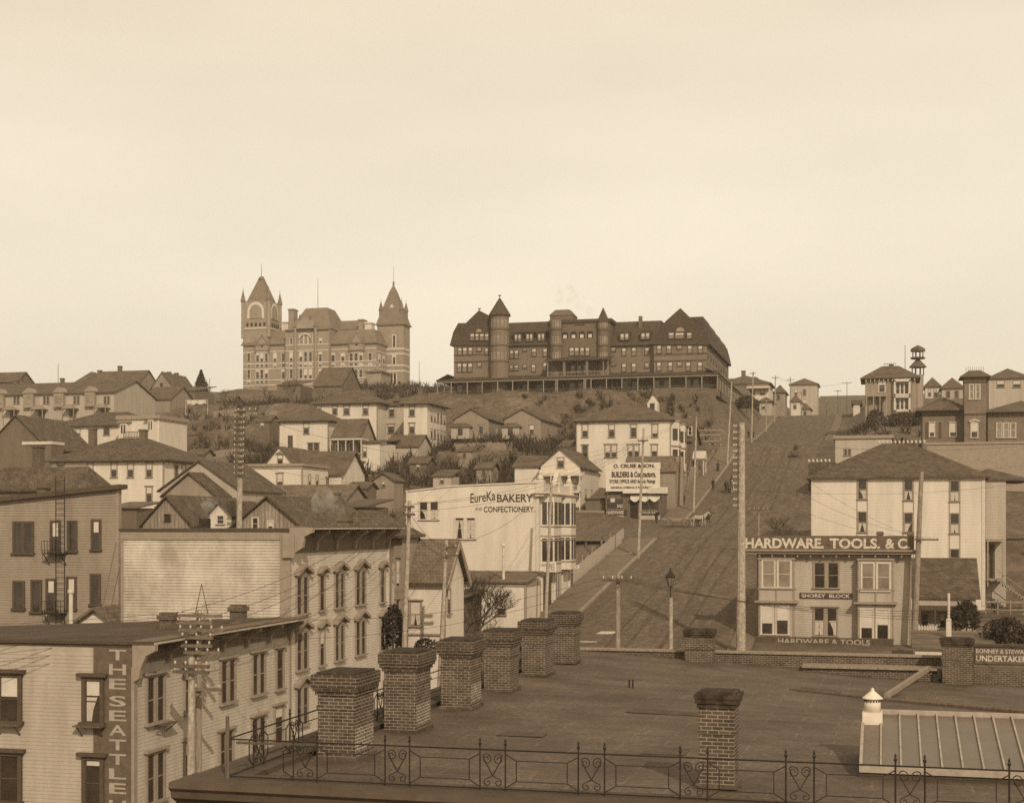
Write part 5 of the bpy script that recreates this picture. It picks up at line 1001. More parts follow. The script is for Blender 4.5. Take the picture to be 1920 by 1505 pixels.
for u in (1060, 1200, 1340):   # shingled dormers
    x0, x1 = fx(800 + (u - 15) / 6.4, HY + 2), fx(800 + (u + 85) / 6.4, HY + 2); z0, z1 = zc(1000, 540 + 650 / 6.4, HY + 2), zc(1000, 540 + 545 / 6.4, HY + 2)
    o_ = MB().box(x0, x1, HY + 1.9, HY + 6, z0, z1 + .2).prism([(x0 - .2, z1 + .2), (x1 + .2, z1 + .2), (x1 + .2, z1 + .4), (x0 - .2, z1 + .4)], 'y', HY + 1.7, HY + 6).build('dormer', 'hotel_shingle', e); window(o_, plane('f', HY + 1.9), x0 + .25, x1 - .25, z0 + .25, z1 - .15, fr='trim_brown', pane='glass_pale', blind=.6, st='double')
q = lambda u, v, w, z_: (1100 + u / 6.4, 560 + v / 6.4, 1100 + w / 6.4, 560 + z_ / 6.4)
for u in (410, 660):
    x0, x1 = fx(1100 + (u - 20) / 6.4, HY + 2), fx(1100 + (u + 110) / 6.4, HY + 2); z0, z1 = zc(1180, 560 + 505 / 6.4, HY + 2), zc(1180, 560 + 415 / 6.4, HY + 2)
    o_ = MB().box(x0, x1, HY + 1.9, HY + 6, z0, z1 + .35).build('dormer', 'hotel_shingle', e); window(o_, plane('f', HY + 1.9), x0 + .3, x1 - .3, z0 + .25, z1 - .1, fr='trim_brown', pane='glass_pale', blind=.6, st='double')
for a_ in ((295, 590, 345, 630), (425, 595, 470, 680), (545, 590, 590, 680), (700, 590, 748, 670), (298, 780, 345, 800), (425, 780, 472, 870), (543, 778, 590, 870), (700, 778, 748, 825)): hw(*q(*a_), Y0=HY + 2)
for a_ in ((845, 565, 893, 650), (963, 565, 1012, 650), (1088, 565, 1138, 605), (1215, 565, 1262, 650), (1340, 565, 1388, 650), (843, 765, 890, 860), (980, 765, 1028, 860), (1090, 765, 1140, 805), (1195, 765, 1243, 860), (1335, 765, 1385, 860)): hw(*q(*a_))
for a_ in ((985, 410, 1045, 475), (1065, 410, 1165, 475), (1205, 410, 1260, 475)): hw(*q(*a_), Y0=HY - .4)
for px, py, r in ((1276, 622, 8), (899, 623, 6)):    # shingled fan above the attic windows
    x = fx(px, HY); R_ = r * .108; b = MB().prism([(x + R_ * cos(t_ * pi / 8), zc(px, py) + R_ * sin(t_ * pi / 8)) for t_ in range(9)], 'y', HY - .5, HY - .3); b.build('fan', 'trim_tan', e)
P5 = HY + .6
for a_ in ((1038, 652, 1047, 666), (1068, 652, 1076, 666), (1078, 652, 1085, 666), (1088, 652, 1095, 666), (1098, 652, 1105, 666), (1122, 652, 1131, 666), (1043, 685, 1050, 700), (1070, 685, 1078, 700), (1082, 685, 1090, 700), (1094, 685, 1100, 700), (1122, 685, 1129, 700)): hw(*a_, Y0=P5)
for x0 in (1054, 1070, 1085.5, 1101):                # open arcade
    b = MB(); xa_, xb_ = fx(x0, P5), fx(x0 + 11, P5); z0, z1 = zc(1085, 634, P5), zc(1085, 624, P5); R_ = (xb_ - xa_) / 2
    pts = [(xb_, z0), (xb_, z1)] + [(xa_ + R_ + R_ * cos(t_ * pi / 6), z1 + R_ * .5 * sin(t_ * pi / 6)) for t_ in range(1, 6)] + [(xa_, z1), (xa_, z0)]; b.prism(pts, 'y', P5 - .06, P5 - .01)
    o_ = b.build('arch', 'dark_void', e); MB().box(xa_ + .25, xb_ - .25, P5 - .1, P5 - .07, z0 + .05, z0 + .75).build('pane', 'blind', o_)
MB().box(fx(1076, P5), fx(1096, P5), P5 - .08, P5 - .01, zc(1085, 610, P5), zc(1085, 608.5, P5)).build('vent', 'dark_void', e)
b = MB()
for (a_, c_, pys, Y0) in ((851, 921, (665, 678), HY), (1226, 1325, (664, 676), HY)):
    for py in pys: z = zc((a_ + c_) / 2, py, Y0); b.box(fx(a_, Y0), fx(c_, Y0), Y0 - .07, Y0 - .001, z - .12, z + .12)
b.build('string_course', 'trim_brown', e)
b = MB()
for i in range(9):
    for j in range(3): zz = ze_ - 3 - j * 3.0; y = HY + 1.5 + i * (HYE - HY - 3) / 9
    pass
for i in range(8):
    for j in range(3):
        y = HY + 1.6 + i * (HYE - HY - 3) / 8; zz = ze_ - 2.6 - j * 3.0; window(e, plane('r', HXR), y, y + 1.0, zz, zz + 1.6, fr='trim_brown', c=.1, blind=.4 if (i + j) % 3 else 0) if j < 2 else None
for i in range(4): y = HY + L_ * i + L_ / 2; window(e, plane('r', HXR + .25), y - .5, y + .5, ze_ + .5, ze_ + 1.8, fr='trim_brown', c=.1, pane='glass_pale')
# entrance balcony and verandah
vY = HY - 4.5; vr = zc(1080, 708, vY); fl = zc(1080, 735, vY); vx0 = fx(820, vY); vx1 = fx(1346, vY); o_ = None
b = MB().prism([(vY - .3, vr), (HY + 1.9, vr + 1.25), (HY + 1.9, vr + 1.45), (vY - .3, vr + .2)], 'x', vx0 - .2, vx1 + .3)
b.prism([(vx1 + .3, vr), (HXR, vr + 1.25), (HXR, vr + 1.45), (vx1 + .3, vr + .2)], 'y', vY, HYE + 4); b.prism([(vx0 - .3, vr), (fx(851, HY), vr + 1.25), (fx(851, HY), vr + 1.45), (vx0 - .3, vr + .2)], 'y', vY, HY + 14)
vroof = b.build('verandah_roof', 'hotel_shingle', e)
b = MB().box(vx0, vx1, vY - .05, vY + .1, vr - .35, vr).box(vx1 - .1, vx1 + .05, vY, HYE + 4, vr - .35, vr); b.build('fascia', 'trim_tan', vroof)
floor = MB().box(vx0, vx1, vY, HY + 1.9, zb - .5, fl).box(HXR, vx1, HY, HYE + 4, zb - .5, fl); floor.build('verandah_floor', 'hotel_brick', e)
for px in (820, 833, 846, 876, 904, 933, 961, 990, 1019, 1042, 1045, 1095, 1098, 1108, 1137, 1166, 1196, 1226, 1256, 1286, 1316, 1345):
    Yp = vY + (1.2 if px in (833,) else 0); x = fx(px, Yp); MB().box(x - .09, x + .09, Yp, Yp + .18, fl, vr).build('post', 'trim_tan', e)
y = vY + 3
while y < HYE + 4: MB().box(vx1 - .2, vx1 - .02, y, y + .18, fl, vr).build('post', 'trim_tan', e); y += 3
b = MB().box(vx0, vx1, vY + .05, vY + .12, fl + .75, fl + .85)
x = vx0
while x < vx1: b.box(x, x + .05, vY + .06, vY + .1, fl, fl + .78); x += .28
b.build('balustrade', 'trim_brown', e)
for px in (862, 898, 925, 985, 1012, 1055, 1075, 1092, 1145, 1170, 1190, 1232, 1250, 1290, 1305):
    x = fx(px, HY + (0 if px < 925 or px > 1226 else 2)); Yw = HY + (0 if px < 925 or px > 1226 else .55 if 1030 < px < 1143 else 2)
    window(e, plane('f', Yw), x - .6, x + .6, fl + .7, fl + 2.5, fr='trim_brown', pane='glass_pale', blind=.5)
bY = HY - 3.2; z0, z1 = zc(1080, 700, bY), zc(1080, 676, bY); xa_, xb_ = fx(1026, bY), fx(1141, bY)
b = MB().prism([(bY - .4, z1), (HY + .55, z1 + 1.0), (HY + .55, z1 + 1.2), (bY - .4, z1 + .2)], 'x', xa_ - .5, xb_ + .4); pr_ = b.build('balcony_roof', 'hotel_shingle', e)
for px in (1027, 1056, 1059, 1099, 1102, 1131, 1140): x = fx(px, bY); MB().box(x - .07, x + .07, bY, bY + .15, z0 - .6, z1).build('post', 'trim_tan', pr_)
b = MB().box(xa_, xb_, bY, bY + .08, z0 + .3, z0 + .4).box(xa_, xb_, bY, HY + .6, z0 - .6, z0 - .45)
x = xa_
while x < xb_: b.box(x, x + .05, bY + .01, bY + .06, z0 - .45, z0 + .3); x += .3
b.build('balustrade', 'trim_tan', pr_)
# brick retaining wall below the verandah
b = MB(); Yw = 284; b.box(fx(865, Yw), fx(1342, Yw), Yw, Yw + .5, 15, fz(1100, 738, Yw)); tag(b.build('retaining_wall', 'hotel_brick'), 'low dark retaining wall under the hotel verandah', 'wall')

# ================================================================== SCHOOL
Ys = 400; e = empty('towered_school', (fx(600, Ys), Ys, 38), 'brick school with two spired towers and pale stone bands on the skyline', 'school')
sc2 = lambda u, v: (400 + u / 4.364, 480 + v / 4.364)
def X_(u, Y=Ys): return fx(400 + u / 4.364, Y)
def Z_(u, v, Y=Ys): return fz(400 + u / 4.364, 480 + v / 4.364, Y)
Zb = 37
def sb(name, u0, u1, v, Y0, Y1, m='school_brick'): return MB().box(X_(u0, Y0), X_(u1, Y0), Y0, Y1, Zb, Z_((u0 + u1) / 2, v, Y0)).build(name, m, e)
sb('left_wing', 245, 590, 722, Ys, Ys + 25); sb('central_pavilion', 590, 945, 600, Ys - 2, Ys + 25); sb('right_wing', 945, 1335, 715, Ys, Ys + 28)
b = MB(); b.hip(X_(240), X_(595), Ys, Ys + 25, Z_(400, 722), Z_(400, 605), .3, flat=(.5, 3)); b.build('left_roof', 'slate', e)
b = MB(); b.hip(X_(620, Ys - 2), X_(945, Ys - 2), Ys - 1, Ys + 15, Z_(780, 600), Z_(780, 428, Ys + 4), .2, flat=(3.1, 5)); b.build('central_roof', 'slate', e)
b = MB(); b.hip(X_(950), X_(1330), Ys, Ys + 28, Z_(1140, 715), Z_(1140, 592), .5, flat=(2.2, 3.5)); b.build('right_roof', 'slate', e)
b = MB(); b.hip(X_(960, Ys + 8), X_(1180, Ys + 8), Ys + 8, Ys + 22, Z_(1060, 600, Ys + 8), Z_(1060, 516, Ys + 8), .3, flat=(1.1, 4)); b.build('rear_roof', 'slate', e)
# cornices, bands
b = MB()
for (u0, u1, v, Y0) in ((232, 590, 724, Ys), (588, 950, 602, Ys - 2), (945, 1342, 714, Ys)): b.box(X_(u0, Y0), X_(u1, Y0), Y0 - .6, Y0 - .01, Z_(u0, v + 12, Y0), Z_(u0, v, Y0))
b.build('cornice', 'slate', e)
for v in (728, 775, 873, 915, 1008, 1050):
    b = MB()
    for (u0, u1, Y0) in ((245, 590, Ys), (590, 945, Ys - 2), (945, 1335, Ys)):
        if v == 728 and u0 != 590: continue
        b.box(X_(u0, Y0), X_(u1, Y0), Y0 - .12, Y0 - .005, Z_(700, v + 3.5, Y0), Z_(700, v - 3.5, Y0))
    XR_ = X_(1335); b.box(XR_ + .005, XR_ + .1, Ys, Ys + 28, Z_(1335, v + 4), Z_(1335, v - 3)) if v != 728 else None
    b.build('stone_band', 'school_stone', e)
def sw(u0, v0, u1, v1, Y0=Ys, **k): return window(e, plane('f', Y0), X_(u0, Y0), X_(u1, Y0), Z_((u0 + u1) / 2, v1, Y0), Z_((u0 + u1) / 2, v0, Y0), fr='school_stone', c=.12, n=.08, **k)
for u in (290, 362, 397, 435, 505, 572):
    sw(u - 12, 795, u + 12, 862); sw(u - 12, 880, u + 12, 908)
    if u not in (505,): sw(u - 12, 930, u + 12, 1000); sw(u - 12, 1014, u + 12, 1042)
for u in (638, 716, 755, 795, 876): sw(u - 12, 785, u + 12, 862, Ys - 2); sw(u - 12, 925, u + 12, 1000, Ys - 2); sw(u - 12, 878, u + 12, 905, Ys - 2)
for u in (638, 878): sw(u - 10, 672, u + 10, 715, Ys - 2)
for u in (980, 1060, 1128, 1168, 1208, 1283): sw(u - 14, 795, u + 14, 862); sw(u - 14, 876, u + 14, 905); sw(u - 14, 930, u + 14, 1000); sw(u - 14, 1014, u + 14, 1040)
sw(705, 640, 810, 718, Ys - 2, st='triple', pane='glass_pale')
def gablet(uc, w, v0, vp, Y0, hole=True):
    x0, x1, xc_ = X_(uc - w, Y0), X_(uc + w, Y0), X_(uc, Y0); z0, z1 = Z_(uc, v0, Y0), Z_(uc, vp, Y0); h_ = z1 - z0
    o_ = MB().prism([(x0, z0), (x1, z0), (x1, z0 + h_ * .25), (xc_, z1), (x0, z0 + h_ * .25)], 'y', Y0 - .4, Y0 + 3).build('gable', 'school_brick', e)
    b = MB()
    for a_, c_ in ((x0, xc_), (x1, xc_)): b.add([(a_, Y0 - .5, z0 + h_ * .25 - .2), (a_, Y0 - .5, z0 + h_ * .25 + .3), (c_, Y0 - .5, z1 + .3), (c_, Y0 - .5, z1 - .3)], [(0, 1, 2, 3)])
    for x in (x0, x1): b.lathe(x, Y0 - .2, [(.3, z0 - .5), (.3, z0 + h_ * .4), (.4, z0 + h_ * .45), (.02, z0 + h_ * .85)], 8)
    b.build('coping', 'slate', o_)
    if hole: MB().lathe(0, 0, [(.42, 0), (.42, .1)], 14); b = MB(); b.prism([(xc_ + .42 * cos(i * pi / 7), z0 + h_ * .32 + .42 * sin(i * pi / 7)) for i in range(14)], 'y', Y0 - .45, Y0 - .41); b.build('round_window', 'dark_void', o_)
gablet(402, 55, 775, 650, Ys); gablet(1175, 60, 770, 622, Ys)
xc_, w = X_(757, Ys - 2), X_(840, Ys - 2) - X_(757, Ys - 2); z0, z1 = Z_(757, 610, Ys - 2), Z_(757, 505, Ys - 2)
o_ = MB().prism([(xc_ - w, z0), (xc_ + w, z0), (xc_ + w * .8, z0 + (z1 - z0) * .5), (xc_ + w * .25, z1), (xc_ - w * .25, z1), (xc_ - w * .8, z0 + (z1 - z0) * .5)], 'y', Ys - 2.6, Ys + 2).build('gable', 'school_brick', e)
b = MB()
for s_ in (-1, 1): b.mt(1).lathe(xc_ + s_ * w, Ys - 2.3, [(.45, Zb + 3), (.45, z0 + 1)], 8).mt(0).lathe(xc_ + s_ * w, Ys - 2.5, [(.6, z0 + 1.01), (.6, z0 + 1.3), (.02, z0 + 2.8)], 8)
b.lathe(xc_ - w * .5, Ys - 2.4, [(.3, z1 - .5), (.5, z1 + .4), (.02, z1 + 1)], 8).lathe(xc_ + w * .5, Ys - 2.4, [(.3, z1 - .5), (.5, z1 + .4), (.02, z1 + 1)], 8); b.build('pinnacle', ['slate', 'school_brick'], o_)
b = MB(); R_ = w * .6; b.add([(xc_ + R_ * cos(i * pi / 12), Ys - 2.66, z0 - 2.2 + R_ * .75 * sin(i * pi / 12)) for i in range(13)] + [(xc_ + (R_ - .4) * cos(i * pi / 12), Ys - 2.66, z0 - 2.2 + (R_ - .4) * .75 * sin(i * pi / 12)) for i in range(13)], [(i, i + 1, i + 14, i + 13) for i in range(12)]); b.build('arch', 'school_stone', o_)
# left belfry tower
x0, x1 = X_(240), X_(450); yt = Ys + (x1 - x0) * .98; x1w = x1
yt = atx(400 + 545 / 4.364, 600, x1)[1]; zt_ = Z_(345, 365)
tw = MB().box(x0, x1, Ys + .3, yt, Zb, zt_).build('belfry_tower', 'school_brick', e)
b = MB().hip(x0 + .9, x1 - .9, Ys + 1.2, yt - .9, zt_, Z_(400, 165, Ys + 4), .1, flat=((x1 - x0) / 2 - 1.3, (yt - Ys) / 2 - 1.2)); b.build('spire', 'slate', tw)
xm, ym = (x0 + x1) / 2, (Ys + yt) / 2; b = MB().lathe(xm, ym, [(.9, Z_(400, 175)), (1.0, Z_(400, 165)), (.1, Z_(400, 150)), (.06, Z_(400, 45)), (.02, Z_(400, 40))], 8); b.build('finial', 'slate', tw)
for (x, y) in ((x0, Ys + .3), (x1, Ys + .3), (x1, yt), (x0, yt)):
    zp_ = zt_ + (-.2 if (x, y) != (x1, Ys + .3) else 0); MB().lathe(x, y, [(.6, zp_ - 11), (.6, zp_)], 8).mt(1).lathe(x, y, [(.8, zp_ + .01), (.8, zp_ + .4), (.1, zp_ + 3.4), (.05, zp_ + 4.4)], 8).build('pinnacle', ['school_brick', 'slate'], tw)
R_ = (x1 - x0) * .33; zz = Z_(350, 455)
for pl_, c_ in ((plane('f', Ys + .3), xm), (plane('r', x1), ym)):
    b = MB(); pts = [(c_ + R_ * cos(i * pi / 10), zz + R_ * 1.1 * sin(i * pi / 10)) for i in range(11)]; vs_ = [pl_(c_ + R_, .15, zz - 2.0)] + [pl_(a_, .15, c) for a_, c in pts] + [pl_(c_ - R_, .15, zz - 2.0)]; b.add(vs_, [tuple(range(len(vs_)))]); o2 = b.build('arch', 'school_stone', tw)
    b = MB(); R2_ = R_ * .72; vs_ = [pl_(c_ + R2_, .2, zz - 2.0)] + [pl_(c_ + R2_ * cos(i * pi / 10), .2, zz + R2_ * 1.1 * sin(i * pi / 10)) for i in range(11)] + [pl_(c_ - R2_, .2, zz - 2.0)]; b.add(vs_, [tuple(range(len(vs_)))]); b.build('louvre', 'school_brick', o2)
    b = MB()
    for i in range(5): u = c_ - R_ * 1.1 + i * R_ * .5; pbox(b, pl_, u, u + R_ * .22, 0, .12, Z_(350, 572), Z_(350, 545))
    b.build('louvre', 'dark_void', tw)
    b = MB(); pbox(b, pl_, c_ - R_ * 1.4, c_ + R_ * 1.4, 0, .25, Z_(350, 596), Z_(350, 586)); b.build('stone_band', 'school_stone', tw)
# right tower, standing back
Yt = Ys + 9; x0, x1 = X_(1340, Yt), X_(1556, Yt); yt = atx(400 + 1608 / 4.364, 600, x1)[1]; zt_ = Z_(1450, 565, Yt)
tw = MB().box(x0, x1, Yt, yt, Zb, zt_).build('entrance_tower', 'school_brick', e)
MB().box(x0 - .4, x1 + .5, Yt - .5, yt + .5, zt_, zt_ + .35).build('cornice', 'slate', tw)
b = MB().hip(x0, x1, Yt, yt, zt_ + .35, Z_(1484, 300, Yt + 5), .3, flat=((x1 - x0) * .42, (yt - Yt) * .40)); xm, ym = (x0 + x1) / 2, (Yt + yt) / 2; b.hip(x0 + (x1 - x0) * .42 - .3, x1 - (x1 - x0) * .42 + .3, Yt + (yt - Yt) * .4 - .3, yt - (yt - Yt) * .4 + .3, Z_(1484, 300, Yt + 5), Z_(1484, 245, Yt + 5), 0)
b.build('spire', 'slate', tw); MB().lathe(xm, ym, [(.15, Z_(1484, 250, Yt)), (.3, Z_(1484, 225, Yt)), (.3, Z_(1484, 200, Yt)), (.05, Z_(1484, 190, Yt)), (.04, Z_(1484, 70, Yt))], 8).build('finial', 'slate', tw)
for (x, y) in ((x0 + .9, Yt + .9), (x1 - .9, Yt + .9), (x1 - .9, yt - .9)): MB().lathe(x, y, [(.6, zt_), (.6, zt_ + 4.5), (.8, zt_ + 4.7), (.05, zt_ + 7.5), (.05, zt_ + 8.3)], 8).build('pinnacle', 'slate', tw)
b = MB(); zz = Z_(1450, 500, Yt); xq = X_(1452, Yt); b.prism([(xq - 1.5, zz), (xq + 1.5, zz), (xq + 1.5, zz + 2.2), (xq, zz + 4.0), (xq - 1.5, zz + 2.2)], 'y', Yt + .9, Yt + 4); o_ = b.build('dormer', 'school_stone', tw); MB().box(xq - .6, xq + .6, Yt + .85, Yt + .89, zz + .6, zz + 2.2).build('pane', 'dark_void', o_)
for v0, v1 in ((650, 745), (810, 885)): window(tw, plane('f', Yt), X_(1468, Yt), X_(1490, Yt), Z_(1480, v1, Yt), Z_(1480, v0, Yt), fr='school_stone', c=.25)
window(tw, plane('f', Yt), X_(1448, Yt), X_(1496, Yt), Z_(1470, 1055, Yt), Z_(1470, 955, Yt), fr='school_stone', c=.3, hood='flat', st='double')
for v in (760, 800, 895, 940, 1060):
    z = Z_(1480, v, Yt); MB().box(x0 - .1, x1 + .1, Yt - .1, Yt - .005, z - .25, z + .25).box(x1 + .005, x1 + .1, Yt, yt, z - .25, z + .25).build('stone_band', 'school_stone', tw)
for i in range(6):
    y = Ys + 1.5 + i * 4; 
    for v0, v1 in ((795, 862), (876, 905), (930, 1000)): window(e, plane('r', X_(1335)), y, y + 1.6, Z_(1335, v1), Z_(1335, v0), fr='school_stone', c=.12)
b = MB().box(X_(1255, Ys - 4), X_(1372, Ys - 4), Ys - 4, Ys + 4, Zb, Z_(1310, 945, Ys - 4)); o_ = b.build('side_porch', 'school_brick', e); MB().hip(X_(1255, Ys - 4), X_(1372, Ys - 4), Ys - 4, Ys + 4, Z_(1310, 945, Ys - 4), Z_(1310, 912, Ys - 4), .6).build('roof', 'slate', o_)
for u, v, w, m_ in ((636, 430, 22, 'school_brick'), (1207, 515, 20, 'school_brick'), (1265, 540, 28, 'school_stone'), (590, 535, 26, 'school_stone')):
    Y0 = Ys + 6; MB().box(X_(u - w, Y0), X_(u + w, Y0), Y0, Y0 + 3, Z_(u, 620, Y0), Z_(u, v, Y0)).box(X_(u - w - 4, Y0), X_(u + w + 4, Y0), Y0 - .3, Y0 + 3.3, Z_(u, v + 12, Y0), Z_(u, v + 3, Y0)).build('chimney', m_, e)
x = X_(803); MB().tube((x, Ys + 5, Z_(800, 430)), (x, Ys + 5, Z_(803, 165)), .12, .06, 6).build('flagstaff', 'wood_grey', e)
# dark barn and sheds in front of the school
h = HP('dark_barn', 'dark gabled barn in front of the middle of the school', 'barn', 588, 640, 335, 14, 722, 690, 620, wall='brown_board', roof='gx', rmat='shingle_far', o=.4, group=G)
h = HP('dark_low_shed', 'low dark shed left of the dark barn under the school', 'shed', 520, 563, 340, 8, 722, 715, wall='brown_board', roof='shed', rmat='shingle_far', o=.3, group=G)

# ================================================================== RIGHT OF THE STREET
YS_ = 111.6; x0, x1 = fx(1419, YS_), fx(1709, YS_); zt = fz(1565, 1036, YS_)
e = empty('hardware_store', ((x0 + x1) / 2, YS_, -12), 'two-storey boarded hardware store with bay windows and a long lettered roof board', 'store')
Fs = plane('f', YS_)
b = MB().box(x0, x1, YS_, YS_ + 16, -13, zt); clap(b, Fs, x0 + .15, x1 - .15, fz(1565, 1212, YS_), zt - .35, .13, .014); b.build('wall', 'pale_board', e)
MB().box(x0, x0 + .16, YS_ - .05, YS_ - .001, -12, zt).build('corner_board', 'trim_tan', e); MB().box(x1 - .16, x1, YS_ - .05, YS_ - .001, -12, zt).build('corner_board', 'trim_tan', e)
sz = lambda py: fz(1565, py, YS_); sX = lambda px, n=0: fx(px, YS_ - n)
b = MB().box(x0 - .9, x1 + .35, YS_ - .75, YS_ - .0, sz(1038), sz(1033)).box(x0 - 1.2, x1 + .5, YS_ - .95, YS_ + .1, sz(1033), sz(1030)).box(x0, x1, YS_ - .06, YS_ - .001, sz(1052), sz(1046))
x = x0 + .2
while x < x1: b.box(x, x + .12, YS_ - .6, YS_ - .06, sz(1044), sz(1038)); x += .95
b.build('cornice', 'trim_tan', e)
b = MB().box(sX(1397.5), sX(1714), YS_ - .35, YS_ - .2, sz(1030.5), sz(1004)); sg = b.build('roof_sign', 'sign_brown', e)
b = MB(); kz = dict(z0=sz(1028), z1=sz(1008.5), n=.36, off=.035)
for s_, a_, c_ in (('HARDWARE.', 1398, 1545), ('TOOLS.', 1556, 1650), ('& C.', 1660, 1706)): letters(b, s_, Fs, sX(a_), sX(c_), **kz)
b.build('lettering', 'paint_white', sg)
b = MB().box(sX(1500), sX(1598), YS_ - .12, YS_ - .03, sz(1121.5), sz(1111.5)); sg = b.build('nameboard', 'paint_dark', e); b = MB(); letters(b, 'SHOREY  BLOCK', Fs, sX(1503), sX(1594), sz(1120), sz(1113.3), .125, .02); b.build('lettering', 'paint_white', sg)
for (a_, c_, wt, wb, w1, w2) in ((1423, 1489, (1052, 1101), (1137, 1190), ((1430, 1452), (1459, 1482)), ((1428, 1449), (1456, 1478))), (1609, 1675, (1056, 1106), (1142, 1196), ((1616, 1638), (1645, 1668)), ((1614, 1636), (1644, 1666)))):
    bd = .75; Yq = YS_ - bd; X0, X1 = fx(a_, Yq), fx(c_, Yq); o_ = MB().box(X0, X1, Yq, YS_, sz(1206), sz(1046)).build('bay_window', 'pale_board', e)
    Pq = plane('f', Yq)
    for ws, (t_, u_), bl in ((w1, wt, 0), (w2, wb, (.62, .5))):
        for j, (p_, r_) in enumerate(ws):
            q_ = bl[j] if bl else .95; window(o_, Pq, fx(p_, Yq), fx(r_, Yq), fz(1565, u_, Yq), fz(1565, t_, Yq), fr='trim_white', c=.09, n=.07, blind=q_ if q_ < .9 else 0, pane='glass_pale' if q_ > .9 else 'glass')
    b = MB()
    for py in (1048, 1104, 1128, 1131, 1196): zz = fz(1565, py, Yq); b.box(X0 - .1, X1 + .1, Yq - .12, YS_, zz - .05, zz + .05)
    for p_ in (a_ + .6, (a_ + c_) / 2, c_ - .6): x = fx(p_, Yq); b.box(x - .05, x + .05, Yq - .06, Yq - .001, fz(1565, 1200, Yq), fz(1565, 1048, Yq))
    b.box(X0 - .3, X1 + .3, Yq - .35, YS_, fz(1565, 1131, Yq), fz(1565, 1127.5, Yq)); b.build('trim', 'trim_tan', o_)
kw = dict(st='double', fr='trim_tan', c=.1); wfr(e, Fs, YS_, 1527, 1055, 1572, 1101, blind=0, **kw); wfr(e, Fs, YS_, 1527, 1140, 1569, 1191, hood='flat', curtain=.55, **kw)
b = MB().box(sX(1418), sX(1675), YS_ - .95, YS_ - .78, sz(1209), sz(1193.5)); sg = b.build('signboard', 'trim_brown', e); b = MB(); letters(b, 'HARDWARE & TOOLS', Fs, sX(1460), sX(1632), sz(1206.5), sz(1196), .96, .02); b.build('lettering', 'paint_faded', sg)
b = MB().box(x0, x1, YS_ - .9, YS_, sz(1217), sz(1214)); b.build('shop_canopy', 'trim_brown', e)
for px in (1650, 1707): 
    Yq = YS_ + 5; x, _, z = at(px, 996, Yq); MB().box(x - .25, x + .25, Yq, Yq + .5, zt, z).box(x - .3, x + .3, Yq - .05, Yq + .55, z - .25, z - .1).build('chimney', 'brick_far', e)
# white rooming house
Y_ = 150; h = HP('white_rooming_house', 'large white hipped-roof rooming house behind the hardware store', 'lodging house', 1521, 1847, Y_, 15, 893, 831, 1690, wall='white_board', roof='hip', rmat='shingle', o=.5, ins=7.5, zb=-9, group=G)
kw = dict(fr='trim_tan', c=.1, hood=None)
for a_, c_, rows in ((1609, 1624.5, ((899, 935), (960, 997))), (1695.5, 1711, ((901, 937), (962, 997))), (1782, 1798, ((902, 939), (963, 999), (1030, 1060)))):
    for t_, u_ in rows: h.wf(a_, t_, c_, u_, curtain=.45, **kw)
    b = MB()
    for px in (a_ - 2.6, c_ + 1.4): x = fx(px, Y_); b.box(x, x + .07, Y_ - .06, Y_ - .001, fz(px, 1060, Y_), fz(px, 896, Y_))
    b.build('trim', 'trim_tan', h.e)
b = MB().box(h.X0 - .05, h.X1 + .1, Y_ - .3, Y_ - .001, h.ze - .25, h.ze - .02).box(h.X1 - .3, h.X1 + .02, Y_ - .06, Y_ - .001, -8, h.ze - .25).box(h.X0, h.X0 + .2, Y_ - .06, Y_ - .001, -8, h.ze - .25); b.build('corner_board', 'trim_white', h.e)
b = MB(); x = fx(1648, Y_ + 7.5)
while x < fx(1738, Y_ + 7.5): b.lathe(x, Y_ + 7.5, [(.09, h.zr), (.14, h.zr + .18), (.02, h.zr + .32)], 6); x += .42
b.build('ridge_cresting', 'trim_white', h.roof)
b = MB(); Yq = Y_ + 5; x = fx(1516, Yq); z0 = fz(1540, 866, Yq)
b.prism([(fx(1516, Yq), z0 - 3), (fx(1566, Yq), z0 - 3), (fx(1566, Yq), z0), (fx(1516, Yq), z0 - .1)], 'y', Yq, Yq + 8); rw = b.build('rear_roof', 'shingle', h.e); b = MB()
x = fx(1517, Yq)
while x < fx(1562, Yq): b.lathe(x, Yq, [(.09, z0), (.14, z0 + .18), (.02, z0 + .32)], 6); x += .42
b.build('ridge_cresting', 'trim_white', rw)
x0, x1 = fx(1848, Y_ + 2), fx(1886, Y_ + 2); b = MB().box(x0, x1, Y_ + 2, Y_ + 13, -9, h.ze - .3); b.build('right_wing', 'pale_board', h.e)
b = MB().hip(x0 - 3, x1 + 2, Y_ + 2.2, Y_ + 13, h.ze - .3, h.ze + .9, .4); b.build('wing_roof', 'shingle', h.e)
b = MB(); zz = fz(1865, 1015, Y_); b.box(fx(1850, Y_), fx(1882, Y_), Y_ + .2, Y_ + 2, zz, zz + .25); 
for p_ in (1851, 1879): x = fx(p_, Y_); b.box(x, x + .14, Y_ + .2, Y_ + .34, -6, zz)
zz2 = fz(1865, 1085, Y_); b.box(fx(1850, Y_), fx(1882, Y_), Y_ + .1, Y_ + 2, zz2 - .2, zz2); b.build('porch', 'trim_tan', h.e)
MB().box(fx(1852, Y_), fx(1868, Y_), Y_ + 1.9, Y_ + 1.99, zz2, zz - .3).build('door', 'trim_brown', h.e)
b = MB(); p0 = Vector(at(1866, 1122, Y_ - 4)); 
for i in range(12): x = fx(1868, Y_) + i * .27; zz = zz2 - i * .2; b.box(x, x + .3, Y_ - 1.2, Y_ + .1, zz - .22, zz - .02)
for y in (Y_ - 1.2, Y_ + .05): b.tube((fx(1868, Y_), y, zz2 + .9), (fx(1868, Y_) + 3.2, y, zz2 - 1.5), .04, .04, 4)
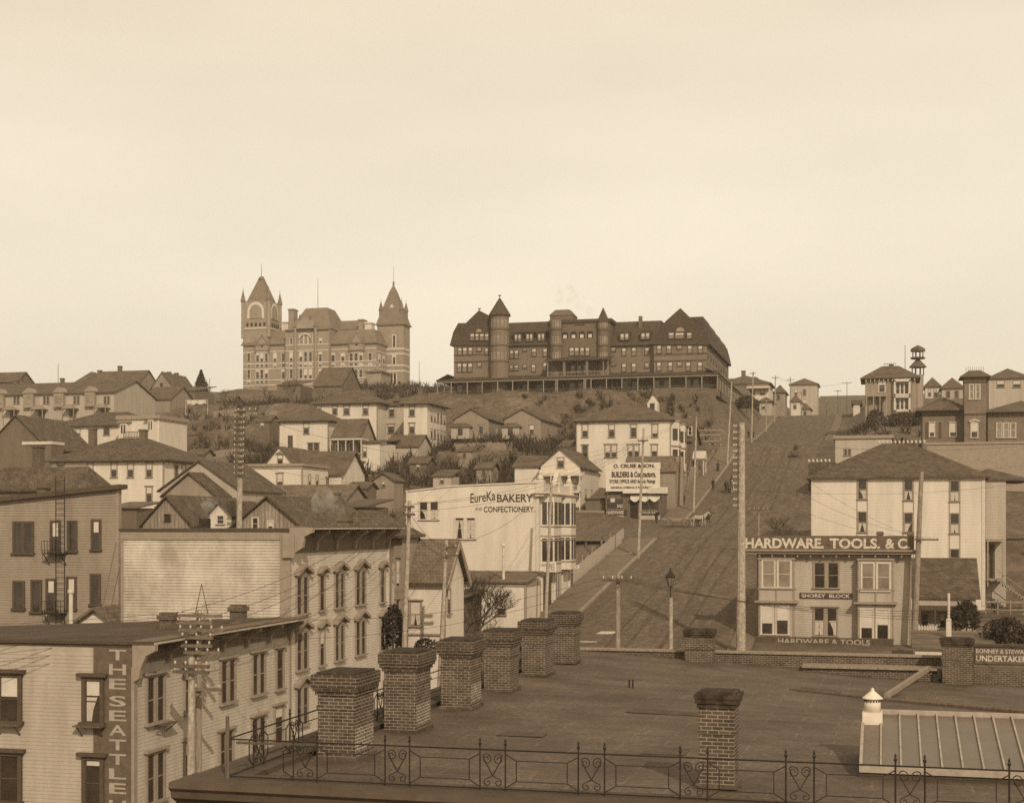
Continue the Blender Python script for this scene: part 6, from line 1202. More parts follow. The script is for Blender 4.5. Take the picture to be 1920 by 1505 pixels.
tag(b.build('wooden_steps', 'wood_grey'), 'wooden steps down from the porch at the right end of the white rooming house', 'steps', 'wooden steps up to the houses by the street')
Y_ = 122; h = HP('shingled_side_house', 'low house with a broad dark shingled roof right of the hardware store', 'house', 1714, 1830, Y_, 10, 1120, 1049, 1775, wall='pale_board', roof='gx', rmat='shingle', o=.2, zb=-14, group=G)
b = MB(); z0 = fz(1775, 1142, Y_); b.box(h.X0, h.X1, Y_ - 1.6, Y_ - .01, z0, z0 + .3)
for p_ in (1724, 1752, 1790, 1822): x = fx(p_, Y_ - 1.6); b.box(x, x + .12, Y_ - 1.6, Y_ - 1.48, z0 - 2.2, z0)
b.build('porch', 'trim_brown', h.e)
for a_ in ((1727, 1150, 1740, 1175), (1762, 1150, 1772, 1175), (1796, 1150, 1806, 1175)): h.wf(*a_, fr='trim_tan', c=.08)
b = MB(); x = fx(1722, Y_ - 2); z0 = fz(1740, 1181, Y_ - 2)
for i in range(13):
    if i in (7, 8, 9): continue
    b.prism([(x + i * .21, z0), (x + i * .21 + .16, z0), (x + i * .21 + .16, z0 + .3), (x + i * .21 + .08, z0 + .42), (x + i * .21, z0 + .3)], 'y', Y_ - 2, Y_ - 1.97)
b.box(x, x + 2.7, Y_ - 1.97, Y_ - 1.94, z0 + .1, z0 + .18)
tag(b.build('picket_fence', 'trim_white'), 'few white pickets in front of the shingled side house', 'fence')
Yq = 104; x, _, z = at(1779, 1160, Yq); e = tag(MB().box(x - .17, x + .17, Yq, Yq + .35, -10.5, z).build('chimney', 'trim_white'), 'whitewashed chimney with a tall white pipe above the right-hand roof chimney', 'chimney')
MB().tube((x, Yq + .17, z), (x, Yq + .17, fz(1781, 1112, Yq)), .09, .09, 8).build('pipe', 'trim_white', e)
h = HP('low_shingled_shed', 'low shed with a lapped board roof at the foot of the shingled side house', 'shed', 1716, 1864, 100, 7, 1217, 1186, 1780, wall='white_board', roof='shed', rmat='shingle_pale', o=.2, zb=-15, group=G)
# houses up the right side
h = HP('flat_tan_house', 'flat-topped tan house above the rooming house roof', 'house', 1566, 1672, 202, 10, 822, 820, wall='pale_board', roof='flat', rmat='trim_tan', o=.25, group=G); h.wf(1583, 842, 1595, 853, fr='trim_tan', st='double')
Y_ = 286; h = HP('bracketed_mansion', 'pale bracketed mansion with a low hipped roof by the top of the street', 'mansion', 1622, 1717, Y_, 10, 708, 688, 1670, wall='tan_board', roof='hip', flat=(4, 4.2), rmat='shingle_far', o=.9, zb=14)
kw = dict(fr='trim_white', c=.15, hood='flat'); h.wf(1648, 717, 1659, 735, **kw); h.wf(1680, 718, 1703, 738, st='triple', **kw); h.wf(1680, 747, 1703, 767, st='triple', **kw)
b = MB(); x0, x1 = fx(1676, Y_), fx(1707, Y_)
for py0, py1 in ((713, 742), (743, 772)): b.box(x0, x1, Y_ - 1.0, Y_ - .7, fz(1690, py1, Y_), fz(1690, py1 - 3, Y_)).box(x0, x1, Y_ - 1.0, Y_ - .7, fz(1690, py0 + 3, Y_), fz(1690, py0, Y_))
b.box(x0, x0 + .3, Y_ - 1, Y_ - .7, fz(1690, 772, Y_), fz(1690, 713, Y_)).box(x1 - .3, x1, Y_ - 1, Y_ - .7, fz(1690, 772, Y_), fz(1690, 713, Y_)).box(x0, x1, Y_ - 1, Y_, fz(1690, 713, Y_), fz(1690, 711, Y_)); b.build('bay_window', 'trim_white', h.e)
b = MB(); x0, x1 = fx(1624, Y_ - 2), fx(1664, Y_ - 2); z0 = fz(1640, 743, Y_ - 2); b.box(x0, x1, Y_ - 2, Y_, z0, z0 + .35)
for p_ in (1625, 1638, 1650, 1662): x = fx(p_, Y_ - 2); b.box(x - .1, x + .1, Y_ - 2, Y_ - 1.8, 15, z0)
b.build('porch', 'trim_tan', h.e); MB().box(fx(1645, Y_), fx(1655, Y_), Y_ - .1, Y_ - .01, 15, fz(1640, 752, Y_)).build('door', 'trim_brown', h.e)
h.chim(1671, 683, 690, .8); x0, x1 = h.X0 + 3.5, h.X1 - 3.5; b = MB()
x = x0
while x < x1: b.box(x, x + .06, h.Y0 + 3.4, h.Y0 + 3.46, h.zr, h.zr + .6); x += .35
b.box(x0, x1, h.Y0 + 3.4, h.Y0 + 3.45, h.zr + .45, h.zr + .52).build('roof_cresting', 'trim_brown', h.roof)
b = MB()
for i in range(12): x = h.X0 + .2 + (h.X1 - h.X0 - .4) * i / 11; b.box(x - .08, x + .08, Y_ - .6, Y_ - .01, h.ze - .7, h.ze - .2)
b.build('bracket', 'trim_white', h.e)
Yt = 330; x = fx(1721, Yt); zz = lambda p: fz(1721, p, Yt); e = empty('lookout_tower', (x, Yt, 19), 'small open two-tier lookout tower behind the bracketed mansion', 'tower')
MB().lathe(x, Yt, [(1.2, 18), (1.2, zz(703))], 8).build('shaft', 'trim_tan', e); MB().lathe(x, Yt, [(1.9, zz(689)), (1.7, zz(686)), (.5, zz(675)), (.4, zz(672))], 8).build('lower_roof', 'shingle_far', e)
MB().lathe(x, Yt, [(1.5, zz(673)), (1.6, zz(671)), (1.6, zz(670)), (.9, zz(670))], 8).build('deck', 'trim_brown', e); MB().lathe(x, Yt, [(1.6, zz(659)), (1.55, zz(654)), (.8, zz(650)), (.05, zz(647))], 8).build('upper_roof', 'shingle_far', e)
for i in range(8): a = i * pi / 4 + .3; MB().tube((x + 1.15 * cos(a), Yt + 1.15 * sin(a), zz(670)), (x + 1.15 * cos(a), Yt + 1.15 * sin(a), zz(658)), .09).build('post', 'trim_brown', e)
for i in range(8): a = i * pi / 4 + .3; MB().tube((x + 1.3 * cos(a), Yt + 1.3 * sin(a), zz(704)), (x + 1.3 * cos(a), Yt + 1.3 * sin(a), zz(688)), .09).build('post', 'trim_brown', e)
# big mansion at the right edge
Y_ = 215; h = HP('towered_mansion', 'tan mansion with a square tower and deep eaves at the right edge', 'mansion', 1730, 1806, Y_, 12, 768, 747, 1772, wall='mansion_board', roof='hip', rmat='shingle_far', o=1.0, zb=0)
b = MB().box(fx(1853, Y_), fx(1990, Y_), Y_ + 1, Y_ + 13, 0, fz(1900, 770, Y_)); b.build('right_wing', 'mansion_board', h.e); MB().hip(fx(1853, Y_), fx(1990, Y_), Y_ + 1, Y_ + 13, fz(1900, 770, Y_), fz(1900, 745, Y_), .9).build('wing_roof', 'shingle_far', h.e)
X0, X1 = fx(1808, Y_ - 2), fx(1849, Y_ - 2); ztw = fz(1828, 708, Y_); tw = MB().box(X0, X1, Y_ - 2, Y_ + 2, 0, ztw).build('tower', 'mansion_board', h.e); MB().hip(X0, X1, Y_ - 2, Y_ + 2, ztw, fz(1828, 696, Y_), .6, flat=(1.3, 1.3)).build('roof', 'shingle_far', tw)
b = MB()
for i in range(9): x = X0 + .3 + (X1 - X0 - .6) * i / 8; b.tube((x, Y_ - .8, fz(1828, 697, Y_)), (x, Y_ - .8, fz(1828, 688, Y_)), .05, .02, 4)
b.build('roof_cresting', 'trim_brown', tw)
Pt = plane('f', Y_ - 2); kw = dict(fr='trim_white', c=.1)
for a_ in ((1818, 721, 1825, 748), (1830, 721, 1837, 748)): wfr(tw, Pt, Y_ - 2, *a_, pane='glass_pale', **kw)
wfr(tw, Pt, Y_ - 2, 1821, 793, 1833, 820, hood='ped', blind=.6, **kw)
for a_ in ((1743, 793, 1752, 818), (1781, 793, 1793, 818)): h.wf(*a_, blind=.7, hood='flat', **kw)
for px in (1735, 1760): MB().box(fx(px, Y_), fx(px + 5, Y_), Y_ - .05, Y_ - .01, fz(1750, 822, Y_), fz(1750, 792, Y_)).build('shutter', 'trim_brown', h.e)
for px in (1869, 1882, 1895): wfr(h.e, plane('f', Y_ + 1), Y_ + 1, px, 793, px + 9, 820, pane='glass_pale', **kw)
for (px0, px1, py) in ((1728, 1807, 776), (1808, 1849, 716), (1808, 1849, 776)): z = fz((px0 + px1) / 2, py, Y_ - 2); MB().box(fx(px0, Y_ - 2), fx(px1, Y_ - 2), Y_ - (2.1 if px0 == 1808 else .1), Y_ - (2.001 if px0 == 1808 else .001), z - .1, z + .1).build('string_course', 'trim_brown', tw if px0 == 1808 else h.e)
b = MB(); Yq = 204; z = fz(1800, 833, Yq); b.box(fx(1738, Yq), fx(1990, Yq), Yq, Yq + .5, -3, z).box(fx(1735, Yq), fx(1990, Yq), Yq - .15, Yq + .6, z, z + .3); tag(b.build('retaining_wall', 'trim_tan'), 'tan terrace wall below the towered mansion', 'wall')
for (p0, p1, Y_, pe, pr_, lb, wm, kind) in ((1735, 1762, 372, 724, 709, 'small white house right of the lookout tower', 'white_board', 'hip'), (1766, 1806, 365, 727, 709, 'pale hipped house behind the towered mansion, left of its tower', 'pale_board', 'hip'), (1854, 1930, 310, 708, 691, 'tall pale house behind the towered mansion, right of its tower', 'pale_board', 'hip'), (1600, 1612, 340, 757, 753, 'tiny white shed left of the bracketed mansion', 'white_board', 'flat')):
    h = HP('distant_house', lb, 'house', p0, p1, Y_, 9, pe, pr_, wall=wm, roof=kind, rmat='shingle_far', o=.5, group='distant houses on the right skyline')
    w_ = (p1 - p0)
    if w_ > 20:
        for f_ in (.2, .6): h.wf(p0 + w_ * f_, pe + 6, p0 + w_ * (f_ + .18), pe + 18, fr='trim_tan')
# houses up the left side of the street beyond the hotel
h = HP('verandah_house', 'long white house with a dark hipped roof beyond the hotel verandah', 'house', 1345, 1441, 368, 14, 719, 704, 1400, wall='white_board', roof='hip', rmat='shingle_far', o=.8, group='houses beyond the hotel')
b = MB().box(h.X0, h.X1 + .5, 366, 368, fz(1400, 728, 366), fz(1400, 725, 366)); b.build('balcony', 'trim_white', h.e); h.chim(1394, 695, 706, 1.0); h.chim(1361, 697, 704, 1.0)
for px in (1372, 1390, 1408, 1426): h.wf(px, 730, px + 7, 740, fr='trim_tan')
for (p0, p1, Y_, pe, pr_, lb, wm) in ((1452, 1472, 392, 735, 723, 'small tan house with a steep roof right of the verandah house', 'tan_board'), (1483, 1500, 430, 752, 742, 'low white cottage on the street crest, left of the tall pale house', 'white_board'), (1502, 1519, 445, 766, 758, 'low cottage on the street crest nearest the far poles', 'pale_board'), (1424, 1447, 350, 752, 746, 'boarded shed on the bank beyond the hotel', 'pale_board')):
    h = HP('crest_house', lb, 'house', p0, p1, Y_, 9, pe, pr_, wall=wm, roof='hip', rmat='shingle_far', o=.5, group='houses beyond the hotel'); h.wf(p0 + 5, pe + 5, p0 + 10, pe + 14, fr='trim_tan')
h = HP('tall_pale_house', 'tall pale hipped house where the street goes over the hill', 'house', 1482, 1532, 545, 14, 720, 710, 1508, wall='pale_board', roof='hip', rmat='shingle_far', o=.7, group='houses beyond the hotel')
for a_, c_ in ((1490, 730), (1506, 730), (1490, 750), (1506, 750)): h.wf(a_, c_, a_ + 5, c_ + 11, fr='trim_tan')
# ================================================================== POLES, LAMP, WIRES
ENDS = {}
def pole(key, label, pt, py, pb, Y, r=.13, m='pole_white', arms=(), ins=True, zb=None, group='telegraph poles along the street', armm='wood_dark', tag_='telegraph_pole'):
    x1, _, z1 = at(pt, py, Y); x0 = fx(pb, Y); zb = (ground(x0, Y) if zb is None else zb) - .5
    e = empty(tag_, (x0, Y, zb), label, 'telegraph pole', group)
    MB().tube((x0, Y, zb), (x1, Y, z1), r, r * .62, 10).build('shaft', m, e)
    ps = []
    for (a_py, half, off) in arms:
        t_ = (at(pt, a_py, Y)[2] - zb) / (z1 - zb); xx = x0 + (x1 - x0) * t_; zz = zb + (z1 - zb) * t_; b = MB(); b.box(xx - half + off, xx + half + off, Y - r - .1, Y - r * .6, zz - .07, zz + .05)
        b.tube((xx, Y - r, zz - .35), (xx + half * .5, Y - r - .05, zz - .02), .015, .015, 4); o_ = b.build('crossarm', armm, e)
        n = max(2, int(half * 2 / .36)); b = MB()
        for i in range(n):
            q = xx + off - half + .08 + (2 * half - .16) * i / (n - 1); b.lathe(q, Y - r - .05, [(.02, zz + .06), (.045, zz + .12), (.045, zz + .17), (.01, zz + .2)], 6); ps.append((q, Y - r - .05, zz + .14))
        b.build('insulators', 'insulator', o_)
    ENDS[key] = ps or [(x1, Y, z1)]
    return e
A_ = lambda ys, h, off=0: tuple((y, h, off) for y in ys)
pole('p1', 'pale tree-trunk pole carrying a tangle of crossarms beside the painted hotel', 359, 1232, 357, 51.5, .2, arms=A_((1247, 1258), .75, .1), zb=-16)
pole('p1b', 'dark pole bristling with crossarms just behind the pale one', 373, 1143, 372, 53.5, .17, 'wood_grey', arms=((1153, .95, .15), (1166, .8, -.1), (1180, 1.0, .2), (1194, .7, 0), (1209, .85, -.2), (1222, .8, .25), (1290, .6, .5)), zb=-16, armm='kerb_arm')
b = MB(); x, y, z = at(378, 1118, 53.2)
for dx_ in (-.28, .28): b.tube((x + dx_ - .0, 53.2, fz(378, 1150, 53.2)), (x, 53.2, z + .5), .014, .014, 4)
tag(b.build('wire_bracket', 'iron'), 'thin iron bracket peaking above the dark bristling pole', 'bracket')
pole('p2', 'tall pale pole with a ladder of twelve crossarms behind the blank end wall', 452, 768, 445, 96, .26, arms=[(768 + 5 + i * 10.6, .42, .03) for i in range(12)] + [(771, .75, .6)], zb=-8)
pole('p3', 'pale pole with two short arms between the rooming house and the steep cottage', 768, 938, 750, 78, .17, arms=((950, .3, .05), (964, .32, .08)), zb=-13)
pole('p4', 'pale pole with arms on its right side in front of the cottage gable', 837, 1012, 819, 85, .17, arms=((1026, .35, .42), (1041, .4, .45)), zb=-13)
pole('p5', 'white pole in front of the bakery bay windows', 1034, 905, 1022, 114, .16)
pole('p6', 'white pole with one short crossarm in front of the big painted board', 1207, 803, 1196, 149, .17, arms=((826, .55, 0),))
pole('p7', 'bare white pole beside the street at the foot of the wooden steps', 1306, 781, 1300, 194, .17)
pole('p8', 'bare white pole leaning slightly above the two walking figures', 1372, 716, 1363, 240, .19)
pole('p9', 'white pole on the kerb below the right end of the hotel', 1412, 697, 1409, 281, .17, arms=((700, .5, 0),))
pole('p10', 'short white pole on the kerb beyond the two standing figures', 1437, 750, 1436, 311, .14)
pole('p11', 'white pole near the street crest with a short top arm', 1454, 704, 1452, 334, .15, arms=((708, .8, 0),))
pole('p12', 'thin grey pole on the street crest by the small tan house', 1482, 706, 1481, 372, .14, 'pole_grey', arms=((712, .9, 0),))
pole('p13', 'thin grey pole on the street crest before the tall pale house', 1503, 734, 1503, 400, .13, 'pole_grey', arms=((737, .8, 0),))
for k, (px, py, w_) in enumerate(((1550, 753, 1.1), (1571, 731, 1.1), (1588, 716, 1.4))):
    pole('f%d' % k, ('left-hand short pole of three where the street goes over the hill', 'middle pole of three where the street goes over the hill', 'tallest, right-hand pole of three where the street goes over the hill')[k], px, py, px, 420 + 6 * k, .12, 'wood_dark', arms=((py + 2, w_, 0),))
pole('p14', 'massive white pole with a column of side brackets at the corner of the hardware store', 1391, 792, 1389, 106, .36, arms=())
e14 = [o for o in bpy.data.objects if o.get('label', '').startswith('massive white pole')][0]; pts14 = []
for i in range(13):
    x, y, z = at(1383, 800 + i * 11.9 + (6 if i > 10 else 0), 106); b = MB().box(x - .32, x + .12, 105.75, 105.87, z - .1, z - .02).tube((x - .1, 105.8, z - .25), (x + .15, 105.8, z - .04), .04, .04, 5); b.mt(1)
    for q in (-.25, -.1): b.lathe(x + q, 105.8, [(.03, z - .02), (.06, z + .05), (.05, z + .12), (.01, z + .15)], 6)
    b.build('side_bracket', ['wood_dark', 'insulator'], e14); pts14.append((x - .2, 105.8, z + .1))
ENDS['p14'] = pts14
pole('p15', 'tall grey pole at the right-hand corner of the hardware store', 1728, 884, 1713, 110.3, .25, 'pole_grey', arms=((1011, .85, .55),))
pole('p16', 'pale pole with one crossarm rising beside the street, left of the lamp', 1159, 1076, 1156, 68, .17, 'pole_grey', arms=((1087, .75, 0),), zb=-16)
pole('p18', 'small grey pole with one crossarm behind the hardware sign', 1423, 951, 1421, 150, .12, 'pole_grey', arms=((955, 1.0, 0),), group='telegraph poles along the street')
x, y, z = at(1257, 1120, 83); e = empty('street_lamp', (x, y, -13.5), 'street lamp with a pointed glass lantern on a tall white post', 'street lamp')
MB().tube((x, y, -13.8), (x + .03, y, z), .15, .11, 10).build('post', 'pole_white', e); MB().box(x - .42, x + .48, y - .03, y + .03, z - .08, z - .03).build('ladder_bar', 'wood_dark', e)
z1 = fz(1259, 1098, 83); z2 = fz(1259, 1082, 83); z3 = fz(1259, 1068, 83)
b = MB().tube((x, y, z), (x, y, z1 - .1), .04).lathe(x, y, [(.12, z1 - .08), (.12, z1)], 6).lathe(x, y, [(.28, z2), (.3, z2 + .04), (.04, z3), (.05, z3 + .08), (.01, z3 + .16)], 6)
for i in range(6): a = i * pi / 3; b.tube((x + .12 * cos(a), y + .12 * sin(a), z1), (x + .25 * cos(a), y + .25 * sin(a), z2), .014, .014, 4)
b.build('lantern_frame', 'iron', e); MB().lathe(x, y, [(.11, z1), (.235, z2)], 6).build('lantern_glass', 'glass_pale', e)
# wires
WG = 'telegraph wires strung between the poles'
def wire(p, q, sag, label, r=.012, n=14):
    p, q = Vector(p), Vector(q); pts = []
    for i in range(n + 1): t_ = i / n; v = p.lerp(q, t_); v.z -= sag * 4 * t_ * (1 - t_); pts.append(v)
    tag(MB().path(pts, r, 4).build('telegraph_wire', 'wire'), label, 'wire', WG)
def wires(a_, b_, sag, label, n=3, r=.012):
    P_, Q_ = ENDS[a_], ENDS[b_]
    for i in range(n): wire(P_[(i * max(1, len(P_) // n)) % len(P_)], Q_[(i * max(1, len(Q_) // n)) % len(Q_)], sag + .15 * i, label, r)
wires('p3', 'p4', .6, 'wire between the two pale poles beside the steep cottage', 2)
wires('p4', 'p5', 1.0, 'wire from the cottage pole to the pole at the bakery bay windows', 1)
wires('p3', 'p6', 1.3, 'wire crossing the painted bakery wall from the left pole', 3)
wires('p6', 'p9', 1.5, 'wire running uphill from the pole at the painted board', 2)
wires('p14', 'p15', .8, 'wire crossing behind the hardware sign between the two big poles', 3)
wires('p2', 'p6', 3.0, 'long wire across the hillside from the many-armed pole to the painted board', 3)
wires('p1b', 'p3', .8, 'wire from the bristling dark pole past the pedimented windows', 4)
wires('p1b', 'p16', 1.0, 'wire over the street from the bristling dark pole to the pole by the lamp', 2)
wires('p11', 'f2', 1.5, 'wire over the street crest', 2, .02)
P_ = ENDS['p1b']
for i in range(7): wire(P_[i * 3 % len(P_)], (-52, 46 - i * .9, -3.5 - .55 * i), .6, 'wire slanting off to the left edge from the bristling dark pole')
for i in range(4): wire(ENDS['p16'][i % 4], (6, 60 - i, -3.2 - .1 * i), .7, 'wire from the pole left of the lamp to the right over the parapet')
for i in range(3): wire(ENDS['p14'][2 + 4 * i], (14, 118 + 8 * i, 6.5 - 1.2 * i), .8, 'wire from the massive white pole slanting over the white rooming house')
wire((x, y, z), ENDS['p6'][0], 1.2, 'wire from the street lamp up to the pole at the painted board')

# ================================================================== FENCES BY THE STREET
def board_fence(x, y0, y1, h_, label, step=.16, m='wood_grey'):
    b = MB(); y = y0
    while y < y1: z = ground(x, y); hh = h_ + rnd.uniform(-.05, .05); b.box(x - .02, x + .02, y, y + step * .86, z - .4, z + hh); y += step
    for k in (.25, .8):
        for i in range(int((y1 - y0) / 3)): p0 = y0 + i * 3; p1 = min(y1, p0 + 3); b.tube((x - .05, p0, ground(x, p0) + h_ * k), (x - .05, p1, ground(x, p1) + h_ * k), .04, .04, 4)
    return tag(b.build('board_fence', m), label, 'fence')
board_fence(-28.7, 134, 161, 1.5, 'tall pale board fence along the sidewalk above the hollow lot', .2, 'lit_edge_fence_tan')
board_fence(-28.7, 207, 250, 1.1, 'picket fence climbing beside the sidewalk below the hotel bank', .3)
b = MB()
for k, (y_, z_) in enumerate(((262, 1.1), (262, 2.2), (264, 3.2))): 
    z0 = ground(-29, 262); b.box(-37, -28.8, y_, y_ + .12, z0 + z_ - .25, z0 + z_)
for i in range(9): b.box(-37 + i, -36.85 + i, 262.2, 262.35, ground(-33, 262) - 1, ground(-29, 262) + 2.3)
tag(b.build('rail_fence', 'wood_grey'), 'three-railed fence across the foot of the hotel bank by the street', 'fence')
b = MB()
for i in range(10): p = -27.9 - .0; y_ = 176 - i * .0
x0_ = fx(1225, 178)
b = MB()
for i in range(4): y_ = 139 + i * 5; b.tube((-28.9, y_, ground(-28.9, y_) - .3), (-28.9, y_, ground(-28.9, y_) + 2.0), .1, .1, 6)
for o_i in range(1): tag(b.build('fence_posts', 'wood_grey'), 'row of stout posts standing proud of the board fence above the hollow lot', 'posts')
b = MB(); q = Vector(at(1100, 1042, 150)); b.tube(q, q + Vector((5.5, .3, .35)), .09, .09, 4); tag(b.build('plank', 'wood_grey'), 'long plank lying in the hollow lot behind the bakery', 'plank')
for (px, py, Y_, w_, h_, lb) in ((1133, 1128, 112, 1.3, .16, 'scrap of pale boards lying on the street near the bakery sidewalk'), (1100, 1186, 109, 1.4, .06, 'single pale plank lying on the street beyond the last roof chimney')):
    x, _, _ = at(px, py, Y_); z = ground(x, Y_); b = MB()
    for i in range(3 if w_ < 1.4 else 1): b.prism([(x - w_ / 2 + i * .1, Y_ + i * .35), (x + w_ / 2 + i * .12, Y_ + .25 + i * .3), (x + w_ / 2 + i * .12, Y_ + .5 + i * .3), (x - w_ / 2 + i * .1, Y_ + .25 + i * .35)], 'z', z + .05 + .05 * i, z + .1 + .05 * i)
    tag(b.build('street_boards', 'trim_white'), lb, 'boards')

# ================================================================== PEOPLE, HORSES, WAGONS
def skin(name, joints, edges, m, parent=None, sub=1, loc=(0, 0, 0), rz=0, root=0):
    me = bpy.data.meshes.new(name); me.from_pydata([j[:3] for j in joints], edges, []); me.materials.append(M[m]); o = bpy.data.objects.new(name, me); SC.collection.objects.link(o)
    o.modifiers.new('skin', 'SKIN'); me.skin_vertices or 0
    if not me.skin_vertices: bpy.context.view_layer.update()
    try: sv = me.skin_vertices[0].data
    except Exception:
        bpy.context.view_layer.objects.active = o; bpy.ops.mesh.customdata_skin_add(); sv = me.skin_vertices[0].data
    for i, j in enumerate(joints): r = j[3]; sv[i].radius = (r, j[4] if len(j) > 4 else r); sv[i].use_root = (i == root)
    s_ = o.modifiers.new('sub', 'SUBSURF'); s_.levels = sub; s_.render_levels = sub
    o.location = loc; o.rotation_euler = (0, 0, rz)
    if parent: o.parent = parent
    return o
def person(label, X, Y, rz, pose='walk', skirt=False, hat=True, lean=0, dz=0, m='cloth'):
    z = ground(X, Y) + dz; st_ = .22 if pose == 'walk' else .06
    sit = pose == 'sit'; hz_ = .5 if sit else .92
    J = [(0, 0, hz_, .13, .11), (0, 0, hz_ + .28, .14, .10), (0, -.02 - lean * .3, hz_ + .48, .155, .10), (0, -.03 - lean * .4, hz_ + .57, .055), (0, -.05 - lean * .5, hz_ + .66, .085, .095), (0, -.05 - lean * .5, hz_ + .76, .08, .09)]
    E = [(0, 1), (1, 2), (2, 3), (3, 4), (4, 5)]
    for s_ in (-1, 1):
        k = len(J); sw_ = s_ * st_
        if sit: J += [(s_ * .1, -.35, hz_ + .02, .075), (s_ * .11, -.42, hz_ - .4, .05), (s_ * .11, -.5, hz_ - .43, .04)]; E += [(0, k), (k, k + 1), (k + 1, k + 2)]
        else: J += [(s_ * .09, -sw_ * .35, .5, .07), (s_ * .09, sw_ * .7, .09, .045), (s_ * .09, sw_ * .7 - .16, .04, .035)]; E += [(0, k), (k, k + 1), (k + 1, k + 2)]
        k = len(J); J += [(s_ * .2, -.02 - lean * .4, hz_ + .46, .06), (s_ * .25, .02 + sw_ * .4, hz_ + .2, .045), (s_ * .23, -.12 - sw_ * .5, hz_ - .02, .035), (s_ * .23, -.16 - sw_ * .5, hz_ - .1, .03)]; E += [(2, k), (k, k + 1), (k + 1, k + 2), (k + 2, k + 3)]
    o = skin('person', J, E, m, None, 1, (X, Y, z), rz); tag(o, label, 'person')
    loc = Vector((X, Y, z)); hzz_ = hz_ + .7
    def child(b, nm, mm):
        c = b.build(nm, mm); c.parent = o; return c
    b = MB(); b.lathe(0, -.06 - lean * .5, [(.02, hz_ + .60), (.07, hz_ + .63), (.085, hz_ + .70), (.075, hz_ + .76), (.03, hz_ + .79)], 10); b.box(-.012, .012, -.17 - lean * .5, -.13 - lean * .5, hz_ + .66, hz_ + .70); child(b, 'head', 'skin')
    if hat: b = MB(); b.lathe(0, -.05 - lean * .5, [(.16, hz_ + .755), (.16, hz_ + .77), (.09, hz_ + .775), (.085, hz_ + .88), (.02, hz_ + .9)], 12); child(b, 'hat', 'cloth')
    if skirt: b = MB(); b.lathe(0, 0, [(.30, .03), (.27, .25), (.17, .8), (.13, 1.05)], 14); child(b, 'skirt', m)
    elif not sit: b = MB(); b.lathe(0, -.005, [(.20, .55), (.19, .8), (.16, 1.05), (.19, 1.38), (.08, 1.45)], 12); child(b, 'coat', m)
    return o
def on(px, Y): return fx(px, Y)
person('person in dark clothes bending forward at the corner of the shop under the painted board', on(1231, 183), 183, .6, 'walk', lean=.7)
person('person in dark clothes standing by the foot of the bare pole at the wooden steps', -27.2, 200, 0, 'stand')
person('person in a dark coat walking on the sidewalk, lower of the two between the poles', on(1337, 214), 214, .1, 'walk')
person('person in a long black dress on the sidewalk, upper of two between poles', on(1346, 232), 232, .1, 'walk', skirt=True)
person('left-hand one of two persons in dark coats standing near the top of the sidewalk', on(1417, 292) if on(1417, 292) < -25.5 else -26.6, 292, 0, 'stand')
person('right-hand one of two persons in dark coats standing near the top of the sidewalk', -25.7, 292.3, 0, 'walk')
def horse(label, X, Y, rz, m='horse_white', group=None):
    z = ground(X, Y) + .05
    J = [(0, .55, 1.18, .27, .27), (0, .15, 1.12, .29, .31), (0, -.3, 1.13, .27, .3), (0, -.62, 1.22, .22, .26), (0, -.85, 1.5, .12, .19), (0, -1.05, 1.78, .08, .13), (0, -1.22, 1.74, .07, .085), (0, -1.45, 1.5, .05, .055), (0, .82, 1.22, .2, .2), (0, .98, 1.1, .05), (0, 1.05, .6, .045)]
    E = [(0, 1), (1, 2), (2, 3), (3, 4), (4, 5), (5, 6), (6, 7), (0, 8), (8, 9), (9, 10)]
    for s_ in (-1, 1):
        k = len(J); f = s_ * .1; J += [(s_ * .15, -.55 - f, .85, .09), (s_ * .15, -.58 - f * 1.5, .5, .05), (s_ * .15, -.56 - f * 2, .12, .038), (s_ * .15, -.6 - f * 2, .04, .055)]; E += [(3, k), (k, k + 1), (k + 1, k + 2), (k + 2, k + 3)]
        k = len(J); J += [(s_ * .16, .68 + f, .86, .12), (s_ * .16, .85 + f * 1.5, .52, .055), (s_ * .16, .78 + f * 1.5, .12, .038), (s_ * .16, .74 + f * 1.5, .04, .055)]; E += [(8, k), (k, k + 1), (k + 1, k + 2), (k + 2, k + 3)]
    for s_ in (-1, 1): k = len(J); J += [(s_ * .05, -1.02, 1.93, .02)]; E += [(5, k)]
    o = skin('horse', J, E, m, None, 2, (X, Y, z), rz, root=1); tag(o, label, 'horse', group)
    b = MB(); b.prism([(-.95, 1.72), (-.62, 1.46), (-.66, 1.36), (-.9, 1.5)], 'x', -.03, .03); c = b.build('mane', 'horse_brown'); c.parent = o
    b = MB(); b.lathe(0, 0, [(.3, 0), (.3, .1)], 12); b = MB().box(-.3, .3, -.66, -.6, .9, 1.45); c = b.build('harness', 'cloth'); c.parent = o
    return o
def wheel(e, x, y, z, r, ax='y'):
    b = MB(); n = 18; f = (lambda a, rr, t_: (x + rr * cos(a), y + t_, z + rr * sin(a))) if ax == 'y' else (lambda a, rr, t_: (x + t_, y + rr * cos(a), z + rr * sin(a)))
    for i in range(n): b.tube(f(2 * pi * i / n, r, 0), f(2 * pi * (i + 1) / n, r, 0), .03, .03, 4)
    w = b.build('wheel', 'wood_dark', e); b = MB()
    for i in range(10): b.tube(f(2 * pi * i / 10, .05, 0), f(2 * pi * i / 10, r, 0), .018, .018, 4)
    b.tube(f(0, 0, -.08), f(0, 0, .08), .07, .07, 8); b.build('spokes', 'wood_grey', w)
Yw = 178; xw = fx(1272, Yw); zg = ground(xw, Yw) + .05; e = empty('flat_wagon', (xw, Yw, zg), 'long low wagon drawn by the white horse across the street', 'wagon')
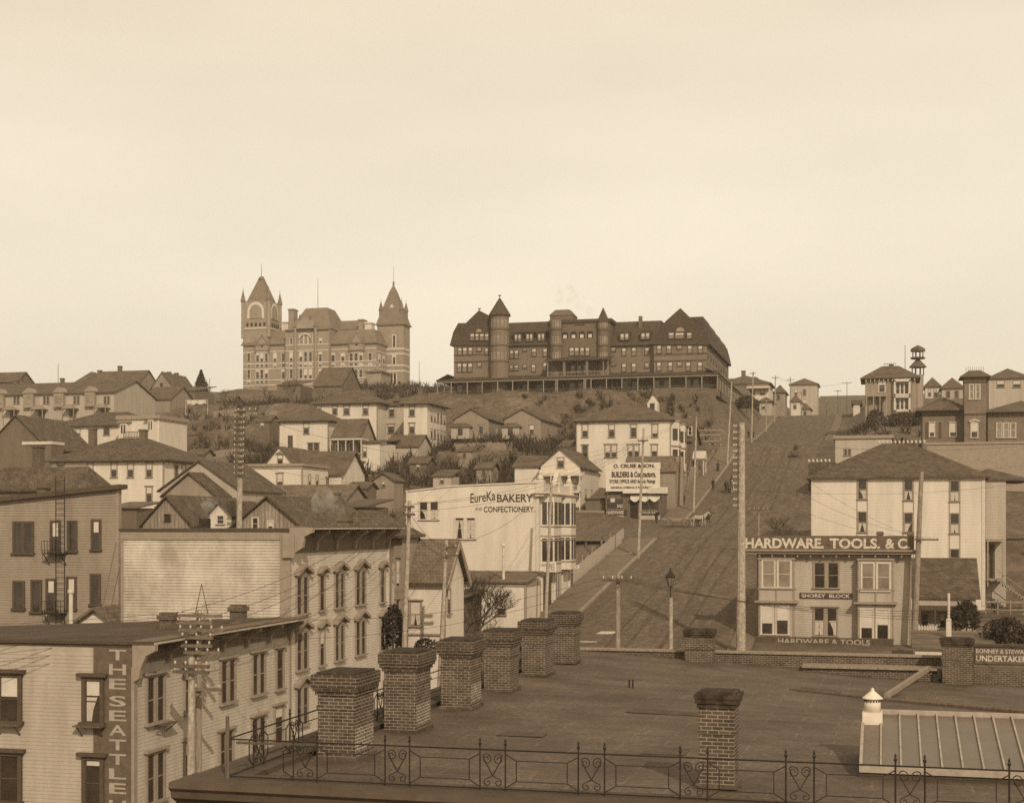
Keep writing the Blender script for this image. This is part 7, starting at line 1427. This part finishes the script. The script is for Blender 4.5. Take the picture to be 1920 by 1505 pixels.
b = MB().box(xw - 1.7, xw + 1.3, Yw - .55, Yw + .55, zg + .75, zg + .85).box(xw - 1.7, xw + 1.2, Yw - .6, Yw - .55, zg + .7, zg + .95).box(xw - 1.7, xw + 1.2, Yw + .55, Yw + .6, zg + .7, zg + .95); b.build('bed', 'wood_grey', e)
for dx_ in (-1.15, .85):
    for dy in (-.7, .7): wheel(e, xw + dx_, Yw + dy, zg + .5, .48)
MB().tube((xw + 1.2, Yw, zg + .6), (xw + 3.2, Yw, zg + .8), .045, .045, 6).build('pole', 'wood_grey', e)
for k in range(5): pass
b = MB()
for i in range(5): b.tube((xw - 1.9 - .05 * i, Yw - .4 + .18 * i, zg + .92 + .03 * (i % 2)), (xw + 1.5, Yw - .4 + .18 * i, zg + .94 + .05 * (i % 2)), .06, .05, 5)
tag(b.build('timber_load', 'wood_grey'), 'load of thin timber lying on the low wagon', 'timber')
horse('white horse harnessed to the low wagon at the street crossing', xw + 2.6, Yw - .35, pi / 2, 'horse_white')
horse('dark horse half hidden beyond the white one at the low wagon', xw + 3.1, Yw + .5, pi / 2, 'horse_brown')
def wagon(px, Y, label, up=False):
    x = fx(px, Y); z = ground(x, Y) + .05; e = empty('box_wagon', (x, Y, z), label, 'wagon')
    b = MB().box(x - .55, x + .55, Y - .1, Y + 2.2, z + .75, z + .82)
    for s_ in (-1, 1): b.box(x + s_ * .55 - .03, x + s_ * .55 + .03, Y - .1, Y + 2.2, z + .75, z + 1.15)
    b.box(x - .55, x + .55, Y - .13, Y - .1, z + .7, z + 1.2).box(x - .5, x + .5, Y + .3, Y + .7, z + 1.2, z + 1.28); b.build('bed', 'wood_dark', e)
    for dy in (.2, 1.8):
        for s_ in (-1, 1): wheel(e, x + s_ * .75, Y + dy, z + .5, .5, 'x')
    return x, z
x, z = wagon(1371, 213, 'dark wagon coming down the street behind two white-faced horses')
horse('left-hand dark horse with a white blaze pulling the wagon down the street', x - .45, 211, 0, 'horse_brown'); horse('right-hand pale horse pulling the wagon down the street', x + .45, 211, 0, 'horse_white')
person('person driving the dark wagon down the street', x, 213.5, 0, 'sit', dz=.85)
x, z = wagon(1490, 246, 'dark wagon seen from behind climbing the right side of the street')
person('person riding on the wagon that climbs the street, back turned', x, 246.6, pi, 'sit', dz=.85); horse('dark horse ahead of the wagon climbing the street', x, 250, pi, 'horse_brown')

# ================================================================== TREES AND BRUSH
def bare_tree(label, px, Y, h_, spread, seed, thick=.16, levels=5, zb=None, m='twig', nb=3, X=None):
    r_ = random.Random(seed); X = fx(px, Y) if X is None else X; z0 = (ground(X, Y) if zb is None else zb) - .2; e = empty('bare_tree', (X, Y, z0), label, 'tree', 'bare trees')
    T = MB(); B = MB()
    def grow(p, d, ln, r, lv):
        q = p + d * ln; mid = p + d * ln * .5 + Vector((r_.uniform(-1, 1), r_.uniform(-1, 1), r_.uniform(-.5, .5))) * ln * .07
        mb = T if lv >= levels - 1 else B; nn = 6 if lv > 2 else 3
        mb.tube(p, mid, r, r * .85, nn).tube(mid, q, r * .85, r * .68, nn)
        if lv == 0: return
        for i in range(nb + (1 if lv < 3 else 0)):
            a = r_.uniform(0, 2 * pi); up = r_.uniform(.15, .75); nd_ = Vector((cos(a) * spread, sin(a) * spread, up)).normalized(); nd_ = (nd_ * .62 + d * .5).normalized()
            grow(q if i else p.lerp(q, .7), nd_, ln * r_.uniform(.6, .85), r * .6, lv - 1)
    grow(Vector((X, Y, z0)), Vector((r_.uniform(-.1, .1), 0, 1)).normalized(), h_ * .3, thick, levels)
    T.build('trunk', m, e); B.build('crown', m, e); return e
bare_tree('gnarled bare fruit tree in front of the side shed by the bakery', 884, 106, 10.0, 1.25, 3, .17, 5, zb=-12, nb=4)
bare_tree('spreading bare tree on the street verge behind the hardware sign', 1472, 146, 6.0, 1.1, 5, .13, 5)
bare_tree('bare shrub-like tree beside the porch house under the cottage gable', 856, 101, 5.5, 1.0, 8, .1, 5, zb=-12)
bare_tree('round bare tree on the dark slope below the school', 548, 300, 7.5, .9, 11, .16, 5)
for i, (px, Y_, h_, lb) in enumerate(((655, 215, 5, 'thin bare tree right of the gabled house with the carved gable'), (742, 205, 6, 'bare tree in the brush below the low brown-roofed shed'), (800, 200, 7, 'tall bare tree in the brush left of the bakery roof line'), (845, 210, 6, 'bare tree below the left matching cottage'),
                                   (905, 215, 6, 'bare tree below the right matching cottage'), (940, 200, 5.5, 'bare tree just left of the white side wing'), (700, 190, 5, 'bare tree on the slope behind the long shingled roof'), (500, 285, 6, 'bare tree high on the slope left of the winged lodging house'),
                                   (610, 330, 7, 'bare tree against the front of the dark barn'), (420, 290, 5, 'small bare tree in the brush right of the washing'), (1055, 262, 5, 'bare tree at the foot of the hotel bank right of the cottages'), (1100, 246, 5, 'bare tree left of the white hotel annex roof'), (1180, 285, 4.5, 'low bare tree on the bank below the hotel entrance'), (770, 285, 5, 'bare tree at the left end of the hotel bank'), (465, 235, 6, 'bare tree left of the square white house'), (640, 262, 4, 'bare tree above the winged lodging house'))):
    bare_tree(lb, px, Y_, h_, 1.0, 20 + i, .1, 4, nb=3)
def leafy(name, label, X, Y, z0, h_, w_, n, m, cat, cone=False, seed=1, s=.22):
    r_ = random.Random(seed); e = empty(name, (X, Y, z0), label, cat); MB().tube((X, Y, z0 - .3), (X, Y, z0 + h_ * .9), max(.05, h_ * .02), .02, 6).build('trunk', 'twig', e); b = MB()
    for i in range(n):
        t_ = r_.random() ** .8; a = r_.uniform(0, 2 * pi)
        if cone: lay = (t_ * 9) % 1; rad = w_ * (1 - t_) * (.55 + .45 * (1 - lay)) * r_.uniform(.35, 1) ; z = z0 + h_ * (.08 + .92 * t_) - rad * .25
        else: ph = r_.uniform(-.5, 1); rad = w_ * sqrt(max(0, 1 - ph * ph)) * r_.uniform(.55, 1.05) * (1 + .25 * sin(a * 3 + seed)); z = z0 + h_ * .5 + h_ * .5 * ph * r_.uniform(.8, 1.05)
        p = Vector((X + rad * cos(a), Y + rad * sin(a), z)); u = Vector((r_.uniform(-1, 1), r_.uniform(-1, 1), r_.uniform(-1, 1))).normalized() * s * r_.uniform(.5, 1.3); v = Vector((r_.uniform(-1, 1), r_.uniform(-1, 1), r_.uniform(-.6, .6))).normalized() * s * r_.uniform(.4, 1)
        b.add([p - u, p + v, p + u, p - v * .7], [(0, 1, 2, 3)])
    b.build('crown', m, e); return e
x, _, z = at(377, 735, 340); leafy('fir_tree', 'dark fir tree standing alone on the left skyline', x, 340, z, fz(377, 694, 340) - z, 3.3, 2200, 'needle', 'tree', True, 2, .32)
x, _, z = at(737, 1205, 80); leafy('dark_bush', 'dark evergreen bush between the rooming house and the pale pole', x, 80, z - 1, 3.2, .8, 900, 'bush', 'bush', False, 3, .16)
x, _, z = at(1812, 1195, 119); leafy('ivy_bush', 'dark bushy tree at the right end of the shingled side house', x, 119, z, 2.9, 1.1, 1000, 'bush', 'bush', False, 4, .18)
x, _, z = at(1890, 1212, 104); leafy('garden_bush', 'rounded dark bush at the right edge above the undertaker lettering', x, 104, z - .4, 2.4, 1.5, 1200, 'bush', 'bush', False, 5, .18)
x, _, z = at(1400, 764, 322); leafy('hillside_bush', 'dark bush on the bank right of the hotel verandah', x, 322, z - 1, 3.6, 2.6, 900, 'brush', 'bush', False, 6, .35)
x, _, z = at(792, 1209, 89); leafy('window_plants', 'low potted greenery under the cottage wall', x, 89.6, z - .6, 1.0, .8, 300, 'bush', 'plants', False, 7, .14)
x, _, z = at(1700, 812, 262); leafy('hedge_bush', 'dark shrubbery on the slope below the bracketed mansion', x, 262, ground(x, 262) - .5, 3.0, 3.6, 1200, 'brush', 'bush', False, 12, .3)
x, _, z = at(1640, 800, 262); leafy('garden_tree', 'small dark tree by the foot of the bracketed mansion steps', x, 270, ground(x, 270) - .5, 3.4, 1.6, 700, 'brush', 'tree', False, 13, .25)
b = MB(); Yq = 141
for i in range(9): b.box(9 + i * 1.1, 9.1 + i * 1.1, Yq, Yq + .1, -10, -6.9)
for zz in (-7.1, -7.8): b.box(9, 18, Yq - .05, Yq, zz - .08, zz + .08)
tag(b.build('garden_fence', 'pole_grey'), 'plain railed garden fence at the right edge below the wooden steps', 'fence')
# brush and dry grass: countless, one mass each
FP = []
for o in bpy.data.objects:
    if o.type == 'MESH' and o.name.split('.')[0] in ('wall', 'left_wing', 'right_wing', 'middle_wing', 'central_pavilion', 'main_wall', 'verandah_floor', 'side_porch', 'rear_wall') and o.parent:
        l_ = o.parent.location; xs = [v.co.x + l_.x for v in o.data.vertices]; ys = [v.co.y + l_.y for v in o.data.vertices]; FP.append((min(xs) - .6, max(xs) + .6, min(ys) - .6, max(ys) + .6))
def scatter(name, n, boxes, hmin, hmax, blades, m, label, seed, wd=.06, sp=.5):
    r_ = random.Random(seed); b = MB(); tot = sum((q[1] - q[0]) * (q[3] - q[2]) * q[4] for q in boxes)
    for q in boxes:
        for _ in range(int(n * (q[1] - q[0]) * (q[3] - q[2]) * q[4] / tot)):
            x, y = r_.uniform(q[0], q[1]), r_.uniform(q[2], q[3])
            if sin(x * .23 + seed) + sin(y * .17 + x * .05) + r_.uniform(-1.2, 1.2) < -.3: continue
            if any(f[0] < x < f[1] and f[2] < y < f[3] for f in FP): continue
            z = ground(x, y); h_ = r_.uniform(hmin, hmax)
            for k in range(blades):
                a = r_.uniform(0, 2 * pi); d_ = r_.uniform(.1, 1) * sp * h_; p0 = Vector((x + r_.uniform(-.3, .3) * h_, y + r_.uniform(-.3, .3) * h_, z + r_.uniform(-.1, .4) * h_)); p1 = p0 + Vector((cos(a) * d_, sin(a) * d_, h_ * r_.uniform(.25, .8)))
                w = Vector((-sin(a), cos(a), .2)) * wd * r_.uniform(.6, 1.6); b.add([p0 - w, p0 + w, p1 + w * .4, p1 - w * .3], [(0, 1, 2, 3)])
    o = b.build(name, m); tag(o, label, name.replace('_', ' '), None, 'stuff')
scatter('brush', 5600, ((-150, -95, 270, 395, 1), (-110, -40, 196, 252, 1.6), (-75, -32, 200, 284, 1.0), (-120, -60, 150, 200, .8), (-160, -100, 200, 270, .6), (-120, -90, 252, 286, 1), (-60, -31, 134, 159, .8), (-8.5, 22, 214, 284, .5), (9, 30, 112, 150, .6)), .8, 2.6, 16, 'brush', 'dark leafless brush covering the slopes between the houses', 1, .09, .7)  # the patch in the hollow lot is added to darken it like shadow
scatter('dry_grass', 5200, ((-115, -30, 258, 287, 2), (-150, -40, 285, 400, .7), (-62, -30, 133, 160, .3), (-9, 30, 150, 330, .7), (-110, -34, 186, 258, .5), (-31, -28.6, 187, 350, 1)), .15, .6, 7, 'plank_walk', 'pale dry grass on the banks and verges', 2, .05, .8)
r_ = random.Random(9); b = MB()
for i in range(900):
    x = r_.uniform(-24.6, -11.5); y = 96 + 200 * r_.random() ** 1.5; z = ground(x, y) + .03; s_ = r_.uniform(.02, .075) * (1 + y / 300)
    b.add([(x - s_, y, z), (x, y - s_, z), (x + s_, y, z), (x, y + s_, z), (x + r_.uniform(-.3, .3) * s_, y, z + s_ * r_.uniform(.4, .9))], [(0, 1, 4), (1, 2, 4), (2, 3, 4), (3, 0, 4)])
tag(b.build('gravel', 'wood_grey'), 'stones and litter strewn over the dirt street', 'gravel', None, 'stuff')
for k, x in enumerate((-20.6, -19.2, -16.6, -15.1)):
    b = MB()
    for i in range(60):
        y = 100 + i * 2.6; xx = x + .25 * sin(y * .06 + k) ; x2 = x + .25 * sin((y + 2.6) * .06 + k); w = .11 + .05 * sin(y * .7 + k)
        b.add([(xx - w, y, ground(xx, y) + .055), (xx + w, y, ground(xx, y) + .055), (x2 + w, y + 2.6, ground(x2, y + 2.6) + .055), (x2 - w, y + 2.6, ground(x2, y + 2.6) + .055)], [(0, 1, 2, 3)])
    structure(b.build('road_rut', 'rut_mud'))
# ================================================================== SMOKE
def smoke(label, p, q, r0, r1, dens, col, seed):
    r_ = random.Random(seed); b = MB(); p, q = Vector(p), Vector(q); n, k = 9, 10; rings = []
    d = (q - p); u = d.normalized().orthogonal().normalized(); w = d.normalized().cross(u)
    for i in range(n + 1):
        t_ = i / n; c = p.lerp(q, t_) + Vector((0, 0, .12 * d.length * sin(t_ * 3.0))); r = (r0 + (r1 - r0) * t_) * (1 + .2 * sin(i * 2.1)) * (sqrt(max(.02, 1 - (2 * t_ - 1) ** 6)))
        rings += [c + (u * cos(2 * pi * j / k) + w * sin(2 * pi * j / k)) * r for j in range(k)]
    b.add(rings, [(i * k + j, i * k + (j + 1) % k, (i + 1) * k + (j + 1) % k, (i + 1) * k + j) for i in range(n) for j in range(k)] + [tuple(range(k - 1, -1, -1)), tuple(range(n * k, (n + 1) * k))])
    m = bpy.data.materials.new('smoke_' + str(seed)); m.use_nodes = True; t = m.node_tree; t.nodes.clear(); o = t.nodes.new('ShaderNodeOutputMaterial'); v = t.nodes.new('ShaderNodeVolumePrincipled'); v.inputs['Color'].default_value = col
    ns_ = t.nodes.new('ShaderNodeTexNoise'); ns_.inputs['Scale'].default_value = 1.6 / r1; ns_.inputs['Detail'].default_value = 3; tc_ = t.nodes.new('ShaderNodeTexCoord'); t.links.new(tc_.outputs['Object'], ns_.inputs[0])
    mr_ = t.nodes.new('ShaderNodeMapRange'); mr_.inputs['From Min'].default_value = .45; mr_.inputs['From Max'].default_value = .72; mr_.inputs['To Max'].default_value = dens; t.links.new(ns_.outputs[0], mr_.inputs[0]); t.links.new(mr_.outputs[0], v.inputs['Density']); t.links.new(v.outputs[0], o.inputs['Volume'])
    M['_s'] = m; ob = b.build('smoke', '_s'); tag(ob, label, 'smoke', None, 'stuff')
WHT = (.85, .78, .66, 1)
smoke('white smoke drifting left from the shingled house chimney', at(647, 966, 88.3), at(590, 938, 89), .25, 1.1, 1.6, WHT, 41)
smoke('white smoke above the black stovepipe by the white shed', at(383, 972, 97.6), at(402, 938, 97.6), .3, 1.0, 1.3, WHT, 42)
smoke('faint dark smoke over the hotel roof', at(1118, 596, 300), at(1040, 552, 304), .8, 3.0, .07, (.3, .24, .17, 1), 43)
# ================================================================== HAZE
lo, hi = -24, 86
hb = MB().box(-800, 500, -120, 1060, lo, hi); hm = bpy.data.materials.new('haze'); hm.use_nodes = True; t = hm.node_tree; t.nodes.clear(); o = t.nodes.new('ShaderNodeOutputMaterial'); v = t.nodes.new('ShaderNodeVolumePrincipled')
v.inputs['Color'].default_value = (.95, .86, .68, 1); v.inputs['Density'].default_value = .00035; v.inputs['Anisotropy'].default_value = .2; t.links.new(v.outputs[0], o.inputs['Volume']); M['haze'] = hm
tag(hb.build('haze', 'haze'), 'thin brownish haze hanging over the whole town', 'haze', None, 'stuff')
